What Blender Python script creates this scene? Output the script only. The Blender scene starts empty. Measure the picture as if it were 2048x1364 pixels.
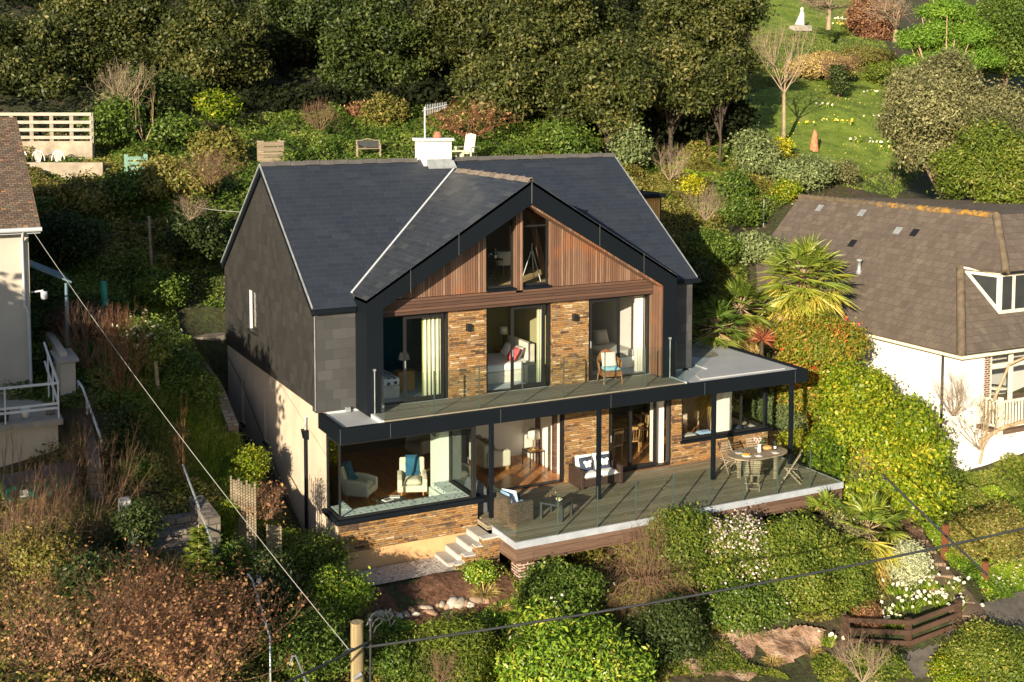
import bpy, math, random
import numpy as np
from mathutils import Vector, Matrix
R_ = math.radians
S = bpy.context.scene
# ---------------------------------------------------------------- camera
CF = 2459.2; CHY = 369.9; CCX = 1004.4; YAW = R_(26.767); PIT = R_(4.307)
CAM = np.array([-9.991, -30.616, 11.07])
cd = bpy.data.cameras.new('camera'); cam = bpy.data.objects.new('camera', cd); S.collection.objects.link(cam)
cam.location = CAM; cam.rotation_euler = (math.pi/2-PIT, 0, -YAW)
cd.sensor_width = 36; cd.lens = CF/2048*36
cd.shift_x = (1024-CCX)/2048; cd.shift_y = (CHY-682)/2048
cd.clip_start = .5; cd.clip_end = 2000
S.camera = cam
# ---------------------------------------------------------------- world, sun, exposure
SUN_EL = 15.0; SUN_AZ = 48.5       # light travels towards +x sin, +y cos
w = bpy.data.worlds.new('World'); S.world = w; w.use_nodes = True
nt = w.node_tree; bg = nt.nodes['Background']
sk = nt.nodes.new('ShaderNodeTexSky'); sk.sky_type = 'NISHITA'; sk.sun_disc = False
sk.sun_elevation = R_(SUN_EL); sk.sun_rotation = R_(180+SUN_AZ); sk.altitude = 50
nt.links.new(sk.outputs[0], bg.inputs[0]); bg.inputs[1].default_value = 0.068
sl = bpy.data.lights.new('sun', 'SUN'); sl.energy = 5.0; sl.angle = R_(.5); sl.color = (1, .84, .6)
so = bpy.data.objects.new('sun', sl); S.collection.objects.link(so)
sd = Vector((math.sin(R_(SUN_AZ))*math.cos(R_(SUN_EL)), math.cos(R_(SUN_AZ))*math.cos(R_(SUN_EL)), -math.sin(R_(SUN_EL))))
so.rotation_euler = sd.to_track_quat('-Z', 'Y').to_euler(); so.location = (-30, -30, 30)
S.view_settings.view_transform = 'Standard'; S.view_settings.look = 'None'; S.view_settings.gamma = 1
S.view_settings.exposure = 0.95
S.render.engine = 'CYCLES'
S.cycles.max_bounces = 7; S.cycles.transparent_max_bounces = 14; S.cycles.diffuse_bounces = 3

_fw = np.array([math.sin(YAW), math.cos(YAW), 0]); _r = np.array([math.cos(YAW), -math.sin(YAW), 0]); _u = np.array([0, 0, 1.])
_FW = _fw*math.cos(PIT)-_u*math.sin(PIT); _UP = _u*math.cos(PIT)+_fw*math.sin(PIT)
def ray(u, v): return _FW+(u-CCX)/CF*_r-(v-CHY)/CF*_UP
def at(u, v, d=None, x=None, y=None, z=None):
    r = ray(u, v)
    t = d if d is not None else ((x-CAM[0])/r[0] if x is not None else ((y-CAM[1])/r[1] if y is not None else (z-CAM[2])/r[2]))
    return CAM+t*r

# ---------------------------------------------------------------- naming
def tag(o, label=None, cat=None, group=None, kind=None):
    if label: o['label'] = label
    if cat: o['category'] = cat
    if group: o['group'] = group
    if kind: o['kind'] = kind
    return o
def thing(name, label, cat, loc=(0, 0, 0), rz=0, group=None):
    o = bpy.data.objects.new(name, None); S.collection.objects.link(o)
    o.empty_display_size = .2; o.location = loc; o.rotation_euler = (0, 0, rz)
    return tag(o, label, cat, group)
def place(root, loc, rz=0, s=1):
    root.location = loc; root.rotation_euler = (0, 0, rz); root.scale = (s, s, s); return root
def kids(o): return [c for c in S.collection.objects if c.parent is o]
def dup(root, loc, rz=0, s=None, label=None, group=None):
    def cp(o, par):
        c = o.copy(); S.collection.objects.link(c); c.parent = par
        for k in kids(o): cp(k, c)
        return c
    r = cp(root, None); r.location = loc; r.rotation_euler = (0, 0, rz)
    if s is not None: r.scale = (s, s, s) if not hasattr(s, '__len__') else s
    if label: r['label'] = label
    if group: r['group'] = group
    return r

# ---------------------------------------------------------------- mesh builder
def worldloc(o):
    v = Vector((0, 0, 0))
    while o is not None: v += o.location; o = o.parent
    return v
class MB:
    def __init__(s): s.v = []; s.f = []; s.sm = []
    def add(s, vs, fs, smooth=False):
        b = len(s.v); s.v += [tuple(map(float, p)) for p in vs]
        for f in fs: s.f.append([i+b for i in f]); s.sm.append(smooth)
        return s
    def box(s, x0, x1, y0, y1, z0, z1):
        if x0 > x1: x0, x1 = x1, x0
        if y0 > y1: y0, y1 = y1, y0
        if z0 > z1: z0, z1 = z1, z0
        return s.add([(x0,y0,z0),(x1,y0,z0),(x1,y1,z0),(x0,y1,z0),(x0,y0,z1),(x1,y0,z1),(x1,y1,z1),(x0,y1,z1)],
                     [(0,3,2,1),(4,5,6,7),(0,1,5,4),(1,2,6,5),(2,3,7,6),(3,0,4,7)])
    def bar(s, a, b, w, h, up=(0, 0, 1)):          # rectangular bar from a to b
        a = Vector(a); b = Vector(b); d = (b-a).normalized(); up = Vector(up)
        if abs(d.dot(up)) > .98: up = Vector((0, 1, 0))
        x = d.cross(up).normalized()*w/2; z = x.cross(d).normalized()*h/2
        P = [a-x-z, a+x-z, a+x+z, a-x+z, b-x-z, b+x-z, b+x+z, b-x+z]
        return s.add(P, [(0,3,2,1)[::-1],(4,5,6,7)[::-1],(0,1,5,4)[::-1],(1,2,6,5)[::-1],(2,3,7,6)[::-1],(3,0,4,7)[::-1]])
    def prism(s, pts, ext):
        n = len(pts); P = [Vector(p) for p in pts]; e = Vector(ext)
        nrm = Vector((0, 0, 0))
        for i in range(n): nrm += P[i].cross(P[(i+1) % n])
        if nrm.dot(e) > 0: P = P[::-1]
        Q = [p+e for p in P]
        return s.add(P+Q, [tuple(range(n)), tuple(range(2*n-1, n-1, -1))]+[((i+1) % n, i, i+n, (i+1) % n+n) for i in range(n)])
    def tube(s, pts, rad, n=6, cap=True, smooth=True):
        P = [Vector(p) for p in pts]; m = len(P)
        if not hasattr(rad, '__len__'): rad = [rad]*m
        prev = None; V = []; F = []
        for i, p in enumerate(P):
            d = (P[min(i+1, m-1)]-P[max(i-1, 0)]).normalized()
            if prev is None: prev = d.orthogonal().normalized()
            x = (prev-d*prev.dot(d))
            x = x.normalized() if x.length > 1e-6 else d.orthogonal().normalized()
            y = d.cross(x); prev = x
            for k in range(n):
                a = 2*math.pi*k/n; V.append(p+(x*math.cos(a)+y*math.sin(a))*rad[i])
        for i in range(m-1):
            for k in range(n): F.append((i*n+k, i*n+(k+1) % n, (i+1)*n+(k+1) % n, (i+1)*n+k))
        s.add(V, F, smooth)
        if cap: s.add(V[:n], [tuple(range(n-1, -1, -1))]); s.add(V[-n:], [tuple(range(n))])
        return s
    def lathe(s, prof, c=(0, 0, 0), n=20, smooth=True):
        V = []; F = []; m = len(prof)
        for r, z in prof:
            for k in range(n):
                a = 2*math.pi*k/n; V.append((c[0]+r*math.cos(a), c[1]+r*math.sin(a), c[2]+z))
        for i in range(m-1):
            for k in range(n): F.append((i*n+k, i*n+(k+1) % n, (i+1)*n+(k+1) % n, (i+1)*n+k))
        if prof[0][0] > 1e-4: F.append(tuple(range(n-1, -1, -1)))
        if prof[-1][0] > 1e-4: F.append(tuple((m-1)*n+k for k in range(n)))
        return s.add(V, F, smooth)
    def ball(s, c, r, nu=12, nv=8, jit=0, seed=0):
        rr = r if hasattr(r, '__len__') else (r, r, r); rng = random.Random(seed); V = []; F = []
        for j in range(nv+1):
            t = math.pi*j/nv
            for i in range(nu):
                a = 2*math.pi*i/nu; k = 1+(rng.random()-.5)*jit
                V.append((c[0]+rr[0]*math.sin(t)*math.cos(a)*k, c[1]+rr[1]*math.sin(t)*math.sin(a)*k, c[2]+rr[2]*math.cos(t)*k))
        for j in range(nv):
            for i in range(nu): F.append((j*nu+i, (j+1)*nu+i, (j+1)*nu+(i+1) % nu, j*nu+(i+1) % nu))
        return s.add(V, F, True)
    def cushion(s, c, sx, sy, sz, rx=0, ry=0, rz=0, n=8, p=.35):   # puffy rounded slab
        M = Matrix.Translation(c) @ Matrix.Rotation(rz, 4, 'Z') @ Matrix.Rotation(ry, 4, 'Y') @ Matrix.Rotation(rx, 4, 'X')
        V = []; F = []
        for sgn in (1, -1):
            for j in range(n+1):
                for i in range(n+1):
                    a = i/n*2-1; b = j/n*2-1
                    t = (max(0, 1-abs(a)**4)*max(0, 1-abs(b)**4))**p
                    V.append(M @ Vector((a*sx/2, b*sy/2, sgn*(sz/2)*t)))
        o = (n+1)*(n+1)
        for j in range(n):
            for i in range(n):
                q = (j*(n+1)+i, j*(n+1)+i+1, (j+1)*(n+1)+i+1, (j+1)*(n+1)+i)
                F.append(q); F.append(tuple(k+o for k in q[::-1]))
        return s.add(V, F, True)
    def build(s, name, mat, parent=None, bevel=0, label=None, org=None):
        V = np.array(s.v, dtype=np.float64)
        # metric uv from world geometry
        uvs = []
        for f in s.f:
            P = V[f]; n = np.zeros(3)
            for i in range(len(f)): n += np.cross(P[i], P[(i+1) % len(f)])
            l = np.linalg.norm(n); n = n/l if l > 1e-12 else np.array([0, 0, 1.])
            if abs(n[2]) > .95: a = np.array([1., 0, 0]); b = np.array([0, 1., 0])
            else:
                a = np.cross([0, 0, 1.], n); a /= np.linalg.norm(a); b = np.cross(n, a)
                if abs(a[0]) >= abs(a[1]): a = a*np.sign(a[0])
                else: a = a*np.sign(a[1])
            uvs.append(np.stack([P@a, P@b], 1))
        o_ = np.array(org if org is not None else (worldloc(parent) if parent is not None else (0, 0, 0)), dtype=float)
        me = bpy.data.meshes.new(name); me.from_pydata((V-o_).tolist(), [], s.f)
        uvl = me.uv_layers.new(name='UVMap'); uvl.data.foreach_set('uv', np.concatenate(uvs).ravel())
        me.polygons.foreach_set('use_smooth', s.sm)
        me.materials.append(mat); me.validate(); me.update()
        o = bpy.data.objects.new(name, me); S.collection.objects.link(o)
        if parent is not None: o.parent = parent
        elif org is not None: o.location = org
        if bevel:
            b = o.modifiers.new('b', 'BEVEL'); b.width = bevel; b.segments = 2; b.limit_method = 'ANGLE'; b.angle_limit = R_(40)
        if label: o['label'] = label
        return o
def wall_holes(mb, axis, p0, p1, a0, a1, z0, z1, holes):
    A = sorted({a0, a1, *[h[0] for h in holes], *[h[1] for h in holes]}); Z = sorted({z0, z1, *[h[2] for h in holes], *[h[3] for h in holes]})
    for i in range(len(A)-1):
        for j in range(len(Z)-1):
            ca = (A[i]+A[i+1])/2; cz = (Z[j]+Z[j+1])/2
            if any(h[0] < ca < h[1] and h[2] < cz < h[3] for h in holes): continue
            if axis == 'x': mb.box(p0, p1, A[i], A[i+1], Z[j], Z[j+1])
            else: mb.box(A[i], A[i+1], p0, p1, Z[j], Z[j+1])
    return mb

# ---------------------------------------------------------------- materials
def NM(name):
    m = bpy.data.materials.new(name); m.use_nodes = True; t = m.node_tree
    return m, t, t.nodes['Principled BSDF'], t.nodes['Material Output']
def N(t, typ, **kw):
    n = t.nodes.new('ShaderNode'+typ)
    for k, v in kw.items():
        if isinstance(k, str) and hasattr(n, k): setattr(n, k, v)
        else: n.inputs[k].default_value = v
    return n
def setin(n, **kw):
    for k, v in kw.items(): n.inputs[k.replace('_', ' ')].default_value = v
def c4(c): return (c[0], c[1], c[2], 1)
def ramp(t, fac, cols, interp='LINEAR'):
    r = t.nodes.new('ShaderNodeValToRGB'); r.color_ramp.interpolation = interp
    e = r.color_ramp.elements
    while len(e) < len(cols): e.new(.5)
    for i, (p, c) in enumerate(cols): e[i].position = p; e[i].color = c4(c)
    t.links.new(fac, r.inputs[0]); return r.outputs[0]
def mixc(t, fac, a, b, mode='MIX'):
    m = t.nodes.new('ShaderNodeMix'); m.data_type = 'RGBA'; m.blend_type = mode
    for i, x in ((0, fac), (6, a), (7, b)):
        if hasattr(x, 'is_linked') or hasattr(x, 'links'): t.links.new(x, m.inputs[i])
        elif i == 0: m.inputs[0].default_value = x
        else: m.inputs[i].default_value = c4(x)
    return m.outputs[2]
def noise(t, vec, scale, detail=4, rough=.55, out=0):
    n = t.nodes.new('ShaderNodeTexNoise'); n.inputs['Scale'].default_value = scale
    n.inputs['Detail'].default_value = detail; n.inputs['Roughness'].default_value = rough
    if vec is not None: t.links.new(vec, n.inputs['Vector'])
    return n.outputs[out]
def bump(t, p, h, strength=.3, dist=.02):
    b = t.nodes.new('ShaderNodeBump'); b.inputs['Strength'].default_value = strength; b.inputs['Distance'].default_value = dist
    t.links.new(h, b.inputs['Height']); t.links.new(b.outputs[0], p.inputs['Normal']); return b
def mapping(t, vec, scale=(1, 1, 1), loc=(0, 0, 0), rot=(0, 0, 0)):
    m = t.nodes.new('ShaderNodeMapping'); m.inputs['Scale'].default_value = scale; m.inputs['Location'].default_value = loc; m.inputs['Rotation'].default_value = rot
    t.links.new(vec, m.inputs[0]); return m.outputs[0]
def uvo(t): return t.nodes.new('ShaderNodeTexCoord').outputs['UV']
def obo(t): return t.nodes.new('ShaderNodeTexCoord').outputs['Object']
def mth(t, op, a, b=None):
    m = t.nodes.new('ShaderNodeMath'); m.operation = op
    for i, x in enumerate((a, b)):
        if x is None: continue
        if hasattr(x, 'links'): t.links.new(x, m.inputs[i])
        else: m.inputs[i].default_value = x
    return m.outputs[0]
def plain(name, col, rough=.6, metal=0, var=.15, scale=3, bmp=0, spec=None):
    m, t, p, o = NM(name); p.inputs['Roughness'].default_value = rough; p.inputs['Metallic'].default_value = metal
    if spec is not None: p.inputs['Specular IOR Level'].default_value = spec
    n = noise(t, obo(t), scale)
    dk = [c*(1-var) for c in col]; lt = [min(1, c*(1+var)) for c in col]
    t.links.new(ramp(t, n, [(.3, dk), (.7, lt)]), p.inputs['Base Color'])
    if bmp: bump(t, p, noise(t, obo(t), scale*12, 3), bmp, .01)
    return m
def brick(t, vec, w, h, mortar, offset=.5, squash=1, sqf=2, smooth=.1, bias=0):
    b = t.nodes.new('ShaderNodeTexBrick'); b.offset = offset; b.squash = squash; b.squash_frequency = sqf
    b.inputs['Color1'].default_value = (0, 0, 0, 1); b.inputs['Color2'].default_value = (1, 1, 1, 1); b.inputs['Mortar'].default_value = (.5, .5, .5, 1)
    setin(b, Scale=1, Mortar_Size=mortar, Mortar_Smooth=smooth, Bias=bias, Brick_Width=w, Row_Height=h)
    t.links.new(vec, b.inputs['Vector']); return b
def distort(t, vec, scale, amt):
    n = noise(t, vec, scale, 2, .5, 1); s = t.nodes.new('ShaderNodeVectorMath'); s.operation = 'SUBTRACT'
    t.links.new(n, s.inputs[0]); s.inputs[1].default_value = (.5, .5, .5)
    k = t.nodes.new('ShaderNodeVectorMath'); k.operation = 'MULTIPLY_ADD'; t.links.new(s.outputs[0], k.inputs[0])
    k.inputs[1].default_value = amt if hasattr(amt, '__len__') else (amt, amt, amt); t.links.new(vec, k.inputs[2]); return k.outputs[0]
def tiles(name, w, h, mortar, cols, joint, rough=.6, dist=.004, bstr=.5, dscale=2, damt=.01, stain=None, offset=.5, rot=False, grain=None, spec=.5, squash=1, sqf=2):
    """bricks, slates, boards, slats: one random shade per piece from a ramp, joints darker or lighter"""
    m, t, p, o = NM(name); uv = uvo(t)
    if rot: uv = mapping(t, uv, rot=(0, 0, math.pi/2))
    vec = distort(t, uv, dscale, damt) if damt else uv
    b = brick(t, vec, w, h, mortar, offset, squash, sqf)
    col = ramp(t, b.outputs[0], cols)
    if grain:   # stretched grain along the piece
        g = noise(t, mapping(t, uv, (grain[0], grain[1], 1)), 1, 5, .65)
        col = mixc(t, grain[2], col, ramp(t, g, [(.3, (.25,)*3), (.7, (.9,)*3)]), 'OVERLAY')
    if stain:
        s = ramp(t, noise(t, uv, stain[0], 5, .6), [(stain[1], (0, 0, 0)), (stain[2], (1, 1, 1))])
        col = mixc(t, s, col, stain[3])
    col = mixc(t, b.outputs[1], col, joint)
    t.links.new(col, p.inputs['Base Color']); p.inputs['Roughness'].default_value = rough; p.inputs['Specular IOR Level'].default_value = spec
    hgt = mth(t, 'SUBTRACT', mth(t, 'MULTIPLY', b.outputs[0], .6), mth(t, 'MULTIPLY', b.outputs[1], 1.0))
    hgt = mth(t, 'ADD', hgt, mth(t, 'MULTIPLY', noise(t, uv, 14, 4), .5))
    bump(t, p, hgt, bstr, dist); return m
def glassmat(name, tint=(1, 1, 1), base=.06, rough=.0):
    m, t, p, o = NM(name); t.nodes.remove(p)
    tr = N(t, 'BsdfTransparent'); tr.inputs[0].default_value = c4(tint); gl = N(t, 'BsdfGlossy'); gl.inputs['Roughness'].default_value = rough
    fr = N(t, 'LayerWeight'); fr.inputs['Blend'].default_value = .5
    mx = N(t, 'MixShader'); t.links.new(mth(t, 'ADD', mth(t, 'MULTIPLY', mth(t, 'POWER', fr.outputs['Facing'], 4.5), .75), base), mx.inputs[0])
    t.links.new(tr.outputs[0], mx.inputs[1]); t.links.new(gl.outputs[0], mx.inputs[2]); t.links.new(mx.outputs[0], o.inputs[0]); return m

M = {}
M['roof_slate'] = tiles('roof_slate', .36, .19, .003, [(0, (.022, .029, .045)), (.5, (.0245, .032, .049)), (.95, (.028, .036, .054)), (1, (.034, .042, .06))], (.05, .06, .078), .55, .004, .5, 3, .02, stain=(.9, .52, .8, (.036, .043, .055)), squash=1.3, sqf=3, spec=.35)
M['roof_slate_mossy'] = tiles('roof_slate_mossy', .36, .19, .0035, [(0, (.024, .029, .04)), (.8, (.034, .04, .052)), (1, (.055, .06, .066))], (.075, .08, .085), .5, .006, .6, 3, .012, stain=(5, .66, .74, (.2, .19, .13)), squash=1.5, sqf=3)
M['wall_slate'] = tiles('wall_slate', .26, .30, .003, [(0, (.022, .0215, .022)), (.6, (.03, .029, .029)), (1, (.041, .039, .038))], (.014, .014, .015), .62, .008, .6, 3, .02, stain=(.6, .45, .8, (.036, .034, .032)))
M['front_slate'] = tiles('front_slate', .42, .27, .003, [(0, (.045, .047, .052)), (.6, (.055, .057, .062)), (1, (.072, .074, .08))], (.028, .029, .032), .62, .006, .5, 3, .012)
M['render_cream'] = plain('render_cream', (.55, .46, .37), .85, var=.12, scale=1.3, bmp=.15)
M['render_peach'] = plain('render_peach', (.6, .36, .18), .85, var=.14, scale=1.6, bmp=.12)
M['black_metal'] = plain('black_metal', (.005, .008, .013), .55, .0, var=.12, scale=.7, spec=.18)
M['black_matt'] = plain('black_matt', (.012, .012, .014), .5, var=.1)
M['white_trim'] = plain('white_trim', (.5, .54, .6), .45, var=.05)
M['white_wall'] = plain('white_wall', (.8, .79, .76), .8, var=.03, scale=.7, bmp=.15)
M['lead'] = plain('lead', (.3, .33, .36), .5, .2, var=.25, scale=4)
M['ridge_tile'] = plain('ridge_tile', (.1, .095, .095), .7, var=.25, scale=3, bmp=.2)
M['timber_slats'] = tiles('timber_slats', 30, .075, .007, [(0, (.115, .06, .04)), (.35, (.15, .083, .056)), (.7, (.2, .12, .083)), (1, (.25, .165, .12))], (.035, .017, .012), .6, .01, .7, 1, 0, rot=True, offset=0, grain=(2.0, 50, .5), stain=(.8, .52, .75, (.3, .11, .04)))
M['timber_beam'] = tiles('timber_beam', 30, .09, .006, [(0, (.065, .035, .026)), (.5, (.095, .05, .036)), (1, (.13, .075, .055))], (.015, .009, .008), .6, .01, .7, 1, 0, offset=0, grain=(1.5, 50, .55))
M['deck_boards'] = tiles('deck_boards', 4.2, .125, .006, [(0, (.19, .165, .11)), (.5, (.24, .21, .145)), (1, (.29, .255, .185))], (.02, .018, .015), .65, .008, .7, 1, 0, offset=.37, grain=(2.0, 40, .6), stain=(.8, .5, .8, (.19, .18, .12)))
M['deck_dark'] = tiles('deck_dark', 4.2, .125, .007, [(0, (.15, .14, .11)), (.5, (.19, .18, .145)), (1, (.24, .225, .185))], (.015, .015, .015), .65, .008, .7, 1, 0, offset=.37, grain=(2, 40, .6))
M['skirt_wood'] = tiles('skirt_wood', 3, .2, .004, [(0, (.09, .05, .035)), (1, (.15, .095, .07))], (.02, .012, .01), .7, .006, .5, 1, 0, grain=(1.5, 30, .6))
def stone_mat():
    m, t, p, o = NM('ledge_stone'); uv = uvo(t); vec = distort(t, uv, 5, (.05, .012, 0))
    b = brick(t, vec, .27, .055, .0035, .43, 1.6, 3, .2); b2 = brick(t, mapping(t, vec, loc=(.13, .02, 0)), .41, .11, .001, .3, .6, 2, .2)
    n = noise(t, mapping(t, uv, (9, 22, 1)), 1, 4, .6)
    f = mth(t, 'ADD', mth(t, 'ADD', mth(t, 'MULTIPLY', b.outputs[0], .55), mth(t, 'MULTIPLY', b2.outputs[0], .3)), mth(t, 'SUBTRACT', mth(t, 'MULTIPLY', n, .6), .18))
    col = ramp(t, f, [(.15, (.05, .033, .024)), (.32, (.13, .08, .048)), (.42, (.26, .135, .05)), (.54, (.38, .2, .06)), (.64, (.28, .175, .09)), (.72, (.18, .14, .1)), (.8, (.42, .25, .08)), (.95, (.55, .46, .34))])
    col = mixc(t, mth(t, 'MULTIPLY', b.outputs[1], .85), col, (.06, .04, .03))
    t.links.new(col, p.inputs['Base Color']); p.inputs['Roughness'].default_value = .8
    hgt = mth(t, 'ADD', mth(t, 'SUBTRACT', b.outputs[0], mth(t, 'MULTIPLY', b.outputs[1], 1.6)), mth(t, 'MULTIPLY', n, 1.2))
    bump(t, p, hgt, .9, .02); return m
M['stone'] = stone_mat()
M['flat_roof'] = plain('flat_roof', (.4, .42, .45), .5, var=.12, scale=.8)
M['flat_roof_stain'] = plain('flat_roof_stain', (.22, .2, .15), .7, var=.3, scale=2)
M['glass'] = glassmat('window_glass', (.95, .97, .97), .03)
M['glass_rail'] = glassmat('rail_glass', (.935, .97, .962), .04)
M['wood_floor'] = tiles('wood_floor', 1.1, .12, .002, [(0, (.3, .12, .035)), (1, (.48, .22, .075))], (.1, .05, .02), .3, .002, .2, 1, 0, rot=True)
M['carpet_blue'] = plain('carpet_blue', (.45, .5, .54), .9, var=.05, scale=4)
M['carpet_tan'] = plain('carpet_tan', (.5, .36, .17), .9, var=.05, scale=4)
M['wall_teal'] = plain('wall_teal', (.02, .13, .19), .8, var=.03)
M['wall_olive'] = plain('wall_olive', (.32, .3, .17), .8, var=.03)
M['wall_grey'] = plain('wall_grey', (.5, .49, .48), .8, var=.03)
M['wall_sage'] = plain('wall_sage', (.55, .66, .58), .8, var=.03)
M['wall_white'] = plain('wall_white', (.74, .7, .66), .8, var=.03)
M['glass_edge'] = plain('glass_edge', (.05, .075, .07), .4)
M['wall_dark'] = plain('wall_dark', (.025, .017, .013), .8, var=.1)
M['ceiling'] = plain('ceiling', (.7, .69, .66), .85, var=.02)
# ================================================================ MAIN HOUSE
H = thing('slate_house', 'large modern house with dark slate roof, timber gable, stone panels and glass balcony', 'house')
M['seam'] = plain('seam', (.1, .11, .12), .5)
XG = 5.91; L = 11.9; YR = 4.7; ZR = 8.97
def zM(y): return 5.56+.7255*min(y, 2*YR-y)
def zG(x): return 8.66-.608*abs(x-XG)
# ---- lower side wall, cream render, narrow windows
m = MB(); wall_holes(m, 'x', 0, .3, .0, 9.4, -1.4, 2.75, [(4.72, 5.1, .6, 1.95), (7.3, 7.65, .55, 1.95)])
m.box(.0, .3, -.7, -.003, -1.4, 2.255); m.box(0, .3, -1.56, -.703, -1.4, .17)
sidew = m.build('side_wall', M['render_cream'], H)
for (a, b, z0, z1) in ((4.72, 5.1, .6, 1.95), (7.3, 7.65, .55, 1.95)):
    m = MB(); m.box(.13, .17, a, a+.05, z0, z1); m.box(.13, .17, b-.05, b, z0, z1); m.box(.13, .17, a+.05, b-.05, z1-.05, z1); m.box(.13, .17, a+.05, b-.05, z0, z0+.05)
    wf = m.build('window', M['black_matt'], H); MB().box(.145, .155, a+.05, b-.05, z0+.05, z1-.05).build('pane', M['glass'], wf)
    MB().box(-.07, .13, a-.04, b+.04, z0-.06, z0-.003).build('sill', M['black_matt'], wf)
MB().box(.3, .34, .0, 9.3, -.25, 2.2).build('inner_wall', M['wall_white'], H)
# ---- slate gable wall (left) with window
m = MB(); x0, x1 = -.06, .24
WY0, WY1, WZ0, WZ1 = 5.4, 6.35, 3.82, 5.02
zr = lambda y: zM(y)-.16
m.prism([(x0, 0, 2.78), (x0, 4.7, 2.78), (x0, 4.7, zr(4.7)), (x0, 0, zr(0))], (x1-x0, 0, 0))
m.prism([(x0, 4.7, 2.78), (x0, WY0, 2.78), (x0, WY0, zr(WY0)), (x0, 4.7, zr(4.7))], (x1-x0, 0, 0))
m.prism([(x0, WY0, 2.78), (x0, WY1, 2.78), (x0, WY1, WZ0), (x0, WY0, WZ0)], (x1-x0, 0, 0))
m.prism([(x0, WY0, WZ1), (x0, WY1, WZ1), (x0, WY1, zr(WY1)), (x0, WY0, zr(WY0))], (x1-x0, 0, 0))
m.prism([(x0, WY1, 2.78), (x0, 9.4, 2.78), (x0, 9.4, zr(9.4)), (x0, WY1, zr(WY1))], (x1-x0, 0, 0))
m.build('gable_wall', M['wall_slate'], H)
m = MB(); f = .06
m.box(.02, .08, WY0, WY0+f, WZ0, WZ1); m.box(.02, .08, WY1-f, WY1, WZ0, WZ1); m.box(.02, .08, WY0+f, WY1-f, WZ1-f, WZ1); m.box(.02, .08, WY0+f, WY1-f, WZ0, WZ0+f); m.box(.02, .08, 5.82, 5.88, WZ0+f, WZ1-f)
wf = m.build('window', M['black_matt'], H); MB().box(.04, .05, WY0+f, WY1-f, WZ0+f, WZ1-f).build('pane', M['glass'], wf)
MB().box(.1, .12, WY0+.08, WY1-.3, WZ0+.1, WZ1-.05).build('blind', M['white_wall'], wf); m = MB(); m.box(-.055, .02, WY1-.012, WY1-.001, WZ0, WZ1); m.build('reveal', M['white_wall'], wf)
MB().box(-.14, .02, WY0-.05, WY1+.05, WZ0-.07, WZ0-.003).build('sill', M['black_matt'], wf)
m = MB(); m.box(-.075, -.06, -.075, -.03, 2.72, 5.42); m.build('corner_trim', M['lead'], H)
# ---- front slate returns
m = MB(); m.box(-.055, 1.07, -.055, .24, 2.66, 5.42); m.build('front_wall', M['front_slate'], H)
m = MB(); m.box(10.75, L+.02, -.055, .24, 2.66, 5.42); m.build('front_wall', M['front_slate'], H)
m = MB(); m.prism([(L-.2, .2, 2.7), (L-.2, 9.4, 2.7), (L-.2, 9.4, zr(9.4)), (L-.2, 4.7, zr(4.7)), (L-.2, .2, zr(0.2))], (.22, 0, 0)); m.build('gable_wall', M['wall_slate'], H)
m = MB(); m.box(.25, L-.2, 9.2, 9.4, -.4, 5.35); m.build('back_wall', M['render_cream'], H)
# ---- roof
rf = MB(); T = -.1
def slope(mb, pts, zf):
    mb.prism([(x, y, zf(x, y)) for x, y in pts], (0, 0, T))
e = .13
slope(rf, [(-e, -e), (1.06, -e), (1.06, .21), (XG, 4.27), (XG, YR), (-e, YR)], lambda x, y: zM(y))
slope(rf, [(L+e, -e), (L+e, YR), (XG, YR), (XG, 4.27), (10.76, .21), (10.76, -e)], lambda x, y: zM(y))
slope(rf, [(-e, YR), (L+e, YR), (L+e, 9.55), (-e, 9.55)], lambda x, y: zM(y))
roof = rf.build('roof', M['roof_slate'], H)
rg = MB()
slope(rg, [(1.06, -.9), (XG, -.9), (XG, 4.27), (1.06, .21)], lambda x, y: zG(x)+.003)
slope(rg, [(XG, -.9), (10.76, -.9), (10.76, .21), (XG, 4.27)], lambda x, y: zG(x)+.003)
groof = rg.build('roof', M['roof_slate_mossy'], H)
# ridge tiles
def ridge_tiles(mb, a, b, n, w=.13):
    a = Vector(a); b = Vector(b); d = (b-a)/n; side = d.normalized().cross(Vector((0, 0, 1)))*w
    for i in range(n):
        p = a+d*i; q = a+d*(i+1)-d*.02; lift = .012*(i % 2)
        z = Vector((0, 0, 1))
        P = [p-side-z*(.09-lift), p+z*(.035+lift), p+side-z*(.09-lift), q-side-z*(.09-lift), q+z*(.03+lift), q+side-z*(.09-lift)]
        mb.add(P, [(0, 1, 4, 3)[::-1], (1, 2, 5, 4)[::-1], (0, 2, 1), (3, 4, 5)])
        mb.bar(q-z*(.0-lift)+side*.0-d*.03, q+z*(.0+lift)+d*.0, w*.7, .1)
for a_, b_, n_ in ((-e, 4.85, 11), (6.0, L+e, 13)):
    m = MB(); ridge_tiles(m, (a_, YR, ZR+.03), (b_, YR, ZR+.03), n_); m.build('ridge', M['ridge_tile'], roof)
M['ridge_lichen'] = plain('ridge_lichen', (.17, .14, .12), .8, var=.4, scale=5, bmp=.3)
m = MB(); ridge_tiles(m, (XG, 4.0, 8.69), (XG, -.86, 8.69), 11, .11); m.build('ridge', M['ridge_lichen'], groof)
m = MB(); a0 = (1.06, .21, zG(1.06)+.035); a1 = (XG, 4.27, 8.695)
m.bar(a0, a1, .06, .03); m.build('valley_lead', M['white_trim'], groof)
m = MB(); m.bar((-e-.012, -e, zM(-e)-.01), (-e-.012, YR, zM(YR)-.01), .03, .05); m.bar((-e-.012, YR, zM(YR)-.01), (-e-.012, 9.5, zM(9.5)-.01), .03, .05); m.build('verge_trim', M['lead'], roof)
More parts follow.
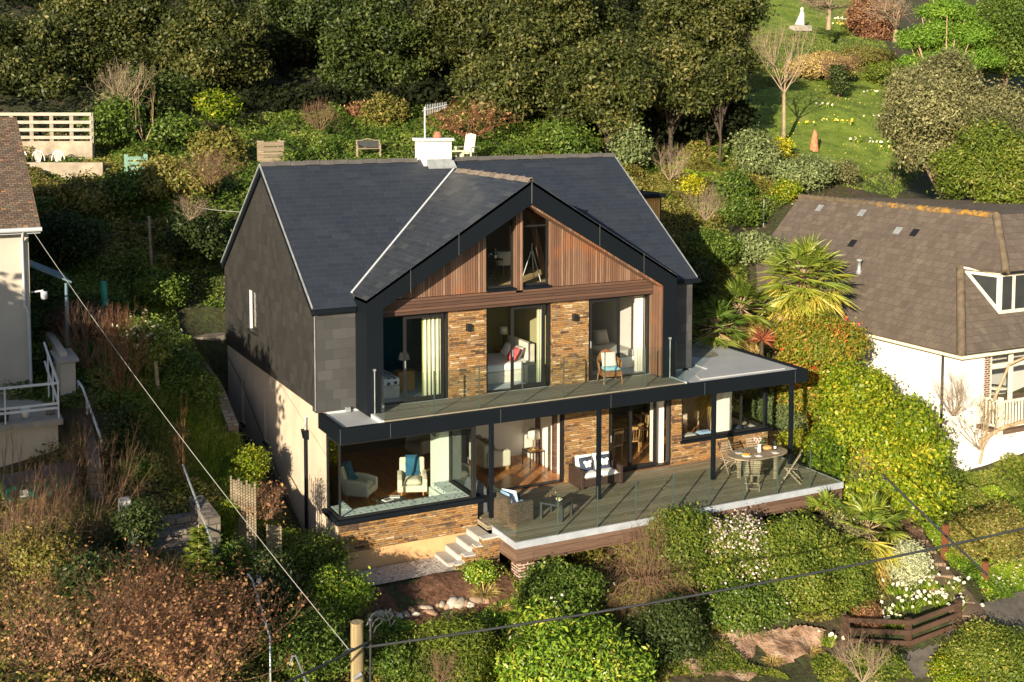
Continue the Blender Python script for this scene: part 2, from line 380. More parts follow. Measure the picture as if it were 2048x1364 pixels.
m = MB(); m.bar((L+e+.012, -e, zM(-e)-.01), (L+e+.012, YR, zM(YR)-.01), .03, .05)
m.build('verge_trim', M['lead'], roof)
m = MB(); m.bar((-e+.02, -e, zM(-e)-.16), (-e+.02, YR, zM(YR)-.16), .05, .16); m.bar((-e+.02, YR, zM(YR)-.16), (-e+.02, 9.5, zM(9.5)-.16), .05, .16); m.build('bargeboard', M['black_metal'], roof)
m = MB()
for xa, xb in ((-.16, 1.03), (10.79, L+.2)): MB().box(xa, xb, -.24, -.06, 5.30, 5.43).build('gutter', M['black_metal'], H, .01)
# ---- black gable frame
fr = MB(); y0, dy = -.9, .88
fr.prism([(1.06, y0, 2.66), (1.52, y0, 2.66), (1.52, y0, 5.44), (1.06, y0, 5.69)], (0, dy, 0))
fr.prism([(1.06, y0, 5.69), (1.52, y0, 5.44), (XG, y0, 8.0), (XG, y0, 8.645)], (0, dy, 0))
fr.prism([(XG, y0, 8.0), (10.30, y0, 5.44), (10.76, y0, 5.69), (XG, y0, 8.645)], (0, dy, 0))
fr.prism([(10.30, y0, 2.66), (10.76, y0, 2.66), (10.76, y0, 5.69), (10.30, y0, 5.44)], (0, dy, 0))
gf = fr.build('gable_frame', M['black_metal'], H)
for x, z in ((3.7, 7.0), (8.1, 7.0), (9.6, 6.1), (2.3, 6.1)):   # panel seams of the black cladding
    MB().bar((x, y0-.002, z-.28), (x, y0-.002, z+.32), .01, .006, (0, 1, 0)).build('seam', M['seam'], gf)
m = MB(); m.bar((XG, y0-.003, 8.02), (XG, y0-.003, 8.62), .02, .01, (0, 1, 0)); m.build('seam', M['seam'], gf)
# timber lining of the frame's inside (right leg and soffits)
m = MB(); m.box(10.24, 10.298, -.86, -.12, 2.72, 5.42)
m.build('reveal_boards', M['timber_slats'], gf)
m = MB(); m.prism([(XG, -.86, 7.99), (10.28, -.86, 5.435), (10.25, -.86, 5.38), (XG, -.86, 7.93)], (0, .44, 0)); m.build('soffit_boards', M['timber_slats'], gf)
# ---- timber cladding in the gable
yc = -.40
def under(x): return 7.95-.583*abs(x-XG)+.1
m = MB(); m.prism([(1.53, yc, 5.575), (4.75, yc, 5.575), (4.75, yc, under(4.75)), (1.53, yc, 5.576)], (0, .1, 0)); m.build('timber_cladding', M['timber_slats'], H)
m = MB(); m.prism([(6.77, yc, 5.575), (10.29, yc, 5.575), (10.29, yc, 5.576), (6.77, yc, under(6.77))], (0, .1, 0)); m.build('timber_cladding', M['timber_slats'], H)
m = MB(); m.prism([(5.66, yc-.05, 5.5), (5.87, yc-.05, 5.5), (5.87, yc-.05, 8.0), (5.66, yc-.05, 7.92)], (0, .2, 0)); m.build('timber_mullion', M['timber_slats'], H)
m = MB(); m.box(1.53, 10.235, -.45, -.2, 5.13, 5.56); m.build('timber_beam', M['timber_beam'], H, .006)
# attic windows
for a, b in ((4.75, 5.66), (5.87, 6.77)):
    zt = lambda x: under(x)-.02
    m = MB(); m.box(a, a+.05, yc+.12, yc+.18, 5.64, zt(a)-.02); m.box(b-.05, b, yc+.12, yc+.18, 5.64, zt(b)-.02)
    m.box(a+.05, b-.05, yc+.12, yc+.18, 5.64, 5.70)
    if b > 6: m.box(a+.05, b-.05, yc+.12, yc+.17, 7.30, 7.35)
    wf = m.build('attic_window', M['black_matt'], H)
    MB().prism([(a+.05, yc+.15, 5.70), (b-.05, yc+.15, 5.70), (b-.05, yc+.15, zt(b)), (a+.05, yc+.15, zt(a))], (0, .01, 0)).build('pane', M['glass'], wf)
    MB().box(a+.003, b-.003, yc-.08, yc+.12, 5.565, 5.635).build('sill', M['black_metal'], wf)
# ---- upper floor stone panels
for a, b in ((3.67, 4.81), (6.88, 8.11)):
    sp = MB().box(a, b, -.30, .0, 2.66, 5.128).build('stone_panel', M['stone'], H)
    lx = (a+b)/2+(.0 if a < 5 else .12)
    m = MB().box(lx-.07, lx+.07, -.42, -.302, 4.52, 4.72); m.build('wall_light', M['black_matt'], sp, .01)
# ---- sliding doors: a fixed frame, a leaf with its pane and handle
def slider(x0, x1, y, z0, z1, leaf, par, third=None, nleaf=1):
    t = .055
    m = MB(); m.box(x0, x0+t, y-.09, y+.09, z0, z1); m.box(x1-t, x1, y-.09, y+.09, z0, z1); m.box(x0+t, x1-t, y-.09, y+.09, z1-t, z1); m.box(x0+t, x1-t, y-.09, y+.09, z0-.02, z0+.015)
    d = m.build('sliding_door', M['black_matt'], par)
    k = 0
    for (a, b) in leaf:
        yy = y-.05+.05*(k % 2); k += 1; s = .085
        m = MB(); m.box(a, a+s, yy-.025, yy+.025, z0+.02, z1-t); m.box(b-s, b, yy-.025, yy+.025, z0+.02, z1-t); m.box(a+s, b-s, yy-.025, yy+.025, z1-t-s, z1-t); m.box(a+s, b-s, yy-.025, yy+.025, z0+.02, z0+.12)
        lf = m.build('door_leaf', M['black_matt'], d)
        MB().box(a+s, b-s, yy-.008, yy+.008, z0+.12, z1-t-s).build('pane', M['glass'], d)
    a = leaf[0][0]
    MB().box(a+.03, a+.05, y-.11, y-.077, z0+.95, z0+1.15).build('handle', M['lead'], d)
    return d
UF = 2.70
slider(1.54, 3.665, -.16, UF, 5.12, [(2.36, 3.55), (2.50, 3.61)][:1], H)
slider(4.815, 6.875, -.16, UF, 5.12, [(5.62, 6.70), (5.78, 6.82)][:1], H)
slider(8.115, 10.24, -.16, UF, 5.12, [(8.17, 9.22)], H)
# ---- balcony: slab/canopy, fascia, boards, glass
cp = MB(); cp.box(.14, 14.86, -1.66, .3, 2.26, 2.58); cp.box(11.95, 14.86, .3, 8.6, 2.26, 2.58); can = cp.build('canopy_slab', M['black_matt'], H)
m = MB(); m.box(-.0, 15.0, -1.80, -1.66, 2.27, 2.655); m.box(0.0, .14, -1.66, -.056, 2.27, 2.655); m.box(14.86, 15.0, -1.66, 8.6, 2.27, 2.655)
fas = m.build('fascia', M['black_metal'], can, .004)
for x in (1.35, 4.5, 7.95, 11.15, 14.5): MB().box(x-.004, x+.004, -1.804, -1.80, 2.272, 2.65).build('seam', M['seam'], fas)
m = MB(); m.box(-.003, .006, -1.804, -1.80, 2.272, 2.655); m.build('seam', M['seam'], fas)
m = MB(); m.box(.14, 1.155, -1.66, -.056, 2.58, 2.60); m.build('roof_sheet', M['flat_roof'], can)
m = MB(); m.box(10.62, 14.86, -1.66, -.056, 2.58, 2.60); m.box(11.93, 14.86, -.056, 8.6, 2.58, 2.60); m.build('roof_sheet', M['flat_roof'], can)
m = MB(); m.prism([(11.3, -1.35, 2.60), (14.5, -1.35, 2.60), (14.5, 6, 2.60), (12.3, 6, 2.60), (12.3, -.35, 2.60), (11.5, -.85, 2.6)], (0, 0, .045)); m.build('roof_panel', M['flat_roof'], can, .02)
m = MB(); m.add([(13.4+.75*math.cos(a)*(1+.15*math.sin(3*a)), 2.0+1.1*math.sin(a), 2.649) for a in [k*math.pi/9 for k in range(18)]], [tuple(range(18))]); m.build('puddle_stain', M['flat_roof_stain'], can)
m = MB(); m.box(12.1, 12.75, 1.7, 2.3, 2.648, 2.70); m.build('roof_vent', M['black_matt'], can, .01)
m = MB(); m.box(.75, .87, -.16, -.06, 2.62, 2.74); m.build('outlet', M['lead'], can)
bd = MB().box(1.24, 10.55, -1.655, -.27, 2.60, 2.685).build('balcony_boards', M['deck_dark'], H)
for a_, b_ in ((1.16, 1.24), (10.55, 10.62)): MB().box(a_, b_, -1.655, -.9, 2.60, 2.70).build('balcony_edge', M['white_trim'], H)
gx = [1.26, 2.64, 3.95, 5.24, 6.53, 7.85, 9.19, 10.52]
for i in range(7):
    MB().box(gx[i]+.008, gx[i+1]-.008, -1.642, -1.628, 2.66, 3.83).build('glass_panel', M['glass_rail'], H)
for x in gx[1:-1]: MB().box(x-.004, x+.004, -1.655, -1.60, 2.66, 3.83).build('glass_joint', M['glass_edge'], H)
MB().box(1.253, 1.267, -1.62, -.93, 2.66, 3.83).build('glass_panel', M['glass_rail'], H)
MB().box(10.513, 10.527, -1.62, -.93, 2.66, 3.83).build('glass_panel', M['glass_rail'], H)
for x in (1.26, 10.52): m = MB(); m.tube([(x, -.93, 2.69), (x, -.93, 3.86)], .014, 6); m.box(x-.03, x+.03, -.96, -.90, 3.83, 3.88); m.build('glass_clamp', M['lead'], H)
# ---- slender posts under the canopy
for x in (4.25, 7.6, 11.53, 14.42):
    p = MB().box(x-.055, x+.055, -1.79+.0, -1.68, -.3, 2.268).build('canopy_post', M['black_metal'], H, .005)
MB().box(14.85, 14.95, .02, .12, -.3, 2.255).build('canopy_post', M['black_metal'], H)
# ---- bay window and plinth
by = MB(); by.box(.003, 3.9, -1.62, -1.563, -.62, .17); by.box(3.78, 3.9, -1.56, .1, -.62, .17)
bay = by.build('bay_stone', M['stone'], H)
MB().box(0.003, 3.6, -1.60, -1.563, -1.4, -.623).build('bay_plinth', M['render_peach'], H)
m = MB(); m.prism([(-.14, -1.84, .17), (4.08, -1.84, .17), (4.08, -1.84, .23), (-.14, -1.84, .34)][::1], (0, .01, 0))
m = MB(); m.box(-.12, 4.05, -1.82, -1.55, .175, .30); m.box(-.12, .06, -1.55, -.62, .175, .30); m.box(3.72, 4.05, -1.55, .05, .175, .30)
m.build('bay_sill', M['black_metal'], bay, .03)
bw = MB(); bw.box(0.0, .05, -1.68, -1.63, .30, 2.26); bw.box(3.72, 3.82, -1.69, -1.58, .30, 2.26); bw.box(.05, 3.72, -1.68, -1.63, .30, .35); bw.box(.05, 3.72, -1.68, -1.63, 2.20, 2.26)
bw.box(0.0, .05, -1.63, -.70, .30, .35); bw.box(0, .05, -.76, -.70, .35, 2.26); bw.box(0, .05, -1.63, -.76, 2.2, 2.26)
bw.box(3.76, 3.82, -1.58, -.10, .30, .35); bw.box(3.76, 3.82, -.18, -.10, .35, 2.26); bw.box(3.76, 3.82, -1.58, -.18, 2.2, 2.26)
bwf = bw.build('bay_window', M['black_matt'], H)
MB().box(.05, 3.72, -1.66, -1.65, .35, 2.20).build('pane', M['glass'], bwf)
MB().box(.02, .03, -1.63, -.76, .35, 2.20).build('pane', M['glass'], bwf)
MB().box(3.785, 3.795, -1.58, -.18, .35, 2.20).build('pane', M['glass'], bwf)
def spotted():
    m_, t, p, o = NM('seat_fabric'); v = t.nodes.new('ShaderNodeTexVoronoi'); v.inputs['Scale'].default_value = 6.5; v.inputs['Randomness'].default_value = .35
    t.links.new(uvo(t), v.inputs['Vector']); n = noise(t, uvo(t), 40, 2)
    d = mth(t, 'ADD', v.outputs['Distance'], mth(t, 'MULTIPLY', n, .25))
    t.links.new(ramp(t, d, [(.36, (.09, .16, .2)), (.42, (.5, .6, .55))]), p.inputs['Base Color']); p.inputs['Roughness'].default_value = .9; return m_
M['seat_fabric'] = spotted()
m = MB(); m.box(.07, 3.70, -1.60, -1.12, .20, .34); m.box(.07, .55, -1.118, -.3, .20, .34); m.box(3.22, 3.70, -1.118, -.1, .20, .34)
m.build('window_seat', M['seat_fabric'], H, .03)
m = MB(); m.box(.3, 3.5, -1.12, -1.08, -.3, .2); m.box(.55, .59, -1.1, -.1, -.3, .2); m.box(3.18, 3.22, -1.1, 0, -.3, .2); m.build('seat_front', M['wall_sage'], H)
# interior pillars beside the bay
m = MB(); m.box(3.45, 3.75, -.09, .5, -.3, 2.25); m.build('inner_pillar', M['wall_sage'], H)
m = MB(); m.box(.06, .30, -.70, .0, -.3, 2.25); m.build('inner_pillar', M['wall_sage'], H)
# ---- lower storey front
MB().box(7.5, 9.0, .0, .3, -.3, 2.255).build('stone_panel', M['stone'], H)
MB().box(11.25, 11.62, .0, .3, -.3, 2.255).build('stone_panel', M['stone'], H)
MB().box(11.62, 14.95, .003, .3, -.3, .34).build('stone_panel', M['stone'], H)
slider(4.3, 7.495, .12, -.28, 2.20, [(3.9+.45, 5.2), (7.15, 7.44)][:1], H)
slider(9.0, 11.245, .12, -.28, 2.20, [(9.06, 9.85), (9.75, 10.75)], H)
m = MB(); m.box(3.9, 4.3, -.05, .2, -.3, 2.255); m.build('corner_post', M['black_matt'], H)
rw = MB(); rw.box(11.62, 11.69, .04, .12, .38, 2.25); rw.box(11.69, 14.88, .04, .12, .38, .46); rw.box(11.69, 14.88, .04, .12, 2.18, 2.25); rw.box(14.84, 14.92, .04, .12, .46, 2.18)
rw.box(14.84, 14.92, .12, 3.4, .38, .46); rw.box(14.84, 14.92, .12, 3.4, 2.18, 2.25); rw.box(14.84, 14.92, 3.32, 3.4, .46, 2.18); rw.box(13.9, 13.97, .05, .11, .46, 2.18)
rwf = rw.build('corner_window', M['black_matt'], H)
MB().box(11.69, 14.84, .075, .085, .46, 2.18).build('pane', M['glass'], rwf)
MB().box(14.875, 14.885, .12, 3.32, .46, 2.18).build('pane', M['glass'], rwf)
m = MB(); m.box(11.56, 15.08, -.10, .04, .32, .39); m.box(14.92, 15.08, .04, 3.4, .32, .39); m.build('sill', M['black_metal'], rwf, .01)
MB().box(14.7, 14.93, .3, 9, -1.0, .32).build('side_wall', M['render_cream'], H)
MB().box(14.7, 14.93, 3.4, 9, .32, 2.255).build('side_wall', M['render_cream'], H)
MB().box(13.3, 13.62, .14, .5, -.3, 2.25).build('inner_pillar', M['wall_white'], H)
MB().box(11.7, 14.8, .12, .6, .28, .36).build('window_shelf', M['wall_white'], H)
MB().box(10.92, 11.17, .3, .7, -.3, 2.2).build('inner_pillar', M['wall_white'], H)
# ---- interior shells
m = MB(); m.box(.3, 14.7, -.05, 6.5, -.42, -.30); m.box(.3, 3.8, -1.1, -.05, -.42, -.301); m.build('floor', M['wood_floor'], H)
m = MB(); m.box(.31, 14.7, -.02, 6.4, 2.2, 2.255); m.build('ceiling', M['ceiling'], H)
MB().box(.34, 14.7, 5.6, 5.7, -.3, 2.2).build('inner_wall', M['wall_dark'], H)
MB().box(.36, 1.6, 5.5, 5.6, -.3, 2.2).build('inner_wall', M['wall_grey'], H)
m = MB(); m.box(7.72, 7.84, .3, 3.0, -.3, 2.2); m.build('inner_wall', M['wall_white'], H)
m = MB(); m.box(6.0, 7.72, 3.0, 3.1, -.3, 2.2); m.build('inner_wall', M['wall_white'], H)
m = MB(); m.box(7.62, 7.72, .85, 1.0, -.3, 2.1); m.box(7.62, 7.72, 1.9, 2.05, -.3, 2.1); m.build('door_lining', M['timber_beam'], H)
m = MB(); m.box(9.0, 9.9, 2.6, 3.3, -.3, 1.1); m.build('kitchen_unit', plain('unit_blue', (.12, .2, .23), .5), H)
# upper
m = MB(); m.box(.25, 11.7, -.05, 5.0, 2.60, 2.695); m.box(11.6, 11.7, -.05, .1, 2.6, 2.7); 
m.box(1.45, 10.3, -.27, -.05, 2.6, 2.688); m.build('floor', M['carpet_blue'], H)
m = MB(); m.box(.25, 11.68, -.0, 5.0, 5.15, 5.30); m.build('ceiling', M['ceiling'], H)
MB().box(.3, 4.2, 3.6, 3.7, 2.695, 5.15).build('inner_wall', M['wall_teal'], H)
m = MB(); m.box(4.2, 4.3, .0, 3.7, 2.695, 5.15); m.build('inner_wall', M['wall_teal'], H)
MB().box(4.3, 7.5, 3.4, 3.5, 2.695, 5.15).build('inner_wall', M['wall_olive'], H)
MB().box(7.4, 7.5, .0, 3.4, 2.695, 5.15).build('inner_wall', M['wall_olive'], H)
MB().box(7.5, 11.6, 3.4, 3.5, 2.695, 5.15).build('inner_wall', M['wall_grey'], H)
MB().box(10.3, 10.4, .0, 3.4, 2.695, 5.15).build('inner_wall', M['wall_grey'], H)
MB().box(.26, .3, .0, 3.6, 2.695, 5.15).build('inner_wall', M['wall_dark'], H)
MB().box(4.9, 5.7, 3.3, 3.38, 2.695, 4.75).build('inner_door', plain('door_dark', (.05, .06, .07), .4), H)
MB().box(6.0, 6.3, 3.3, 3.38, 2.695, 4.75).build('inner_door', M['wall_white'], H)
# attic
m = MB(); m.box(3.2, 8.6, -.28, 3.6, 5.45, 5.62); m.build('floor', M['carpet_tan'], H)
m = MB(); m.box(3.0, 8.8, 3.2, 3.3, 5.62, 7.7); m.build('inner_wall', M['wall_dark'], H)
m = MB(); m.prism([(XG, -.25, 8.5), (9.4, -.25, 6.35), (9.4, -.25, 6.28), (XG, -.25, 8.4)], (0, 3.55, 0)); m.build('attic_lining', M['timber_beam'], H)
m = MB(); m.bar((7.5, 1.2, 5.62), (6.9, 1.2, 7.8), .14, .14); m.build('roof_brace', M['timber_slats'], H)
# ---- curtains
def curtain(x0, x1, y, z0, z1, mat, par=H, axis='x'):
    n = 36; V = []; F = []
    for i in range(n+1):
        s = i/n; x = x0+(x1-x0)*s; o = .045*math.sin(s*math.pi*9)
        for z, k in ((z0, 1.15), (z1, .8)):
            V.append((x, y+o*k, z) if axis == 'x' else (y+o*k, x, z))
    F = [(2*i, 2*i+2, 2*i+3, 2*i+1) for i in range(n)]
    mb = MB(); mb.add(V, F, True); c = mb.build('curtain', mat, par)
    s = c.modifiers.new('s', 'SOLIDIFY'); s.thickness = .008; return c
M['curtain_cream'] = tiles('curtain_cream', 40, .09, .01, [(0, (.66, .64, .5)), (1, (.74, .72, .6))], (.5, .56, .14), .9, .001, .1, 1, 0, rot=True, offset=0)
M['curtain_white'] = plain('curtain_white', (.8, .76, .7), .9, var=.05)
curtain(3.05, 3.6, .10, 2.72, 5.02, M['curtain_cream']); curtain(6.62, 6.85, .08, 2.72, 5.02, M['curtain_cream']); curtain(9.93, 10.22, .06, 2.72, 5.1, M['curtain_white'])
# ---- downpipe, hopper
m = MB(); m.tube([(-.07, .85, -1.0), (-.07, .85, 1.75)], .045, 8); dp = m.build('downpipe', M['black_metal'], H)
m = MB(); m.prism([(-.16, .73, 2.0), (-.0, .73, 2.0), (-.0, .73, 1.75), (-.11, .73, 1.75)], (0, .24, 0)); m.build('hopper', M['black_metal'], dp)
m = MB(); m.tube([(-.06, .85, 2.0), (-.06, .83, 2.35), (.1, .83, 2.4)], .035, 8); m.build('outlet', M['lead'], dp)
# ---- chimney
CX0, CX1, CY0, CY1 = 4.98, 5.92, 4.45, 5.15
ch = MB().box(CX0, CX1, CY0, CY1, 8.3, 9.55).build('chimney', M['white_wall'], H)
MB().box(CX0-.07, CX1+.07, CY0-.07, CY1+.07, 9.55, 9.65).build('chimney_cap', M['white_trim'], ch, .01)
MB().lathe([(.14, 0), (.15, .06), (.11, .1), (.11, .18), (.0, .2)], (5.6, 4.8, 9.65), 14).build('chimney_pot', plain('terracotta', (.35, .14, .08), .8), ch)
m = MB(); m.prism([(CX0+.1, CY0-.14, zM(CY0-.14)+.015), (CX1+.12, CY0-.14, zM(CY0-.14)+.015), (CX1+.06, CY0-.01, 8.93), (CX0+.1, CY0-.01, 8.93)], (0, -.01, .02)); m.box(CX0+.1, CX1, CY0-.015, CY0-.002, 8.8, 9.0)
m.build('lead_flashing', M['lead'], ch)
an = thing('tv_aerial', 'white rooftop television aerial on a mast above the white chimney', 'aerial', (5.08, 4.6, 9.65))
m = MB(); m.tube([(5.08, 4.6, 9.65), (5.08, 4.6, 10.62)], .028, 8); m.build('mast', M['white_trim'], an)
m = MB(); a = Vector((4.95, 4.45, 10.5)); b = Vector((5.9, 4.75, 10.68)); m.tube([a, b], .016, 6)
for i in range(13):
    p = a.lerp(b, .12+i*.07); h = .17-.006*i; m.tube([p-Vector((0, .0, h)), p+Vector((0, 0, h))], .008, 4)
m.build('yagi_array', M['white_trim'], an)
MB().tube([(-.1, 9.3, 3.1), (-.16, 9.2, 2.6), (-.1, 7.5, 2.0), (-.1, 5.2, .9), (-.1, 2.5, -.3), (-.15, .9, -.9)], .012, 5).build('cable', M['black_matt'], H)

# ================================================================ LOWER DECK
D = thing('timber_deck', 'raised weathered timber deck with glass panels along the house front', 'deck', (4.0, -3.65, -.85))
DX0, DX1, DY = 4.0, 14.75, -3.65
MB().box(DX0+.01, DX1-.01, DY+.02, -.001, -.42, -.302).build('deck_boards', M['deck_boards'], D)
m = MB(); m.box(DX0-.12, DX0+.008, DY+1.4, -1.65, -.42, -.306); m.build('deck_boards', M['deck_boards'], D)
m = MB(); m.box(DX0-.03, DX1+.03, DY-.03, DY+.018, -.47, -.295); m.box(DX0-.03, DX0+.008, DY+.018, DY+1.3, -.47, -.295); m.box(DX1-.008, DX1+.03, DY+.018, -.0, -.47, -.295)
m.build('white_edging', plain('edging_grey', (.36, .4, .47), .5), D)
m = MB(); m.box(DX0, DX1, DY-.01, DY+.03, -.86, -.473); m.box(DX0, DX0+.04, DY+.03, DY+1.35, -.86, -.473); m.box(DX1-.04, DX1, DY+.03, 0, -.86, -.473)
m.build('skirt_board', M['skirt_wood'], D)
gxs = [DX0+.02+i*(DX1-DX0-.04)/9 for i in range(10)]
for i in range(9): MB().box(gxs[i]+.008, gxs[i+1]-.008, DY+.0, DY+.014, -.3, .80).build('glass_panel', M['glass_rail'], D)
MB().box(DX0+.0, DX0+.014, DY+.025, DY+1.3, -.29, .80).build('glass_panel', M['glass_rail'], D)
for k in range(3): MB().box(DX1-.014, DX1, DY+.03+k*1.2, DY+1.2+k*1.2, -.29, .80).build('glass_panel', M['glass_rail'], D)
for x in gxs[1:-1]: MB().box(x-.004, x+.004, DY-.03, DY+.03, -.3, .80).build('glass_joint', M['glass_edge'], D)
for x in (8.0, 11.5, 14.4):
    MB().box(x-.06, x+.06, DY+.3, DY+.42, -3.0, -.42).build('deck_leg', M['skirt_wood'], D)
m = MB(); m.box(DX0+.1, DX1-.1, DY+.28, DY+.44, -.62, -.43); m.build('joist', M['skirt_wood'], D)
M['brick_dark'] = tiles('brick_dark', .22, .075, .012, [(0, (.1, .035, .025)), (1, (.17, .06, .04))], (.5, .47, .42), .8, .004, .6, 3, .002)
MB().box(4.15, 4.6, DY+.12, DY+.55, -2.1, -.45).build('brick_pier', M['brick_dark'], D)
# ---- stone steps beside the deck
ST = thing('garden_steps', 'grey slab steps with stone cheek wall climbing from gravel to deck', 'steps', (2.7, -2.2, -1.15))
M['slab_grey'] = plain('slab_grey', (.36, .34, .31), .8, var=.12, scale=4, bmp=.2); M['slab_white'] = plain('slab_white', (.5, .5, .5), .8, var=.15, scale=5, bmp=.2)
for i in range(4):
    x1 = 3.86; x0 = 2.62+.31*i; z = -1.0+.175*i
    s = MB().box(x0, x1, -2.52, -1.66, -1.4, z-.04).build('riser', M['slab_white'], ST)
    MB().box(x0-.012, x0+.34, -2.50, -1.67, z-.04, z).build('tread', M['slab_grey'], ST, .006)
m = MB(); m.prism([(2.75, -2.54, -1.9), (2.75, -2.54, -1.0), (3.0, -2.54, -1.0), (3.0, -2.54, -.82), (3.3, -2.54, -.82), (3.3, -2.54, -.62), (3.5, -2.54, -.62), (3.5, -2.54, -.45), (3.99, -2.54, -.45), (3.99, -2.54, -2.0)], (0, -.2, 0))
m.build('cheek_wall', M['stone'], ST)
for a, b, z in ((2.72, 3.0, -1.0), (3.0, 3.3, -.82), (3.3, 3.5, -.62), (3.5, 4.0, -.45)): MB().box(a, b, -2.76, -2.52, z, z+.03).build('coping', M['slab_white'], ST)
# ================================================================ TERRAIN
CP = np.array([
 (9.1,-6.6,-3.1),(14.1,-8.1,-3.35),(15.1,-8,-2.85),(16.5,-4,-1.6),(17.3,-7.9,-2.6),(21.6,-3.2,-1.5),(19,0,-.8),(16,1,-.6),(17,4,.5),(18,7.5,2.3),(20,4.5,.6),(24,2,.5),(30,0,.5),
 (-4.35,-1.8,.5),(-7.4,-5.9,.1),(-12,-8,.2),(-12,4,.9),(-6.1,3.6,.9),(-9,4.0,.8),(-12,12,3),(-2.1,2.7,1.15),(-1.6,5.3,2.3),(-3.4,4.7,2.2),(-5.2,4.5,1.9),(-3.8,10,3.6),(-6.4,7.3,2.2),(-2.1,16.6,6.1),(-2.5,14.5,5.1),(-.6,11,3.0),
 (-3.4,26,8.6),(-3.6,22,7.5),(-8,24,8.0),(-2.3,44,13.4),(5.3,22,8.3),(9.4,21,8.4),(13.2,19.3,8.4),(3,11,2.9),(11,11,3.2),(8,14.5,5.6),(2,15,5.8),(13,13,5.0),
 (37.8,21.5,9.3),(50.7,33.2,11.9),(60,52,17.6),(30.8,15.9,7.5),(23.6,13.8,6.1),(18.5,10.5,4.6),(27.3,18.8,7.5),(36.9,15,6.2),(45,12,6),(17.9,27,10.5),(7.6,27,9.8),(27,52,17.8),(7,57,17.4),(-10,57,17),(75,50,16.6),(60,20,8),(26,32,11),(60,0,3),(40,-5,0),
 (0,-2.7,-1.2),(2.8,-2.7,-1.15),(.5,-3.8,-1.6),(3.4,-3.9,-1.55),(0,-6,-2.9),(4,-6,-2.9),(4,-8.5,-3.9),(-1.5,-3,-.9),(-3,-6,-1.2),(-3,-10,-3.2),(8,-3.7,-1.9),(12,-3.7,-1.7),(14.8,-3.7,-1.35),(9,-10,-4.6),(16,-11,-4.6),(20,-12,-4.4),(-8,-12,-2.5),(0,-14,-6),(10,-15,-7),(24,-7,-2.8),(30,-12,-4),(-16,-14,-3),(-18,0,0),(-18,30,9),(-15,44,13),(80,-10,0),(-1.2,-.5,-.5)], dtype=float)
def _tps():
    X = CP[:, :2]; n = len(X); d = np.linalg.norm(X[:, None]-X[None], axis=2)
    K = np.where(d > 0, d*d*np.log(d+1e-12), 0)+np.eye(n)*.8
    P = np.hstack([np.ones((n, 1)), X]); A = np.block([[K, P], [P.T, np.zeros((3, 3))]])
    return np.linalg.solve(A, np.concatenate([CP[:, 2], np.zeros(3)]))
_W = _tps()
def sstep(a, b, x): t = np.clip((x-a)/(b-a), 0, 1); return t*t*(3-2*t)
def vnoise(x, y, s, seed=0):
    x = x/s+seed*17.3; y = y/s+seed*9.7; i = np.floor(x); j = np.floor(y); fx = x-i; fy = y-j
    def h(a, b): return np.modf(np.abs(np.sin(a*127.1+b*311.7+seed*5.1)*43758.5453))[0]
    fx = fx*fx*(3-2*fx); fy = fy*fy*(3-2*fy)
    return (h(i, j)*(1-fx)+h(i+1, j)*fx)*(1-fy)+(h(i, j+1)*(1-fx)+h(i+1, j+1)*fx)*fy
def ground(x, y):
    x = np.asarray(x, float); y = np.asarray(y, float); sh = np.broadcast(x, y).shape
    x = np.broadcast_to(x, sh).ravel(); y = np.broadcast_to(y, sh).ravel()
    xc = np.clip(x, -18, 80); yc_ = np.clip(y, -15, 57)
    z = np.zeros(len(x))
    for s in range(0, len(x), 20000):
        q = np.stack([xc[s:s+20000], yc_[s:s+20000]], 1); d = np.linalg.norm(q[:, None]-CP[None, :, :2], axis=2)
        z[s:s+20000] = np.where(d > 0, d*d*np.log(d+1e-12), 0)@_W[:-3]+_W[-3]+q@_W[-2:]
    z = z+np.clip(y-57, 0, 200)*.3-np.clip(-15-y, 0, 30)*.45
    z = z+(vnoise(x, y, 2.3, 1)-.5)*.25+(vnoise(x, y, .9, 2)-.5)*.12
    # the alley, the house pit and the space under the deck
    al = np.interp(y, [-1.5, 1, 3, 5, 9.6], [-1.0, -.95, -.3, .3, .4])
    a = sstep(-1.35, -1.15, x)*(1-sstep(-.02, .1, x))*sstep(-1.2, -.8, y)*(1-sstep(9.5, 10.2, y))
    z = z*(1-a)+al*a
    b = sstep(-.02, .1, x)*(1-sstep(14.8, 15.1, x))*sstep(-1.75, -1.5, y)*(1-sstep(9.3, 9.6, y))
    z = z*(1-b)+np.minimum(z, -1.25)*b
    gpad = sstep(-.15, .1, x)*(1-sstep(3.7, 3.9, x))*sstep(-2.75, -2.6, y)*(1-sstep(-1.6, -1.5, y))
    z = z*(1-gpad)+(-1.14)*gpad
    dk = sstep(3.8, 4.2, x)*(1-sstep(14.7, 15, x))*sstep(-3.8, -3.5, y)*(1-sstep(-1.6, -1.5, y))
    z = z*(1-dk)+np.minimum(z, -1.35)*dk
    return z.reshape(sh)
def gz(x, y): return float(ground(np.array([x]), np.array([y]))[0])
def G(u, v, d0=24, d1=150):          # where the line of sight meets the ground
    t = np.arange(d0, d1, .15); r = ray(u, v); P = CAM[None]+t[:, None]*r[None]
    g = ground(P[:, 0], P[:, 1]); k = np.argmax(P[:, 2] < g)
    return P[k] if (P[:, 2] < g).any() else P[-1]
def far_axis(a, b, s, lo, hi):
    mid = list(np.arange(a, b+1e-6, s)); L_ = []; x = a; st = s
    while x > lo: st *= 1.5; x -= st; L_.append(x)
    Hh = []; x = b; st = s
    while x < hi: st *= 1.5; x += st; Hh.append(x)
    return np.array(L_[::-1]+mid+Hh)
_xs = far_axis(-16, 62, .3, -900, 900); _ys = far_axis(-16, 62, .3, -900, 900)
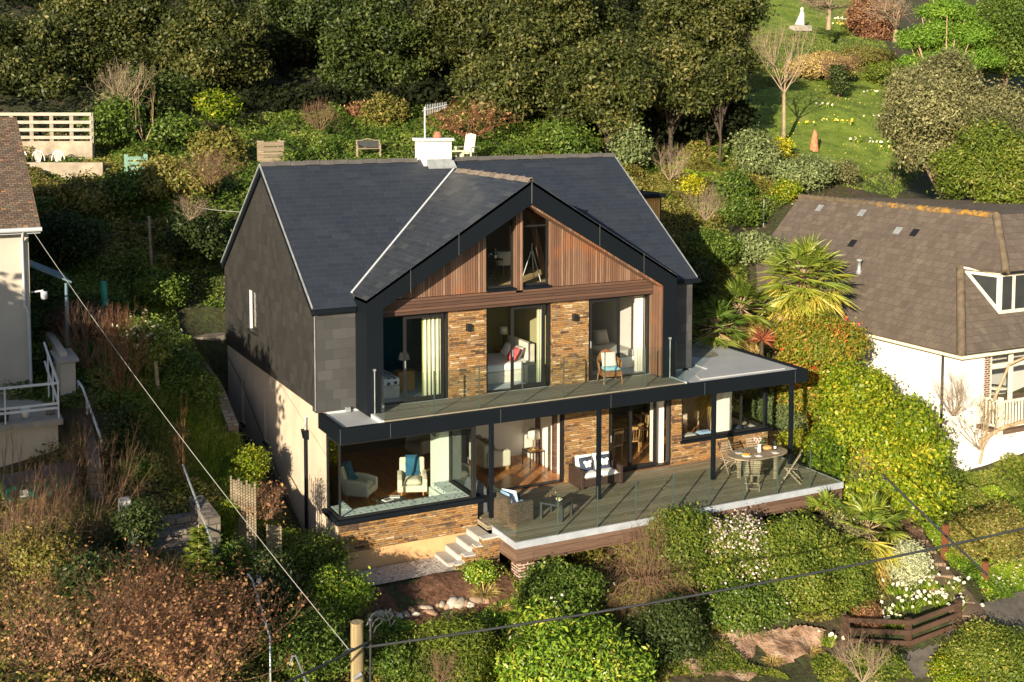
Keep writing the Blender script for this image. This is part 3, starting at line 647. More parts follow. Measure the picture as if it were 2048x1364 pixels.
gx_, gy_ = np.meshgrid(_xs, _ys); gz_ = ground(gx_, gy_)
def grid_mesh(name, xs, ys, Z, mat, keep=None):
    nx, ny = len(xs), len(ys); X, Y = np.meshgrid(xs, ys); V = np.stack([X, Y, Z], 2).reshape(-1, 3)
    idx = np.arange(nx*ny).reshape(ny, nx); F = np.stack([idx[:-1, :-1], idx[:-1, 1:], idx[1:, 1:], idx[1:, :-1]], 2).reshape(-1, 4)
    if keep is not None:
        F = F[keep(V[F].mean(1))]; used = np.unique(F); mp = np.zeros(len(V), int); mp[used] = np.arange(len(used)); V = V[used]; F = mp[F]
    me = np_mesh(name, V, F, mat, True)
    o = bpy.data.objects.new(name, me); S.collection.objects.link(o); return o
def np_mesh(name, V, F, mat, smooth=False, rnd=None):
    me = bpy.data.meshes.new(name); n = len(V); k = F.shape[1]
    me.vertices.add(n); me.vertices.foreach_set('co', V.astype(np.float32).ravel())
    me.loops.add(len(F)*k); me.loops.foreach_set('vertex_index', F.astype(np.int32).ravel())
    me.polygons.add(len(F)); me.polygons.foreach_set('loop_start', np.arange(0, len(F)*k, k, dtype=np.int32)); me.polygons.foreach_set('loop_total', np.full(len(F), k, np.int32))
    if smooth: me.polygons.foreach_set('use_smooth', np.ones(len(F), bool))
    if rnd is not None:
        a = me.attributes.new('rnd', 'FLOAT', 'POINT'); a.data.foreach_set('value', rnd.astype(np.float32))
    me.materials.append(mat); me.update(calc_edges=True); return me
def pos(t): return t.nodes.new('ShaderNodeNewGeometry').outputs['Position']
def soil_mat():
    m, t, p, o = NM('hillside'); P = pos(t)
    a = noise(t, P, .55, 6, .6); b = noise(t, P, 6, 5, .65)
    c1 = ramp(t, b, [(.25, (.02, .016, .009)), (.45, (.035, .035, .012)), (.6, (.04, .06, .014)), (.8, (.1, .09, .035))])
    c2 = ramp(t, b, [(.3, (.035, .024, .015)), (.55, (.07, .05, .03)), (.8, (.12, .095, .05))])
    t.links.new(mixc(t, ramp(t, a, [(.47, (0, 0, 0)), (.62, (1, 1, 1))]), c1, c2), p.inputs['Base Color'])
    p.inputs['Roughness'].default_value = .95; bump(t, p, b, .8, .12); return m
M['soil'] = soil_mat()
gr = grid_mesh('ground', _xs, _ys, gz_, M['soil']); tag(gr, kind='structure')
def inpoly(P, poly):
    x, y = P[:, 0], P[:, 1]; c = np.zeros(len(P), bool); n = len(poly)
    for i in range(n):
        x1, y1 = poly[i][:2]; x2, y2 = poly[(i+1) % n][:2]
        cond = ((y1 > y) != (y2 > y)) & (x < (x2-x1)*(y-y1)/((y2-y1) if y2 != y1 else 1e-9)+x1); c ^= cond
    return c
def drape(name, poly, off, mat, step=.15, rough=0):
    P = np.array([q[:2] for q in poly]); xs = np.arange(P[:, 0].min(), P[:, 0].max()+step, step); ys = np.arange(P[:, 1].min(), P[:, 1].max()+step, step)
    X, Y = np.meshgrid(xs, ys); Z = ground(X, Y)+off+(vnoise(X, Y, .5, 7)-.5)*rough
    return tag(grid_mesh(name, xs, ys, Z, mat, lambda c: inpoly(c, poly)), kind='structure')
def pix(*uv, **k): return [G(u, v, **k) for u, v in uv]
def noisy(name, cols, scale, detail=6, rough=.9, bs=.6, bd=.03, spec=.3):
    m, t, p, o = NM(name); P = pos(t); n = noise(t, P, scale, detail, .65)
    t.links.new(ramp(t, n, cols), p.inputs['Base Color']); p.inputs['Roughness'].default_value = rough; p.inputs['Specular IOR Level'].default_value = spec
    bump(t, p, n, bs, bd); return m
def gravel_mat():
    m, t, p, o = NM('gravel'); v = t.nodes.new('ShaderNodeTexVoronoi'); v.inputs['Scale'].default_value = 28; t.links.new(pos(t), v.inputs['Vector'])
    s = N(t, 'SeparateColor'); t.links.new(v.outputs['Color'], s.inputs[0])
    t.links.new(ramp(t, s.outputs[0], [(.0, (.2, .18, .17)), (.5, (.42, .39, .36)), (1, (.65, .6, .56))]), p.inputs['Base Color'])
    p.inputs['Roughness'].default_value = .9; bump(t, p, v.outputs['Distance'], .8, .02).invert = True; return m
M['gravel'] = gravel_mat()
M['red_soil'] = noisy('red_soil', [(.3, (.05, .025, .016)), (.5, (.11, .055, .035)), (.75, (.2, .11, .07))], 7, bs=1, bd=.08)
M['lawn'] = noisy('lawn', [(.28, (.15, .13, .06)), (.38, (.085, .13, .018)), (.5, (.135, .2, .025)), (.6, (.18, .24, .04)), (.72, (.26, .24, .09))], .9, bs=.8, bd=.05)
M['rock'] = noisy('rock', [(.32, (.07, .05, .03)), (.45, (.26, .16, .11)), (.55, (.4, .27, .2)), (.7, (.5, .38, .3))], 2.2, bs=1, bd=.2)
M['asphalt'] = noisy('asphalt', [(.3, (.06, .055, .05)), (.7, (.12, .11, .1))], 4, bs=.3, bd=.01)
M['path_stone'] = tiles('path_stone', .7, .5, .02, [(0, (.2, .14, .095)), (1, (.33, .24, .16))], (.1, .07, .05), .85, .01, .6, 1.5, .12, stain=(2, .5, .8, (.12, .1, .06)))
tag(grid_mesh('gravel_strip', np.arange(-.1, 3.0, .15), np.arange(-2.75, -1.55, .15), np.full((8, 21), -1.10), M['gravel']), kind='structure')
drape('soil_bed', [(-.4, -3.9), (2.6, -4.3), (3.9, -4.1), (4.0, -2.9), (.0, -2.8)], .05, M['red_soil'], .06, .16)
drape('lawn', pix((1395, 215), (1560, 175), (1640, 160), (1800, 165), (1830, 200), (1800, 330), (1740, 350), (1640, 340), (1560, 300), (1480, 290), (1440, 240), d0=40), .06, M['lawn'], .3)
drape('lawn', pix((1540, 0), (1720, 0), (1720, 60), (1640, 75), (1530, 70), d0=60), .06, M['lawn'], .5)
# foot of the slope, path and rock at the lower right
drape('rock_ledge', pix((1350, 1275), (1450, 1262), (1560, 1265), (1650, 1270), (1640, 1310), (1500, 1364), (1330, 1364)), .1, M['rock'], .05, .35)
drape('lane', pix((1905, 1240), (2048, 1190), (2100, 1240), (2080, 1310), (1900, 1364), (1720, 1364), (1700, 1330), (1890, 1290)), .06, M['asphalt'], .06)
drape('garden_path', pix((1785, 1010), (1812, 1000), (1850, 1080), (1900, 1150), (1960, 1215), (1975, 1245), (1910, 1262), (1870, 1190), (1820, 1110)), .07, M['path_stone'], .05, .1)
# ================================================================ FURNITURE
def wicker(name, c1, c2):
    m, t, p, o = NM(name); uv = uvo(t); b = brick(t, uv, .05, .022, .004, .5)
    t.links.new(mixc(t, b.outputs[1], ramp(t, b.outputs[0], [(0, c1), (1, c2)]), (.01, .008, .007)), p.inputs['Base Color']); p.inputs['Roughness'].default_value = .6
    bump(t, p, mth(t, 'SUBTRACT', 1, b.outputs[1]), .8, .01); return m
M['wicker_brown'] = wicker('wicker_brown', (.05, .028, .022), (.1, .06, .045)); M['wicker_grey'] = wicker('wicker_grey', (.1, .075, .06), (.26, .2, .16)); M['wicker_tan'] = wicker('wicker_tan', (.35, .15, .06), (.55, .26, .11))
M['fab_white'] = plain('fab_white', (.78, .78, .78), .9, var=.04, bmp=.1); M['fab_navy'] = plain('fab_navy', (.03, .045, .09), .9); M['fab_blue'] = plain('fab_blue', (.3, .45, .66), .9, var=.12, scale=14)
M['fab_cream'] = plain('fab_cream', (.62, .6, .47), .9, var=.04, bmp=.15); M['fab_teal'] = tiles('fab_teal', .03, .03, .003, [(0, (.015, .11, .2)), (1, (.03, .17, .28))], (.01, .07, .13), .95, .004, .5, 1, 0)
M['fab_taupe'] = plain('fab_taupe', (.3, .26, .23), .9, var=.06); M['fab_grey'] = plain('fab_grey', (.42, .4, .38), .9, var=.06)
M['oak'] = plain('oak', (.42, .24, .09), .5, var=.2, scale=3); M['teak_grey'] = tiles('teak_grey', 30, .07, .006, [(0, (.22, .18, .13)), (1, (.34, .28, .2))], (.06, .05, .035), .7, .004, .5, 1, 0, offset=0, grain=(3, 30, .5))
M['plastic_dark'] = plain('plastic_dark', (.035, .04, .045), .45); M['china'] = plain('china', (.8, .79, .76), .3, var=.02); M['lamp_shade'] = plain('lamp_shade', (.62, .62, .56), .9, var=.03)
M['clear_glass'] = glassmat('clear_glass', (.93, .94, .95), .12); M['wine_red'] = plain('wine_red', (.2, .01, .015), .2); M['leaf_small'] = plain('leaf_small', (.06, .14, .03), .6, var=.4, scale=20)
M['ceramic_grey'] = plain('ceramic_grey', (.2, .2, .2), .6)

def cream_armchair(label):
    t = thing('armchair', label, 'armchair', group='cream armchairs in the bay window')
    m = MB(); m.box(-.34, .34, -.38, .30, .16, .34); m.build('base', M['fab_cream'], t, .03)
    MB().cushion((0, -.06, .40), .5, .6, .2).build('seat_cushion', M['fab_cream'], t)
    for s in (-1, 1):
        m = MB(); m.prism([(s*.28, -.40, .16), (s*.28, -.40, .52), (s*.28, -.1, .60), (s*.28, .28, .62), (s*.28, .28, .16)], (s*.14, 0, 0)); m.build('arm', M['fab_cream'], t, .04)
    m = MB(); m.prism([(-.36, .20, .30), (-.36, .40, .95), (-.36, .52, .92), (-.36, .36, .16), (-.36, .24, .16)], (.72, 0, 0)); m.build('backrest', M['fab_cream'], t, .05)
    for x in (-.3, .3):
        for y in (-.34, .26): MB().tube([(x, y, .17), (x*1.05, y*1.05, 0)], [.028, .018], 6).build('leg', M['oak'], t)
    return t
def throw(par_loc, rz, label):
    t = MB()
    prof = [(.12, .50), (.23, .60), (.36, .93), (.44, .975), (.535, .93), (.46, .5)]
    V = [(x, y, z) for y, z in prof for x in (-.19, .19)]
    t.add(V, [(2*i, 2*i+1, 2*i+3, 2*i+2) for i in range(len(prof)-1)])
    o = t.build('throw', M['fab_teal'], None, org=(0, 0, 0)); s = o.modifiers.new('s', 'SOLIDIFY'); s.thickness = .02; s.offset = 1
    o.location = par_loc; o.rotation_euler = (0, 0, rz); tag(o, label, 'throw'); return o
FZ = -.298
pa = at(832, 990, z=FZ); pb = at(722, 998, z=FZ)
a1 = cream_armchair('cream fabric armchair facing the bay window, the one right of centre, not turned'); place(a1, (pa[0]-.05, pa[1]+.15, FZ), -.38)
throw(tuple(a1.location), -.38, 'blue knitted throw draped over the right-hand cream armchair')
a2 = cream_armchair('cream armchair turned sideways in the left corner of the bay window'); place(a2, (pb[0], pb[1]+.1, FZ), .85)
throw(tuple(a2.location), .85, 'blue throw over the left-corner cream armchair beside the floor lamp')
t = thing('recliner', 'high-backed taupe recliner chair behind the cream armchairs', 'armchair')
MB().box(-.35, .35, -.4, .3, .15, .45).build('seat', M['fab_taupe'], t, .06)
m = MB(); m.prism([(-.33, .15, .4), (-.33, .45, 1.25), (-.33, .6, 1.2), (-.33, .32, .3)], (.66, 0, 0)); m.build('backrest', M['fab_taupe'], t, .07)
for s in (-1, 1): MB().box(s*.32, s*.44, -.38, .3, .2, .62).build('arm', M['fab_taupe'], t, .05)
q = at(845, 912, z=FZ); place(t, (q[0], q[1], FZ), -1.3)
def shade_lamp(name, label, cat, base_h, pr, shade, mat_stem, grp=None):
    t = thing(name, label, cat, group=grp); r0, r1, h = shade
    MB().lathe([(pr, 0), (pr, .02), (.012, .03), (.012, base_h)], n=16).build('stem', mat_stem, t)
    m = MB(); m.lathe([(r0, base_h-.03), (r1, base_h-.03+h)], n=24); s = m.build('lamp_shade', M['lamp_shade'], t); k = s.modifiers.new('s', 'SOLIDIFY'); k.thickness = .005; return t
l = shade_lamp('floor_lamp', 'floor lamp with a drum shade in the left corner of the bay', 'lamp', 1.15, .13, (.2, .2, .26), M['oak']); q = at(690, 1000, z=FZ); place(l, (.75, q[1]+.35, FZ))
# coffee table with books inside bay
t = thing('low_table', 'dark low table behind the bay window seat carrying papers', 'table')
MB().box(-.35, .35, -.25, .25, .36, .40).build('tabletop', M['plastic_dark'], t, .01)
for x in (-.3, .3):
    for y in (-.2, .2): MB().box(x-.02, x+.02, y-.02, y+.02, 0, .36).build('leg', M['plastic_dark'], t)
q = at(785, 1000, z=.1); place(t, (q[0], q[1]+.1, FZ), .2)
for i, (dx, dy, r, lab) in enumerate(((-.12, -.05, .3, 'white framed picture lying on the low table in the bay'), (.13, .06, -.4, 'pale magazine overlapping the frame on the low bay table'))):
    o = MB().box(-.14, .14, -.1, .1, 0, .02).build('picture_frame' if i == 0 else 'magazine', M['china'], None, org=(0, 0, 0)); o.location = (t.location.x+dx, t.location.y+dy, .104+.012*i); o.rotation_euler = (0, 0, r); tag(o, lab, 'picture frame' if i == 0 else 'magazine')
    if i == 0:
        k = MB().box(-.1, .1, -.07, .07, .0205, .024).build('picture', M['ceramic_grey'], None, org=(0, 0, 0)); k.parent = o
o = MB().box(3.425, 3.448, .12, .36, 1.55, 1.85).build('picture_frame', M['black_matt']); tag(o, 'small dark framed picture on the sage pillar beside the bay', 'picture')
k = MB().box(3.42, 3.4255, .16, .32, 1.6, 1.8).build('picture', M['lamp_shade'], o)
# sofa and lamp table in the middle opening
t = thing('sofa', 'cream sofa seen from behind through the open living room door', 'sofa')
MB().box(-.95, .95, -.4, .4, .12, .42).build('base', M['fab_cream'], t, .04)
MB().box(-.95, .95, .25, .47, .12, .82).build('backrest', M['fab_cream'], t, .06)
for s in (-1, 1): MB().box(s*.8, s*1.02, -.42, .38, .12, .62).build('arm', M['fab_cream'], t, .06)
for s in (-.4, .4): MB().cushion((s, .1, .64), .75, .22, .4, rx=0).build('back_cushion', M['fab_taupe'], t)
for x in (-.9, .9): MB().box(x-.04, x+.04, -.38, -.3, 0, .12).build('leg', M['oak'], t)
q = at(1015, 938, z=FZ); place(t, (q[0]-.35, q[1]+.9, FZ), math.pi/2*1.0)
t = thing('side_table', 'small glass-topped metal side table inside the living room door', 'table')
m = MB()
for x in (-.25, .25):
    for y in (-.25, .25): m.box(x-.012, x+.012, y-.012, y+.012, 0, .48)
for a, b in (((-.25, -.25), (.25, -.25)), ((.25, -.25), (.25, .25)), ((.25, .25), (-.25, .25)), ((-.25, .25), (-.25, -.25))): m.bar((a[0], a[1], .48), (b[0], b[1], .48), .024, .024)
m.build('frame', M['black_matt'], t); MB().box(-.24, .24, -.24, .24, .48, .49).build('tabletop', M['oak'], t)
q = at(1075, 935, z=FZ); place(t, (q[0], q[1]+.25, FZ)); tl = t.location.copy()
l = shade_lamp('table_lamp', 'table lamp with white drum shade on the glass side table in the living room', 'lamp', .38, .07, (.2, .17, .27), M['oak']); place(l, (tl.x, tl.y, FZ+.492))
# dining room table and chairs
t = thing('dining_table', 'wooden dining table inside behind the right-hand glass doors', 'table')
MB().box(-.9, .9, -.45, .45, .72, .76).build('tabletop', M['oak'], t, .01)
for x in (-.8, .8):
    for y in (-.38, .38): MB().box(x-.035, x+.035, y-.035, y+.035, 0, .72).build('leg', M['oak'], t)
place(t, (10.6, 2.3, FZ), .15)
def wood_chair(label):
    t = thing('dining_chair', label, 'chair', group='dining chairs indoors'); MB().box(-.22, .22, -.2, .22, .43, .47).build('seat', M['oak'], t, .01)
    for x in (-.19, .19): MB().box(x-.02, x+.02, -.19, -.15, 0, .43).build('leg', M['oak'], t); MB().tube([(x, .2, 0), (x, .2, .45), (x, .27, .95)], .02, 6).build('leg', M['oak'], t)
    m = MB(); m.box(-.19, .19, .25, .28, .84, .93); m.build('top_rail', M['oak'], t)
    for x in (-.12, -.04, .04, .12): MB().tube([(x, .2, .46), (x, .265, .88)], .009, 5).build('spindle', M['oak'], t)
    return t
c = wood_chair('wooden dining chair pulled out in front of the indoor table, left side'); place(c, (10.0, 1.35, FZ), 3.3)
dup(c, (10.9, 1.5, FZ), 2.9, label='wooden dining chair in front of the indoor table, right side')
dup(c, (11.7, 2.5, FZ), -1.5, label='wooden dining chair at the right-hand end of the indoor table')
t = thing('windsor_chair', 'hooped spindle-back chair just inside the corner window', 'chair')
MB().lathe([(.0, .42), (.24, .42), (.25, .44), (.24, .46), (0, .465)], n=18).build('seat', M['oak'], t)
arc = [(.23*math.cos(a), .2+.05*math.sin(a), .46+.62*math.sin(a)) for a in [k*math.pi/12 for k in range(13)]]
MB().tube(arc, .014, 6).build('hoop', M['oak'], t)
for i in range(7):
    x = -.16+i*.053; MB().tube([(x, .18, .46), (x, .24, .46+.62*math.sqrt(max(0, 1-(x/.23)**2))*.97)], .007, 5).build('spindle', M['oak'], t)
for x in (-.15, .15):
    for y in (-.15, .15): MB().tube([(x, y, .43), (x*1.4, y*1.4, 0)], [.016, .012], 6).build('leg', M['oak'], t)
q = at(1410, 905, z=FZ); place(t, (12.5, 1.0, FZ), .5, 1.1)
# cushions on window shelf
for i, (x, lab) in enumerate(((12.1, 'pale grey cushion on the corner window shelf, left'), (12.75, 'blue and white cushion on the corner window shelf, middle'), (14.0, 'dark blue folded blanket on the corner window shelf, right'))):
    o = MB().cushion((0, 0, 0), .55 if i < 2 else .75, .36, .12).build('cushion' if i < 2 else 'blanket', [M['fab_grey'], M['fab_blue'], M['fab_navy']][i], None, org=(0, 0, 0)); o.location = (x, .36, .425); tag(o, lab, 'cushion' if i < 2 else 'blanket')
# ---- bedrooms
def bed(label, w, l, cov, base):
    t = thing('bed', label, 'bed'); MB().box(-w/2, w/2, -l/2, l/2, .0, .34).build('bed_base', base, t, .02)
    MB().box(-w/2-.01, w/2+.01, -l/2-.01, l/2, .34, .56).build('mattress', cov, t, .06); return t
m_, t_, p_, o_ = NM('dotted'); v = t_.nodes.new('ShaderNodeTexVoronoi'); v.inputs['Scale'].default_value = 5.2; v.inputs['Randomness'].default_value = .3; t_.links.new(uvo(t_), v.inputs['Vector'])
t_.links.new(ramp(t_, v.outputs['Distance'], [(.27, (.02, .04, .16)), (.31, (.8, .8, .82))]), p_.inputs['Base Color']); M['dotted'] = m_
M['bed_base'] = plain('bed_base', (.6, .57, .5), .9)
b = bed('bed with white cover of navy dots in the left bedroom', 1.5, 1.9, M['dotted'], M['bed_base']); place(b, (1.75, 1.35, 2.697), 0)
for x, lb in ((1.5, 'left'), (2.15, 'right')):
    o = MB().cushion((0, 0, 0), .6, .45, .22, rx=1.0).build('pillow', M['fab_cream'], None, org=(0, 0, 0)); o.location = (x, 2.1, 3.45); tag(o, 'plump cream pillow at the head of the dotted bed, '+lb+' one', 'pillow')
b = bed('bed with white cover and cream drawers in the middle bedroom', 1.9, 1.5, M['fab_white'], M['bed_base']); place(b, (5.75, 1.35, 2.697), 0)
o = MB().box(-.06, .06, -.75, .75, 0, 1.05).build('headboard', M['bed_base'], None, org=(0, 0, 0)); o.parent = b; o.location = (1.0, 0, 0)
for i, (x, y, mt, lb) in enumerate(((6.45, 1.0, M['fab_grey'], 'grey patterned pillow on the middle bed'), (6.4, 1.55, M['fab_white'], 'white pillow on the middle bed'), (6.25, .85, plain('red_floral', (.5, .08, .09), .9, var=.5, scale=14), 'red floral cushion on the middle bed'))):
    o = MB().cushion((0, 0, 0), .42, .42, .18, ry=-1.0).build('cushion' if i == 2 else 'pillow', mt, None, org=(0, 0, 0)); o.location = (x, y, 3.45); tag(o, lb, 'cushion' if i == 2 else 'pillow')
b = bed('bed with grey cover beside the white curtain in the right bedroom', 1.1, 1.9, M['fab_grey'], M['fab_white']); place(b, (9.75, 1.6, 2.697), 0)
o = MB().cushion((0, 0, 0), .5, .45, .2, rx=1.15).build('cushion', M['fab_taupe'], None, org=(0, 0, 0)); o.location = (9.75, 1.7, 3.5); tag(o, 'taupe patterned cushion propped on the grey bed', 'cushion')
def cab(label, mat, w=.5): 
    t = thing('bedside_cabinet', label, 'cabinet'); MB().box(-w/2, w/2, -.2, .2, 0, .55).build('carcass', mat, t, .01)
    for k in range(3): MB().box(-w/2+.02, w/2-.02, -.215, -.202, .04+k*.17, .18+k*.17).build('drawer', mat, t)
    return t
c = cab('wooden bedside cabinet between dotted bed and curtain', M['oak']); place(c, (2.95, 1.2, 2.697))
l = shade_lamp('table_lamp', 'bedside lamp with white shade on the wooden cabinet by the cream curtain', 'lamp', .34, .07, (.17, .11, .2), M['black_matt']); place(l, (2.95, 1.2, 3.252))
l = shade_lamp('table_lamp', 'bedside lamp with white shade at the far side of the dotted bed', 'lamp', .34, .07, (.17, .11, .2), M['black_matt']); place(l, (2.4, 3.1, 3.252))
c = cab('dark bedside cabinet behind the dotted bed', M['plastic_dark']); place(c, (2.4, 3.1, 2.697))
c = cab('dark bedside drawers at the foot of the middle bedroom curtain', M['plastic_dark'], .4); place(c, (6.55, .36, 2.697))
l = shade_lamp('table_lamp', 'lamp with white shade behind the middle bed', 'lamp', .5, .07, (.14, .12, .22), M['black_matt']); place(l, (6.75, 2.5, 3.252)); c = cab('bedside cabinet behind the middle bed', M['oak'], .4); place(c, (6.75, 2.5, 2.697))
# ---- balcony chair
t = thing('balcony_chair', 'tan wicker tub chair with blue seat pad standing on the balcony', 'chair')
m = MB(); n = 12; V = []
for i in range(n+1):
    a = math.pi*(i/n)*1.16-.25; r = .31; zt = .58+.28*max(0, math.sin(a))**2
    V += [(r*math.cos(a)*.92, r*math.sin(a)*.9, .25), (r*math.cos(a)*1.08, r*math.sin(a)*1.02, zt)]
m.add(V, [(2*i, 2*i+1, 2*i+3, 2*i+2) for i in range(n)], True); o = m.build('backrest', M['wicker_tan'], t); s = o.modifiers.new('s', 'SOLIDIFY'); s.thickness = .025
MB().box(-.27, .27, -.28, .2, .2, .36).build('seat', M['wicker_tan'], t, .02)
MB().cushion((0, -.04, .40), .5, .5, .13).build('seat_pad', plain('pad_blue', (.3, .55, .68), .9), t)
for x in (-.25, .25):
    for y in (-.26, .2): MB().tube([(x, y, .3), (x*1.08, y*1.1, 0)], .022, 6).build('leg', M['wicker_tan'], t)
place(t, (8.63, -.62, 2.687), -.2, 1.05); bc = t
o = MB().cushion((0, 0, 0), .44, .44, .16, rx=1.25).build('cushion', plain('cushion_cream', (.68, .6, .5), .9), None, org=(0, 0, 0)); o.location = (8.65, -.55, 3.32); o.rotation_euler = (0, 0, -.2); tag(o, 'square cream cushion propped on the balcony wicker chair', 'cushion')
# ---- attic: bistro table, bottle, tripod
t = thing('bistro_table', 'small dark round bistro table behind the attic window', 'table')
MB().lathe([(.0, .70), (.28, .70), (.28, .725), (0, .725)], n=20).build('tabletop', M['black_matt'], t); MB().lathe([(0, .3), (.13, .3), (.13, .315), (0, .315)], n=16).build('shelf', M['black_matt'], t)
for k in range(3):
    a = k*2.094+.4; MB().tube([(.22*math.cos(a), .22*math.sin(a), .7), (.1*math.cos(a), .1*math.sin(a), .45), (.12*math.cos(a), .12*math.sin(a), .25), (.26*math.cos(a), .26*math.sin(a), 0)], .011, 6).build('leg', M['black_matt'], t)
place(t, (5.4, .45, 5.62), 0, 1.0)
o = MB().lathe([(.038, 0), (.038, .17), (.015, .23), (.015, .30), (0, .3)], n=12).build('bottle', plain('bottle_green', (.02, .06, .02), .1), None, org=(0, 0, 0)); o.location = (5.45, .42, 6.347); tag(o, 'champagne bottle on the attic bistro table', 'bottle')
k = MB().lathe([(.0395, .03), (.0395, .12)], n=12).build('bottle_label', M['china'], None, org=(0, 0, 0)); k.parent = o
k = MB().lathe([(.017, .24), (.017, .305), (0, .305)], n=12).build('foil', plain('gold_foil', (.7, .4, .1), .3, .6), None, org=(0, 0, 0)); k.parent = o
def wineglass(loc, label, wine=None, grp=None, s=1):
    o = MB().lathe([(.035, 0), (.034, .004), (.005, .008), (.005, .09), (.034, .12), (.04, .16), (.032, .21)], n=12).build('wine_glass', M['clear_glass'], None, org=(0, 0, 0)); o.location = loc; o.scale = (s, s, s); tag(o, label, 'glass', grp)
    if wine:
        k = MB().lathe([(0, .1), (.026, .115), (.036, .14), (0, .141)], n=12).build('wine', wine, None, org=(0, 0, 0)); k.parent = o
    return o
for i, x in enumerate((5.24, 5.32)): wineglass((x, .36+.05*i, 6.347), ['wine glass on the attic bistro table, nearer the table edge', 'wine glass on the attic bistro table, nearer the bottle'][i])
t = thing('tripod', 'silver telescope tripod behind the right attic window', 'tripod')
MB().tube([(0, 0, .75), (0, 0, 1.15)], .02, 8).build('column', M['lead'], t); MB().tube([(-.05, -.1, 1.12), (.05, .16, 1.28)], .035, 8).build('telescope', M['black_matt'], t)
for k in range(3):
    a = k*2.094+.9; MB().tube([(.03*math.cos(a), .03*math.sin(a), .85), (.33*math.cos(a), .33*math.sin(a), 0)], .014, 6).build('leg', M['white_trim'], t)
place(t, (6.75, .65, 5.62))
t = thing('tub_chair', 'pale curved tub chair in the dark attic room', 'chair'); o = MB().lathe([(.22, .35), (.27, .75)], n=16).build('shell', M['lamp_shade'], t); MB().lathe([(.02, 0), (.02, .35), (.22, .37)], n=12).build('pedestal', M['lead'], t); place(t, (6.35, 1.7, 5.62))

# ---- deck furniture
DZ = -.301
def wicker_seat(name, label, w, mat, grp=None):
    t = thing(name, label, 'sofa' if w > 1 else 'armchair', group=grp)
    MB().box(-w/2, w/2, -.36, .3, .08, .3).build('seat', mat, t, .02)
    MB().box(-w/2, w/2, .28, .40, .08, .76).build('backrest', mat, t, .02)
    for s in (-1, 1): MB().box(s*(w/2-.005), s*(w/2+.115), -.38, .40, .03, .58).build('arm', mat, t, .02)
    return t
t = wicker_seat('wicker_sofa', 'brown wicker two-seat sofa against the stone wall on the deck', 1.16, M['wicker_brown'])
place(t, (8.22, -.56, DZ), -.03)
SL = Vector(t.location)
for s in (-1, 1):
    lb = 'left' if s < 0 else 'right'
    o = MB().cushion((0, 0, 0), .58, .62, .16, p=.2).build('seat_cushion', M['fab_white'], None, org=(0, 0, 0)); o.parent = t; o.location = (s*.29, -.07, .37)
    o = MB().cushion((0, 0, 0), .56, .46, .16, rx=1.4, p=.2).build('back_cushion', M['fab_white'], None, org=(0, 0, 0)); o.parent = t; o.location = (s*.29, .2, .62)
    o = MB().cushion((0, 0, 0), .44, .42, .14, rx=1.22).build('cushion', M['fab_navy'], None, org=(0, 0, 0)); o.location = (SL.x+s*.29-.03, SL.y+.03, DZ+.62); o.rotation_euler = (0, 0, s*-.08); tag(o, 'navy cushion with white butterfly on the '+lb+' of the wicker sofa', 'cushion')
    m = MB()
    for q in (-1, 1):
        for (cx_, cz_, rx_, rz_) in ((.075, .05, .065, .055), (.06, -.045, .045, .045)):
            m.add([(q*(cx_+rx_*math.cos(a)), -.105, cz_+rz_*math.sin(a)+.3*rz_*math.cos(a)) for a in [k*math.pi/7 for k in range(14)]][::(1 if q < 0 else -1)], [tuple(range(14))])
    m.add([(-.008, -.107, -.07), (.008, -.107, -.07), (.008, -.107, .08), (-.008, -.107, .08)], [(0, 1, 2, 3)])
    k = m.build('butterfly', M['fab_white'], None, org=(0, 0, 0)); k.parent = o; k.rotation_euler = (-.33, 0, 0)
    s2 = k.modifiers.new('s', 'SOLIDIFY'); s2.thickness = .012; s2.offset = 0
t = wicker_seat('wicker_armchair', 'grey wicker armchair with blue cushions at the left end of the deck', .52, M['wicker_grey']); place(t, (4.72, -2.15, DZ), math.pi/2+.1)
o = MB().cushion((0, 0, 0), .5, .6, .16, p=.2).build('seat_cushion', M['fab_white'], None, org=(0, 0, 0)); o.parent = t; o.location = (0, -.06, .37)
for i, (dx, dy, rz, lb) in enumerate(((-.05, -.02, 0, 'pale blue cushion on the grey wicker armchair'), (.02, .12, .5, 'blue patterned cushion behind the other one on the wicker armchair'))):
    o = MB().cushion((0, 0, 0), .44, .42, .15, rx=1.2).build('cushion', [M['fab_blue'], plain('fab_sky', (.5, .6, .75), .9)][i], None, org=(0, 0, 0)); o.location = (4.55+dx+.1*i, -2.15+dy, DZ+.62); o.rotation_euler = (0, 0, math.pi/2+.1+rz); tag(o, lb, 'cushion')
o = MB(); V = []; 
for i, (y, z) in enumerate(((.0, .462), (-.3, .462), (-.40, .42), (-.43, .1))): V += [(-.22, y, z), (.1, y+.02, z)]
o.add(V, [(2*i, 2*i+1, 2*i+3, 2*i+2) for i in range(3)]); o = o.build('blanket', M['fab_blue'], None, org=(0, 0, 0)); k = o.modifiers.new('s', 'SOLIDIFY'); k.thickness = .02; o.location = (4.72, -2.15, DZ); o.rotation_euler = (0, 0, math.pi/2+.1); tag(o, 'pale blue blanket hanging over the seat of the grey wicker armchair', 'blanket')
t = thing('coffee_table', 'low black square coffee table on the deck holding two glasses', 'table')
MB().box(-.34, .34, -.34, .34, .40, .45).build('tabletop', M['plastic_dark'], t, .008)
for x in (-.3, .3):
    for y in (-.3, .3): MB().box(x-.035, x+.035, y-.035, y+.035, 0, .40).build('leg', M['plastic_dark'], t)
for y in (-.3, .3): MB().box(-.264, .264, y-.02, y+.02, .33, .398).build('apron', M['plastic_dark'], t)
place(t, (5.85, -2.45, DZ), .62); CT = Vector((5.85, -2.45, DZ+.451))
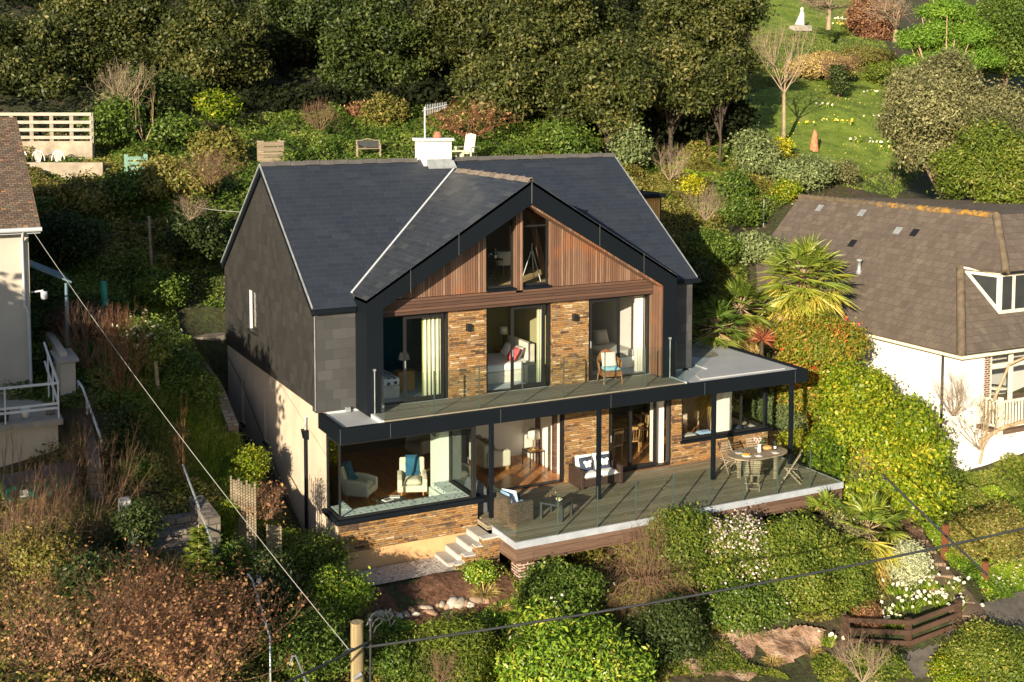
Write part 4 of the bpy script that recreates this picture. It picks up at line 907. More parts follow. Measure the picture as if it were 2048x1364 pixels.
wineglass(CT+Vector((-.18, .02, 0)), 'wine glass with rosé standing at the left of the black coffee table', plain('rose', (.5, .12, .06), .2), s=1.1)
wineglass(CT+Vector((.1, .22, 0)), 'wine glass at the far side of the black coffee table', plain('amber', (.45, .3, .12), .2), s=1.1)
o = MB().lathe([(.03, 0), (.09, .06), (.095, .075), (.08, .06), (0, .03)], n=16).build('snack_bowl', M['china'], None, org=(0, 0, 0)); o.location = CT+Vector((.02, -.1, 0)); tag(o, 'white bowl of snacks on the black coffee table', 'bowl')
m = MB(); rng = random.Random(3)
for k in range(9): m.ball((rng.uniform(-.05, .05), rng.uniform(-.05, .05), .07+rng.random()*.015), .025, 6, 4)
k = m.build('snacks', plain('snack', (.6, .5, .2), .8), None, org=(0, 0, 0)); k.parent = o; tag(k, kind='stuff')
# covered barbecue beside the bay
t = thing('barbecue_cover', 'barbecue under a grey fitted cover between bay and first post', 'barbecue', (4.12, -1.05, DZ))
m = MB(); m.prism([(3.93, -1.35, DZ), (4.35, -1.35, DZ), (4.33, -1.33, .35), (4.2, -1.33, .55), (4.05, -1.33, .55), (3.95, -1.33, .35)], (0, .7, 0)); m.build('cover', plain('cover_grey', (.09, .1, .115), .7, var=.2, scale=5, bmp=.5), t, .04)
# ---- teak table and folding chairs
t = thing('garden_table', 'oval weathered teak dining table laid for lunch at the right of the deck', 'table')
n = 32; pts = []
for k in range(n):
    a = 2*math.pi*k/n; x = .95*abs(math.cos(a))**.8*(1 if math.cos(a) > 0 else -1); y = .52*abs(math.sin(a))**.8*(1 if math.sin(a) > 0 else -1); pts.append((x, y, .71))
MB().prism(pts, (0, 0, .035)).build('tabletop', M['teak_grey'], t, .006)
for x in (-.42, .42):
    for y in (-.28, .28): MB().box(x-.04, x+.04, y-.035, y+.035, 0, .66).build('leg', M['teak_grey'], t)
for x in (-.42, .42): MB().box(x-.03, x+.03, -.4, .4, .66, .71).build('bearer', M['teak_grey'], t)
MB().box(-.38, .38, -.03, .03, .2, .27).build('stretcher', M['teak_grey'], t)
TB = Vector((12.75, -2.25, DZ)); place(t, TB, .05, 1.05)
def fold_chair(label):
    t = thing('folding_chair', label, 'chair', group='folding teak chairs round the oval table')
    for x in (-.21, .21):
        MB().bar((x, -.25, 0), (x, .28, .92), .035, .022, (1, 0, 0)).build('leg', M['teak_grey'], t)
        MB().bar((x*.85, .3, 0), (x*.85, -.18, .46), .035, .022, (1, 0, 0)).build('leg', M['teak_grey'], t)
    for k in range(6): MB().box(-.2, .2, -.2+k*.068, -.145+k*.068, .44, .458).build('seat_slat', M['teak_grey'], t)
    for k in range(7):
        z = .50+k*.062; y = -.25+.53*z/.92; MB().bar((-.195, y, z), (.195, y, z), .015, .045, (0, 0, 1)).build('back_slat', M['teak_grey'], t)
    MB().bar((-.2, -.19, .1), (.2, -.19, .1), .02, .03).build('stretcher', M['teak_grey'], t); MB().bar((-.175, .26, .08), (.175, .26, .08), .02, .03).build('stretcher', M['teak_grey'], t)
    return t
c = fold_chair('folding teak chair with its back to the camera, left front of the oval table'); place(c, (12.0, -2.95, DZ), math.pi-.5)
dup(c, (13.45, -2.95, DZ), math.pi+.75, label='folding teak chair turned sideways at the right front of the oval table')
dup(c, (12.3, -1.5, DZ), .1, label='folding teak chair behind the oval table, at the left')
dup(c, (13.3, -1.5, DZ), -.15, label='folding teak chair behind the oval table, at the right')
tz = TB.z+.745*1.05+.004
def T(dx, dy): return (TB.x+dx, TB.y+dy, tz)
M['pottery'] = M['china']
o = MB().lathe([(.05, 0), (.065, .06), (.05, .16), (.045, .22), (.055, .25)], n=16).build('jug', M['china'], None, org=(0, 0, 0)); o.location = T(0.05, -.02); tag(o, 'white jug of pink flowers in the middle of the oval table', 'jug')
m = MB(); rng = random.Random(5)
for k in range(26):
    a = rng.uniform(0, 6.28); r = rng.uniform(.02, .15); z = .28+rng.random()*.16; m.tube([(0, 0, .2), (r*math.cos(a)*.6, r*math.sin(a)*.6, .3), (r*math.cos(a), r*math.sin(a), z)], .004, 4); m.ball((r*math.cos(a), r*math.sin(a), z), (.025, .02, .02), 5, 4)
k = m.build('foliage', M['leaf_small'], None, org=(0, 0, 0)); k.parent = o; tag(k, kind='stuff')
m = MB()
for k in range(12):
    a = rng.uniform(2, 4.8); r = rng.uniform(.04, .16); m.ball((r*math.cos(a), r*math.sin(a), .34+rng.random()*.1), .028, 6, 4)
k = m.build('blossom', plain('blossom_pink', (.75, .4, .45), .8, var=.3, scale=20), None, org=(0, 0, 0)); k.parent = o; tag(k, kind='stuff')
for i, (dx, dy, lb) in enumerate(((-.55, .16, 'white plate at the back left of the oval table'), (-.22, -.33, 'white plate at the front edge of the oval table, left of centre'), (.42, -.3, 'white plate at the front edge of the oval table, right of centre'), (.3, .32, 'blue-rimmed plate at the back of the oval table'))):
    o = MB().lathe([(.05, 0), (.06, .004), (.12, .016), (.118, .02), (.055, .008), (0, .008)], n=20).build('plate', M['china'], None, org=(0, 0, 0)); o.location = T(dx, dy); tag(o, lb, 'plate', 'plates on the oval table')
o = MB().lathe([(.06, 0), (.15, .015), (.148, .02), (0, .01)], n=20).build('platter', M['china'], None, org=(0, 0, 0)); o.location = T(-.52, -.15); tag(o, 'platter heaped with orange food at the left of the oval table', 'platter')
m = MB()
for k in range(14): a = rng.uniform(0, 6.28); r = rng.uniform(0, .1); m.ball((r*math.cos(a), r*math.sin(a), .035+.02*rng.random()), (.035, .025, .018), 6, 4)
k = m.build('food', plain('food_orange', (.8, .32, .03), .7), None, org=(0, 0, 0)); k.parent = o; tag(k, kind='stuff')
o = MB().ball((0, 0, .055), (.17, .13, .065), 16, 8, .05).build('bread_loaf', plain('bread', (.5, .28, .1), .8, var=.3, scale=18, bmp=.4), None, org=(0, 0, 0)); o.location = T(.45, .12); tag(o, 'round brown loaf of bread on the oval table', 'bread')
o = MB().lathe([(.037, 0), (.037, .18), (.014, .24), (.014, .31), (0, .31)], n=12).build('bottle', plain('bottle_dark', (.015, .02, .015), .15), None, org=(0, 0, 0)); o.location = T(.62, -.04); tag(o, 'dark wine bottle standing at the right of the loaf on the oval table', 'bottle')
k = MB().lathe([(.0385, .04), (.0385, .12)], n=12).build('bottle_label', M['china'], None, org=(0, 0, 0)); k.parent = o
for dx, dy, lb in ((-.4, .05, 'wine glass beside the orange platter'), (-.12, -.2, 'wine glass in front of the flower jug'), (.72, .12, 'wine glass behind the dark bottle'), (.78, -.1, 'wine glass at the right end of the oval table')): wineglass(T(dx, dy), lb, grp='wine glasses on the oval table')
# ================================================================ VEGETATION TOOLS
def leafmat(name, cols, rough=.5, trans=.25, spec=.35):
    m, t, p, o = NM(name); a = t.nodes.new('ShaderNodeAttribute'); a.attribute_name = 'rnd'
    mx_ = 1.0 if name in ('petal_white', 'petal_pink', 'petal_yellow') else 1.3
    cols = [(q, (min(.85, k[0]*mx_*1.04), min(.85, k[1]*mx_*1.06), k[2]*mx_*.8 if mx_ > 1 else k[2])) for q, k in cols]
    c = ramp(t, a.outputs['Fac'], cols); t.links.new(c, p.inputs['Base Color']); p.inputs['Roughness'].default_value = rough; p.inputs['Specular IOR Level'].default_value = spec
    if trans:
        tr = N(t, 'BsdfTranslucent'); t.links.new(c, tr.inputs[0]); mx = N(t, 'MixShader'); mx.inputs[0].default_value = trans
        t.links.new(p.outputs[0], mx.inputs[1]); t.links.new(tr.outputs[0], mx.inputs[2]); t.links.new(mx.outputs[0], o.inputs[0])
    return m
LM = {
 'oak': leafmat('leaf_oak', [(0, (.014, .02, .006)), (.35, (.038, .049, .014)), (.65, (.07, .08, .026)), (.88, (.125, .128, .052)), (1, (.18, .15, .07))]),
 'oak2': leafmat('leaf_oak_green', [(0, (.012, .02, .006)), (.4, (.03, .048, .012)), (.75, (.06, .085, .022)), (1, (.12, .13, .05))]),
 'bright': leafmat('leaf_bright', [(0, (.03, .06, .006)), (.3, (.09, .14, .01)), (.6, (.17, .22, .015)), (.85, (.29, .28, .025)), (1, (.5, .38, .05))], .4),
 'laurel': leafmat('leaf_laurel', [(0, (.03, .07, .01)), (.3, (.09, .17, .02)), (.6, (.17, .26, .03)), (.85, (.3, .34, .05)), (1, (.5, .42, .12))], .32, .2, .5),
 'shade': leafmat('leaf_painted_shade', [(0, (.003, .005, .002)), (.7, (.008, .012, .004)), (1, (.02, .026, .009))], .7, .05, .15),  # near-black leaf colour paints the deep shade under the wood
 'mid': leafmat('leaf_mid', [(0, (.025, .05, .01)), (.4, (.06, .105, .018)), (.75, (.11, .16, .028)), (1, (.2, .22, .07))]),
 'hedge': leafmat('leaf_hedge', [(0, (.035, .055, .01)), (.4, (.08, .12, .018)), (.75, (.15, .18, .03)), (1, (.26, .22, .08))]),
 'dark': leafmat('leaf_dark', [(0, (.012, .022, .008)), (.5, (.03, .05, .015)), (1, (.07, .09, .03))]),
 'grey': leafmat('leaf_grey', [(0, (.06, .065, .035)), (.4, (.12, .12, .065)), (.75, (.2, .19, .115)), (1, (.32, .3, .2))], .6, .15),
 'silver': leafmat('leaf_silver', [(0, (.16, .18, .14)), (.5, (.3, .32, .26)), (1, (.46, .48, .4))], .7, .1),
 'juniper': leafmat('leaf_juniper', [(0, (.05, .07, .035)), (.5, (.11, .14, .07)), (1, (.2, .23, .13))], .6, .1),
 'photinia': leafmat('leaf_photinia', [(0, (.05, .08, .012)), (.35, (.13, .16, .02)), (.6, (.24, .2, .03)), (.8, (.34, .15, .04)), (.96, (.45, .12, .05)), (1, (.7, .02, .03))]),
 'rust': leafmat('leaf_rust', [(0, (.07, .03, .022)), (.35, (.16, .075, .055)), (.7, (.27, .14, .1)), (.93, (.38, .22, .14)), (1, (.5, .32, .12))], .6, .25),
 'orange': leafmat('leaf_orange', [(0, (.15, .05, .015)), (.5, (.35, .11, .03)), (1, (.5, .2, .06))], .6),
 'yellow': leafmat('leaf_yellow', [(0, (.12, .14, .01)), (.5, (.33, .32, .02)), (1, (.6, .5, .03))], .5),
 'fir': leafmat('leaf_fir', [(0, (.03, .05, .008)), (.5, (.08, .11, .014)), (1, (.16, .18, .03))], .6, .1),
 'cypress': leafmat('leaf_cypress', [(0, (.04, .09, .01)), (.6, (.1, .19, .02)), (1, (.17, .25, .04))], .6, .1),
 'cloverbank': leafmat('leaf_bank', [(0, (.03, .06, .01)), (.4, (.09, .16, .018)), (.8, (.2, .28, .03)), (1, (.35, .38, .06))]),
 'scrub': leafmat('leaf_scrub', [(0, (.06, .055, .018)), (.35, (.12, .12, .03)), (.6, (.2, .15, .06)), (.8, (.13, .18, .03)), (1, (.34, .27, .12))]),
 'straw': leafmat('leaf_straw', [(0, (.16, .1, .045)), (.5, (.3, .22, .1)), (1, (.48, .38, .2))], .7, .2),
 'grass': leafmat('leaf_grass', [(0, (.035, .055, .01)), (.5, (.1, .14, .02)), (.85, (.2, .2, .05)), (1, (.33, .27, .12))]),
 'lawn': leafmat('leaf_lawn', [(0, (.05, .08, .015)), (.5, (.1, .16, .025)), (1, (.2, .22, .06))]),
 'white': leafmat('petal_white', [(0, (.6, .55, .42)), (.5, (.8, .76, .66)), (1, (.85, .82, .76))], .6),
 'pink': leafmat('petal_pink', [(0, (.42, .3, .33)), (.5, (.7, .58, .62)), (1, (.85, .78, .78))], .6),
 'daff': leafmat('petal_yellow', [(0, (.7, .5, .03)), (.5, (.8, .65, .1)), (1, (.85, .78, .45))], .6),
 'palm': leafmat('leaf_palm', [(0, (.04, .07, .015)), (.4, (.13, .18, .03)), (.75, (.26, .27, .05)), (1, (.5, .38, .1))], .4, .2, .5),
 'palmdry': leafmat('leaf_palm_dry', [(0, (.2, .12, .05)), (.5, (.36, .25, .11)), (1, (.5, .38, .2))], .7),
 'cordy': leafmat('leaf_cordyline', [(0, (.12, .03, .025)), (.5, (.25, .07, .05)), (1, (.42, .2, .14))], .4),
 'purple': leafmat('leaf_purple', [(0, (.05, .03, .035)), (.5, (.1, .06, .06)), (1, (.15, .12, .08))]),
}
BK = {'bark': plain('bark', (.16, .12, .085), .9, var=.35, scale=6, bmp=.5), 'bark_dark': plain('bark_dark', (.06, .045, .035), .9, var=.3, scale=6, bmp=.5),
      'bark_pale': plain('bark_pale', (.4, .29, .18), .9, var=.25, scale=5, bmp=.5), 'twig_brown': plain('twig_brown', (.2, .12, .075), .9, var=.35, scale=2), 'twig_grey': plain('twig_grey', (.3, .23, .16), .9, var=.3, scale=2),
      'twig_red': plain('twig_red', (.22, .1, .05), .9, var=.35, scale=2), 'twig_dark': plain('twig_dark', (.09, .06, .045), .9, var=.3, scale=2)}
def norm(a): return a/np.maximum(np.linalg.norm(a, axis=-1, keepdims=True), 1e-9)
def quads(C, A, B): return np.stack([C-A, C+B, C+A, C-B], 1).reshape(-1, 3)
def leaf_mesh(name, C, O, size, asp, mat, rng, rnd, up=.25, flat=.9):
    n = len(C); nn = norm(O*.75+rng.normal(size=(n, 3))*flat*.6+np.array([0, 0, up])); a = norm(np.cross(nn, rng.normal(size=(n, 3)))); b = np.cross(nn, a)
    s = size*rng.uniform(.6, 1.4, (n, 1)); V = quads(C, a*s*.5, b*s*.5*asp)
    F = np.arange(4*n).reshape(n, 4); return np_mesh(name, V, F, mat, False, np.repeat(np.clip(rnd, 0, 1), 4))
def lobify(c, r, k, s, seed):
    rng = np.random.default_rng(seed); d = norm(rng.normal(size=(k*3, 3))); d = d[d[:, 2] > -.55][:k]
    L_ = [(np.array(c), np.array(r)*(.78 if k < 20 else .66))]
    for q in d: f = rng.uniform(.7, 1.25)*s; L_.append((np.array(c)+q*np.array(r)*(rng.uniform(.62, .85) if k < 20 else rng.uniform(.6, 1.02)), np.array([f*(r[0]+r[1])/2*rng.uniform(.85, 1.2), f*(r[0]+r[1])/2, f*min(r[2], (r[0]+r[1])/2)*1.0])))
    return L_
def crown_pts(lobes, n, rng, tuft, tr, inner=.12, low=-.75):
    areas = np.array([(l[1][0]*l[1][1]+l[1][1]*l[1][2]+l[1][0]*l[1][2]) for l in lobes]); nt_ = max(8, n//tuft); k = rng.choice(len(lobes), int(nt_*1.7), p=areas/areas.sum())
    c = np.array([l[0] for l in lobes]); r = np.array([l[1] for l in lobes]); d = norm(rng.normal(size=(len(k), 3))); ok = d[:, 2] > low; k = k[ok]; d = d[ok]
    rad = np.where(rng.random(len(k)) < inner, rng.uniform(.3, .8, len(k)), rng.uniform(.82, 1.08, len(k))); rad = np.where(rng.random(len(k)) < .07, rng.uniform(1.05, 1.28, len(k)), rad)[:, None]
    P = c[k]+d*r[k]*rad
    # keep only what is not deep inside another lobe
    q = ((P[:, None]-c[None])/r[None]); depth = np.linalg.norm(q, axis=2).min(1); keep = (depth > .72) | (rng.random(len(P)) < .12)
    P = P[keep][:nt_]; d = d[keep][:nt_]; kk = k[keep][:nt_]; nt_ = len(P)
    base = rng.normal(.45, .15, nt_)+rng.normal(0, .11, len(lobes))[kk]
    T = np.repeat(P, tuft, 0)+rng.normal(size=(nt_*tuft, 3))*tr*np.array([1, 1, .75]); O = np.repeat(d, tuft, 0); rnd = np.repeat(base, tuft)+rng.normal(0, .17, nt_*tuft)
    return T, O, rnd
def add_obj(name, me, parent=None, loc=(0, 0, 0)):
    o = bpy.data.objects.new(name, me); S.collection.objects.link(o); o.location = loc
    if parent is not None: o.parent = parent
    return o
def segs_mesh(name, S0, S1, R0, R1, mat, n=3):
    S0 = np.array(S0); S1 = np.array(S1); R0 = np.array(R0); R1 = np.array(R1); d = norm(S1-S0); x = norm(np.cross(d, np.array([.31, .52, .79]))); y = np.cross(d, x)
    V = []
    for P, R in ((S0, R0), (S1, R1)):
        for k in range(n): a = 2*math.pi*k/n; V.append(P+(x*math.cos(a)+y*math.sin(a))*R[:, None])
    V = np.stack(V, 1).reshape(-1, 3); m = len(S0); b = (np.arange(m)*2*n)[:, None]
    F = np.concatenate([b+np.array([[k, (k+1) % n, n+(k+1) % n, n+k]]) for k in range(n)]); return np_mesh(name, V, F, mat, True)
def branches(rng, p, d, ln, r, lev, S0, S1, R0, R1, split=3, spread=.5, up=.1, wig=.12, shrink=.72):
    ns = 3; q = np.array(p, float); d = norm(np.array(d, float)); rr = r
    for i in range(ns):
        d = norm(d+rng.normal(size=3)*wig+np.array([0, 0, up*.5])); q2 = q+d*ln/ns; r2 = rr*.86
        S0.append(q); S1.append(q2); R0.append(rr); R1.append(r2); q = q2; rr = r2
        if lev > 0 and i < ns-1 and rng.random() < .5: branches(rng, q, norm(d+rng.normal(size=3)*spread), ln*shrink*.8, rr*.55, lev-1, S0, S1, R0, R1, split, spread, up, wig, shrink)
    if lev > 0:
        for _ in range(split): branches(rng, q, norm(d+rng.normal(size=3)*spread+np.array([0, 0, up])), ln*shrink*rng.uniform(.7, 1.1), rr*.7, lev-1, S0, S1, R0, R1, split, spread, up, wig, shrink)
_seed = [100]
def plant(kind, label, cat, u, v, wpx, hpx, leaf, size, asp=.5, d=None, base=None, k=9, s=.42, cover=3.2, tuft=7, tr=None, trunk='bark', name=None, group=None, squash=1.0, flowers=None, depth=None, sink=0, leafmix=None, lift=0, low=-.75, hold=False):
    """crown centred at the pixel (u, v) and distance d, standing on the ground below it"""
    _seed[0] += 1; rng = np.random.default_rng(_seed[0])
    if d is None: g = G(*(base or (u, v+hpx/2))); d = float(np.dot(g-CAM, _FW))
    elif cat != 'tree':
        g = G(u, min(v+hpx*.42, 1500)); dg = float(np.dot(g-CAM, _FW))
        if not hold: d = max(dg, d-7)
    c = at(u, v, d=d); rx = wpx/2*d/CF; rz = hpx/2*d/CF; ry = depth if depth else rx*.9
    fk = .80 if cat != 'tree' else .84; lobes = lobify(c, (rx*fk, ry*fk, rz*fk), k, s, _seed[0]); g0 = gz(c[0], c[1])
    if cat != 'tree':
        zb = c[2]-rz*.75
        while zb > g0+.1 and len(lobes) < 60:
            for a_ in range(3): q_ = rng.uniform(0, 6.28); lobes.append((np.array([c[0]+math.cos(q_)*rx*.45, c[1]+math.sin(q_)*ry*.45, zb]), np.array([rx*.5, ry*.5, max(.35, rz*.45)])))
            zb -= max(.35, rz*.5)
    area = sum(4*math.pi*((l[1][0]*l[1][1]+l[1][1]*l[1][2]+l[1][0]*l[1][2])/3) for l in lobes)*.62
    n = int(cover*area/(size*size*asp*.5)); n = min(n, 90000)
    P, O, rnd = crown_pts(lobes, n, rng, tuft, tr or size*1.5, low=low)
    ok = P[:, 2] > ground(P[:, 0], P[:, 1])-.1; ok &= ~((P[:, 0] > -.12) & (P[:, 0] < 15.0) & (P[:, 1] > -1.75) & (P[:, 1] < 9.6) & (P[:, 2] < 9)); ok &= ~((P[:, 0] > 3.9) & (P[:, 0] < 14.9) & (P[:, 1] > -3.8) & (P[:, 1] < 0) & (P[:, 2] > -.95))
    P, O, rnd = P[ok], O[ok], rnd[ok]
    root = thing(name or kind, label, cat, (c[0], c[1], g0), group=group); off = np.array([c[0], c[1], g0])
    add_obj('foliage' if cat != 'tree' else 'crown', leaf_mesh('crown', P-off, O, size, asp, LM[leaf], rng, rnd), root)
    S0, S1, R0, R1 = [], [], [], []
    H_ = max(c[2]-g0, .3); tr_ = max(.03, min(.32, rx*.055)); b0 = np.array([0, 0, -.3]); top = np.array([0, 0, H_])
    pts = [b0+(top-b0)*q+rng.normal(size=3)*np.array([1, 1, 0])*.05*rx*(q > 0) for q in (0, .35, .7, 1)]
    for i in range(3): S0.append(pts[i]); S1.append(pts[i+1]); R0.append(tr_*(1-.22*i)); R1.append(tr_*(1-.22*(i+1)))
    for l in lobes[1:]:
        e = l[0]-off; st = pts[1]+(pts[2]-pts[1])*rng.random(); mid = (st+e)/2+np.array([0, 0, .08*rx])
        S0 += [st, mid]; S1 += [mid, e]; R0 += [tr_*.5, tr_*.35]; R1 += [tr_*.35, tr_*.1]
    if cat != 'tree' or 'fruit' in label:
        tw0, tw1 = [], []
        for _ in range(46):
            l = lobes[rng.integers(1, len(lobes))]; q = norm(rng.normal(size=3)+np.array([0, 0, .6])); tw0.append(l[0]-off+q*l[1]*.5); tw1.append(l[0]-off+(q+rng.normal(size=3)*.15)*l[1]*rng.uniform(1.05, 1.3))
        S0 += tw0; S1 += tw1; R0 += [size*.07]*46; R1 += [size*.03]*46
    add_obj('trunk' if cat == 'tree' else 'stems', segs_mesh('trunk', S0, S1, R0, R1, BK[trunk], 6), root)
    if leafmix:
        lf, num, sz = leafmix; P2, O2, r2 = crown_pts(lobes[1:], num, rng, 5, size*2, 0); ok = P2[:, 2] > g0; add_obj('young_leaves', leaf_mesh('young', (P2+O2*size*.4)[ok]-off, O2[ok], sz, .6, LM[lf], rng, r2[ok]), root)
    if flowers:
        fm, num, fs = flowers; P2, O2, r2 = crown_pts(lobes[1:], num, rng, 3, size*2, 0); ok = (P2[:, 2] > g0)
        fo = add_obj('blossom', leaf_mesh('blossom', (P2+O2*size*1.3)[ok]-off, O2[ok], fs, .8, LM[fm], rng, r2[ok]), root)
    return root
def bare(name, label, cat, u, v, wpx, hpx, mat, d=None, stems=10, lev=3, split=3, r=.02, spread=.55, up=.15, tilt=.6, leaves=None, trunk=0, group=None, zoff=0, wig=.12):
    """leafless shrub; (u, v) is the foot"""
    _seed[0] += 1; rng = np.random.default_rng(_seed[0]); g = at(u, v, d=d) if d else G(u, v)
    dd = float(np.dot(g-CAM, _FW)); h = hpx*dd/CF; w = wpx*dd/CF; g0 = gz(g[0], g[1]); root = thing(name, label, cat, (g[0], g[1], g0), group=group); dz = g[2]-g0+zoff
    S0, S1, R0, R1 = [], [], [], []; base = np.array([0, 0, max(dz, 0)])
    if trunk:
        t1 = base+np.array([rng.normal()*.05, rng.normal()*.05, trunk]); S0.append(base-np.array([0, 0, .3])); S1.append(t1); R0.append(r*2.4); R1.append(r*1.9); base = t1; h = max(h-trunk, .3)
    for i in range(stems):
        a = rng.uniform(0, 2*math.pi); t = tilt*math.sqrt(rng.random()); dr = np.array([math.cos(a)*t, math.sin(a)*t, 1-.35*t]); ln = h/(2.15 if lev >= 3 else 1.7 if lev == 2 else 1.3)
        branches(rng, base+np.array([math.cos(a), math.sin(a), 0])*w*.05*rng.random()*(0 if trunk else 1), dr, ln, r, lev, S0, S1, R0, R1, split, spread, up, wig)
    A0, A1 = np.array(S0), np.array(S1)
    ext = np.percentile(np.abs(A1[:, :2]), 96); zt = np.percentile(A1[:, 2]-base[2], 98); sc = np.array([w/2/max(ext, .01), w/2/max(ext, .01), h/max(zt, .01)]); 
    f = lambda A: np.where(A[:, 2:3] >= base[2]-1e-6, base+(A-base)*sc, A)
    A0, A1 = f(A0), f(A1)
    add_obj('branches', segs_mesh('branches', A0, A1, R0, R1, BK[mat], 3), root)
    if leaves:
        lf, num, sz = leaves; tip = A1[np.array(R1) < r*.45] if (np.array(R1) < r*.45).sum() > 50 else A1
        sub = tip[rng.random(len(tip)) < .4]; k = rng.integers(0, len(sub), num); P = sub[k]+rng.normal(size=(num, 3))*sz*np.array([.8, .8, 1.5]); add_obj('leaves', leaf_mesh('leaves', P, norm(P-base), sz, .6, LM[lf], rng, rng.random(num)), root)
    return root
def blades(C, D, ln, wd, rng, droop=.5, seg=3):
    """arching blades from points C along directions D"""
    n = len(C); D = norm(D); side = norm(np.cross(D, rng.normal(size=(n, 3)))); L_ = ln*rng.uniform(.6, 1.2, (n, 1)); V = []
    for i in range(seg+1):
        t = i/seg; P = C+D*L_*t+np.array([0, 0, -1])*droop*L_*t*t; wv = side*wd*(1-t*.9)*.5; V += [P-wv, P+wv]
    V = np.stack(V, 1).reshape(-1, 3); b = (np.arange(n)*2*(seg+1))[:, None]; F = np.concatenate([b+np.array([[2*i, 2*i+1, 2*i+3, 2*i+2]]) for i in range(seg)]); return V, F
def tuft(name, label, cat, g, n, ln, wd, mat, droop=.5, tilt=1.0, group=None, r=.1, blooms=None, part='blades', kind=None):
    _seed[0] += 1; rng = np.random.default_rng(_seed[0]); g = np.array(g, float); g[2] = max(g[2], gz(g[0], g[1]))-.03
    a = rng.uniform(0, 2*math.pi, n); t = tilt*np.sqrt(rng.random(n)); C = np.stack([np.cos(a)*r*rng.random(n), np.sin(a)*r*rng.random(n), np.zeros(n)], 1); D = np.stack([np.cos(a)*t, np.sin(a)*t, np.ones(n)], 1)
    V, F = blades(C, D, ln, wd, rng, droop); root = thing(name, label, cat, tuple(g), group=group)
    add_obj(part, np_mesh(part, V, F, LM[mat], False, np.repeat(rng.random(n), 8)), root)
    if blooms:
        bm, nb, bs = blooms; P = rng.normal(size=(nb, 3))*np.array([r*.9, r*.9, .03])+np.array([0, 0, ln*.8])
        O = norm(np.array([-.5, -.7, .4])+rng.normal(size=(nb, 3))*.3); add_obj('blossom', leaf_mesh('blossom', np.repeat(P, 3, 0)+rng.normal(size=(nb*3, 3))*bs*.15, np.repeat(O, 3, 0), bs, .9, LM[bm], rng, np.repeat(rng.random(nb), 3), flat=.3), root)
    return root
def scatter(name, label, poly, n, mat, size, asp=.5, h=.15, up=.6, clump=None, seed=1, only=None, blade=None):
    """uncountable low growth spread over a ground polygon"""
    rng = np.random.default_rng(seed); A = np.array([p[:2] for p in poly]); lo, hi = A.min(0), A.max(0); P = rng.uniform(lo, hi, (int(n*3), 2)); P = P[inpoly(P, poly)][:n]
    if clump: P = np.concatenate([P[:max(1, n//clump)]]*1); P = (P[:, None]+rng.normal(size=(len(P), clump, 2))*size*2.2).reshape(-1, 2)
    if only is not None: P = P[only(P)]
    P = P[~((P[:, 0] > -.1) & (P[:, 0] < 15.0) & (P[:, 1] > -1.8) & (P[:, 1] < 9.5))]
    z = ground(P[:, 0], P[:, 1]); m = len(P); hz = vnoise(P[:, 0], P[:, 1], 1.1, seed)**2*h*2.5
    base = vnoise(P[:, 0], P[:, 1], .9, seed+3)*.7+rng.normal(0, .2, m)+.15
    if blade:
        C = np.stack([P[:, 0], P[:, 1], z-.02], 1); D = rng.normal(size=(m, 3))*.45+np.array([0, 0, 1]); V, F = blades(C, D, blade[0], blade[1], rng, .35); me = np_mesh(name, V, F, LM[mat], False, np.repeat(np.clip(base, 0, 1), 8))
    else:
        C = np.stack([P[:, 0], P[:, 1], z+hz*rng.random(m)**.5+.03], 1); me = leaf_mesh(name, C, np.tile([0, -.3, .8], (m, 1)), size, asp, LM[mat], rng, base, up, 1.0)
    return tag(add_obj(name, me), label, None, None, 'stuff')
# ================================================================ VEGETATION
TG = 'evergreen oaks on the slope behind the house'
for (u, v, w_, h_, d, leaf, lb) in (
    (70, 150, 330, 200, 64, 'oak', 'broad grey-green evergreen tree at the far left below the tarpaulin store'),
    (255, 90, 300, 230, 68, 'oak', 'tall olive evergreen tree between the tarpaulin store and the dark gap'),
    (425, 105, 210, 250, 63, 'oak', 'olive-brown evergreen tree left of the dark gap above the ivy stump'),
    (300, 205, 190, 110, 60, 'oak2', 'low dark green evergreen shrub tree above the tangled dead branches'),
    (610, 60, 230, 200, 70, 'oak2', 'dark evergreen tree right of the dark gap, highest above the roof ridge'),
    (735, 115, 210, 210, 64, 'oak2', 'dark green evergreen tree with drooping tips straight above the left roof ridge'),
    (935, 65, 250, 250, 66, 'oak', 'olive evergreen tree rising right of the deep dark hollow above the chimney'),
    (1090, 90, 300, 300, 63, 'oak', 'largest olive evergreen tree, behind the middle of the roof'),
    (1215, 190, 230, 210, 58, 'oak', 'evergreen tree reaching down to the right end of the roof ridge'),
    (1010, 190, 210, 150, 60, 'oak', 'low olive evergreen crown hanging over the white garden chair'),
    (1400, 75, 270, 230, 64, 'oak', 'grey-olive evergreen tree beside the lawn, topmost at the wood edge'),
    (1340, 170, 190, 150, 60, 'oak', 'olive evergreen crown below the tree beside the lawn'),
    (1440, 165, 110, 130, 60, 'oak', 'small evergreen crown at the wood edge touching the dark lawn shadow')):
    plant('evergreen_tree', lb, 'tree', u, v, w_*1.16, h_*1.2, leaf, .21, .5, d=d, k=38, s=.23, cover=2.3, tuft=10, tr=.24, trunk='bark_dark', group=TG, name='evergreen_tree')
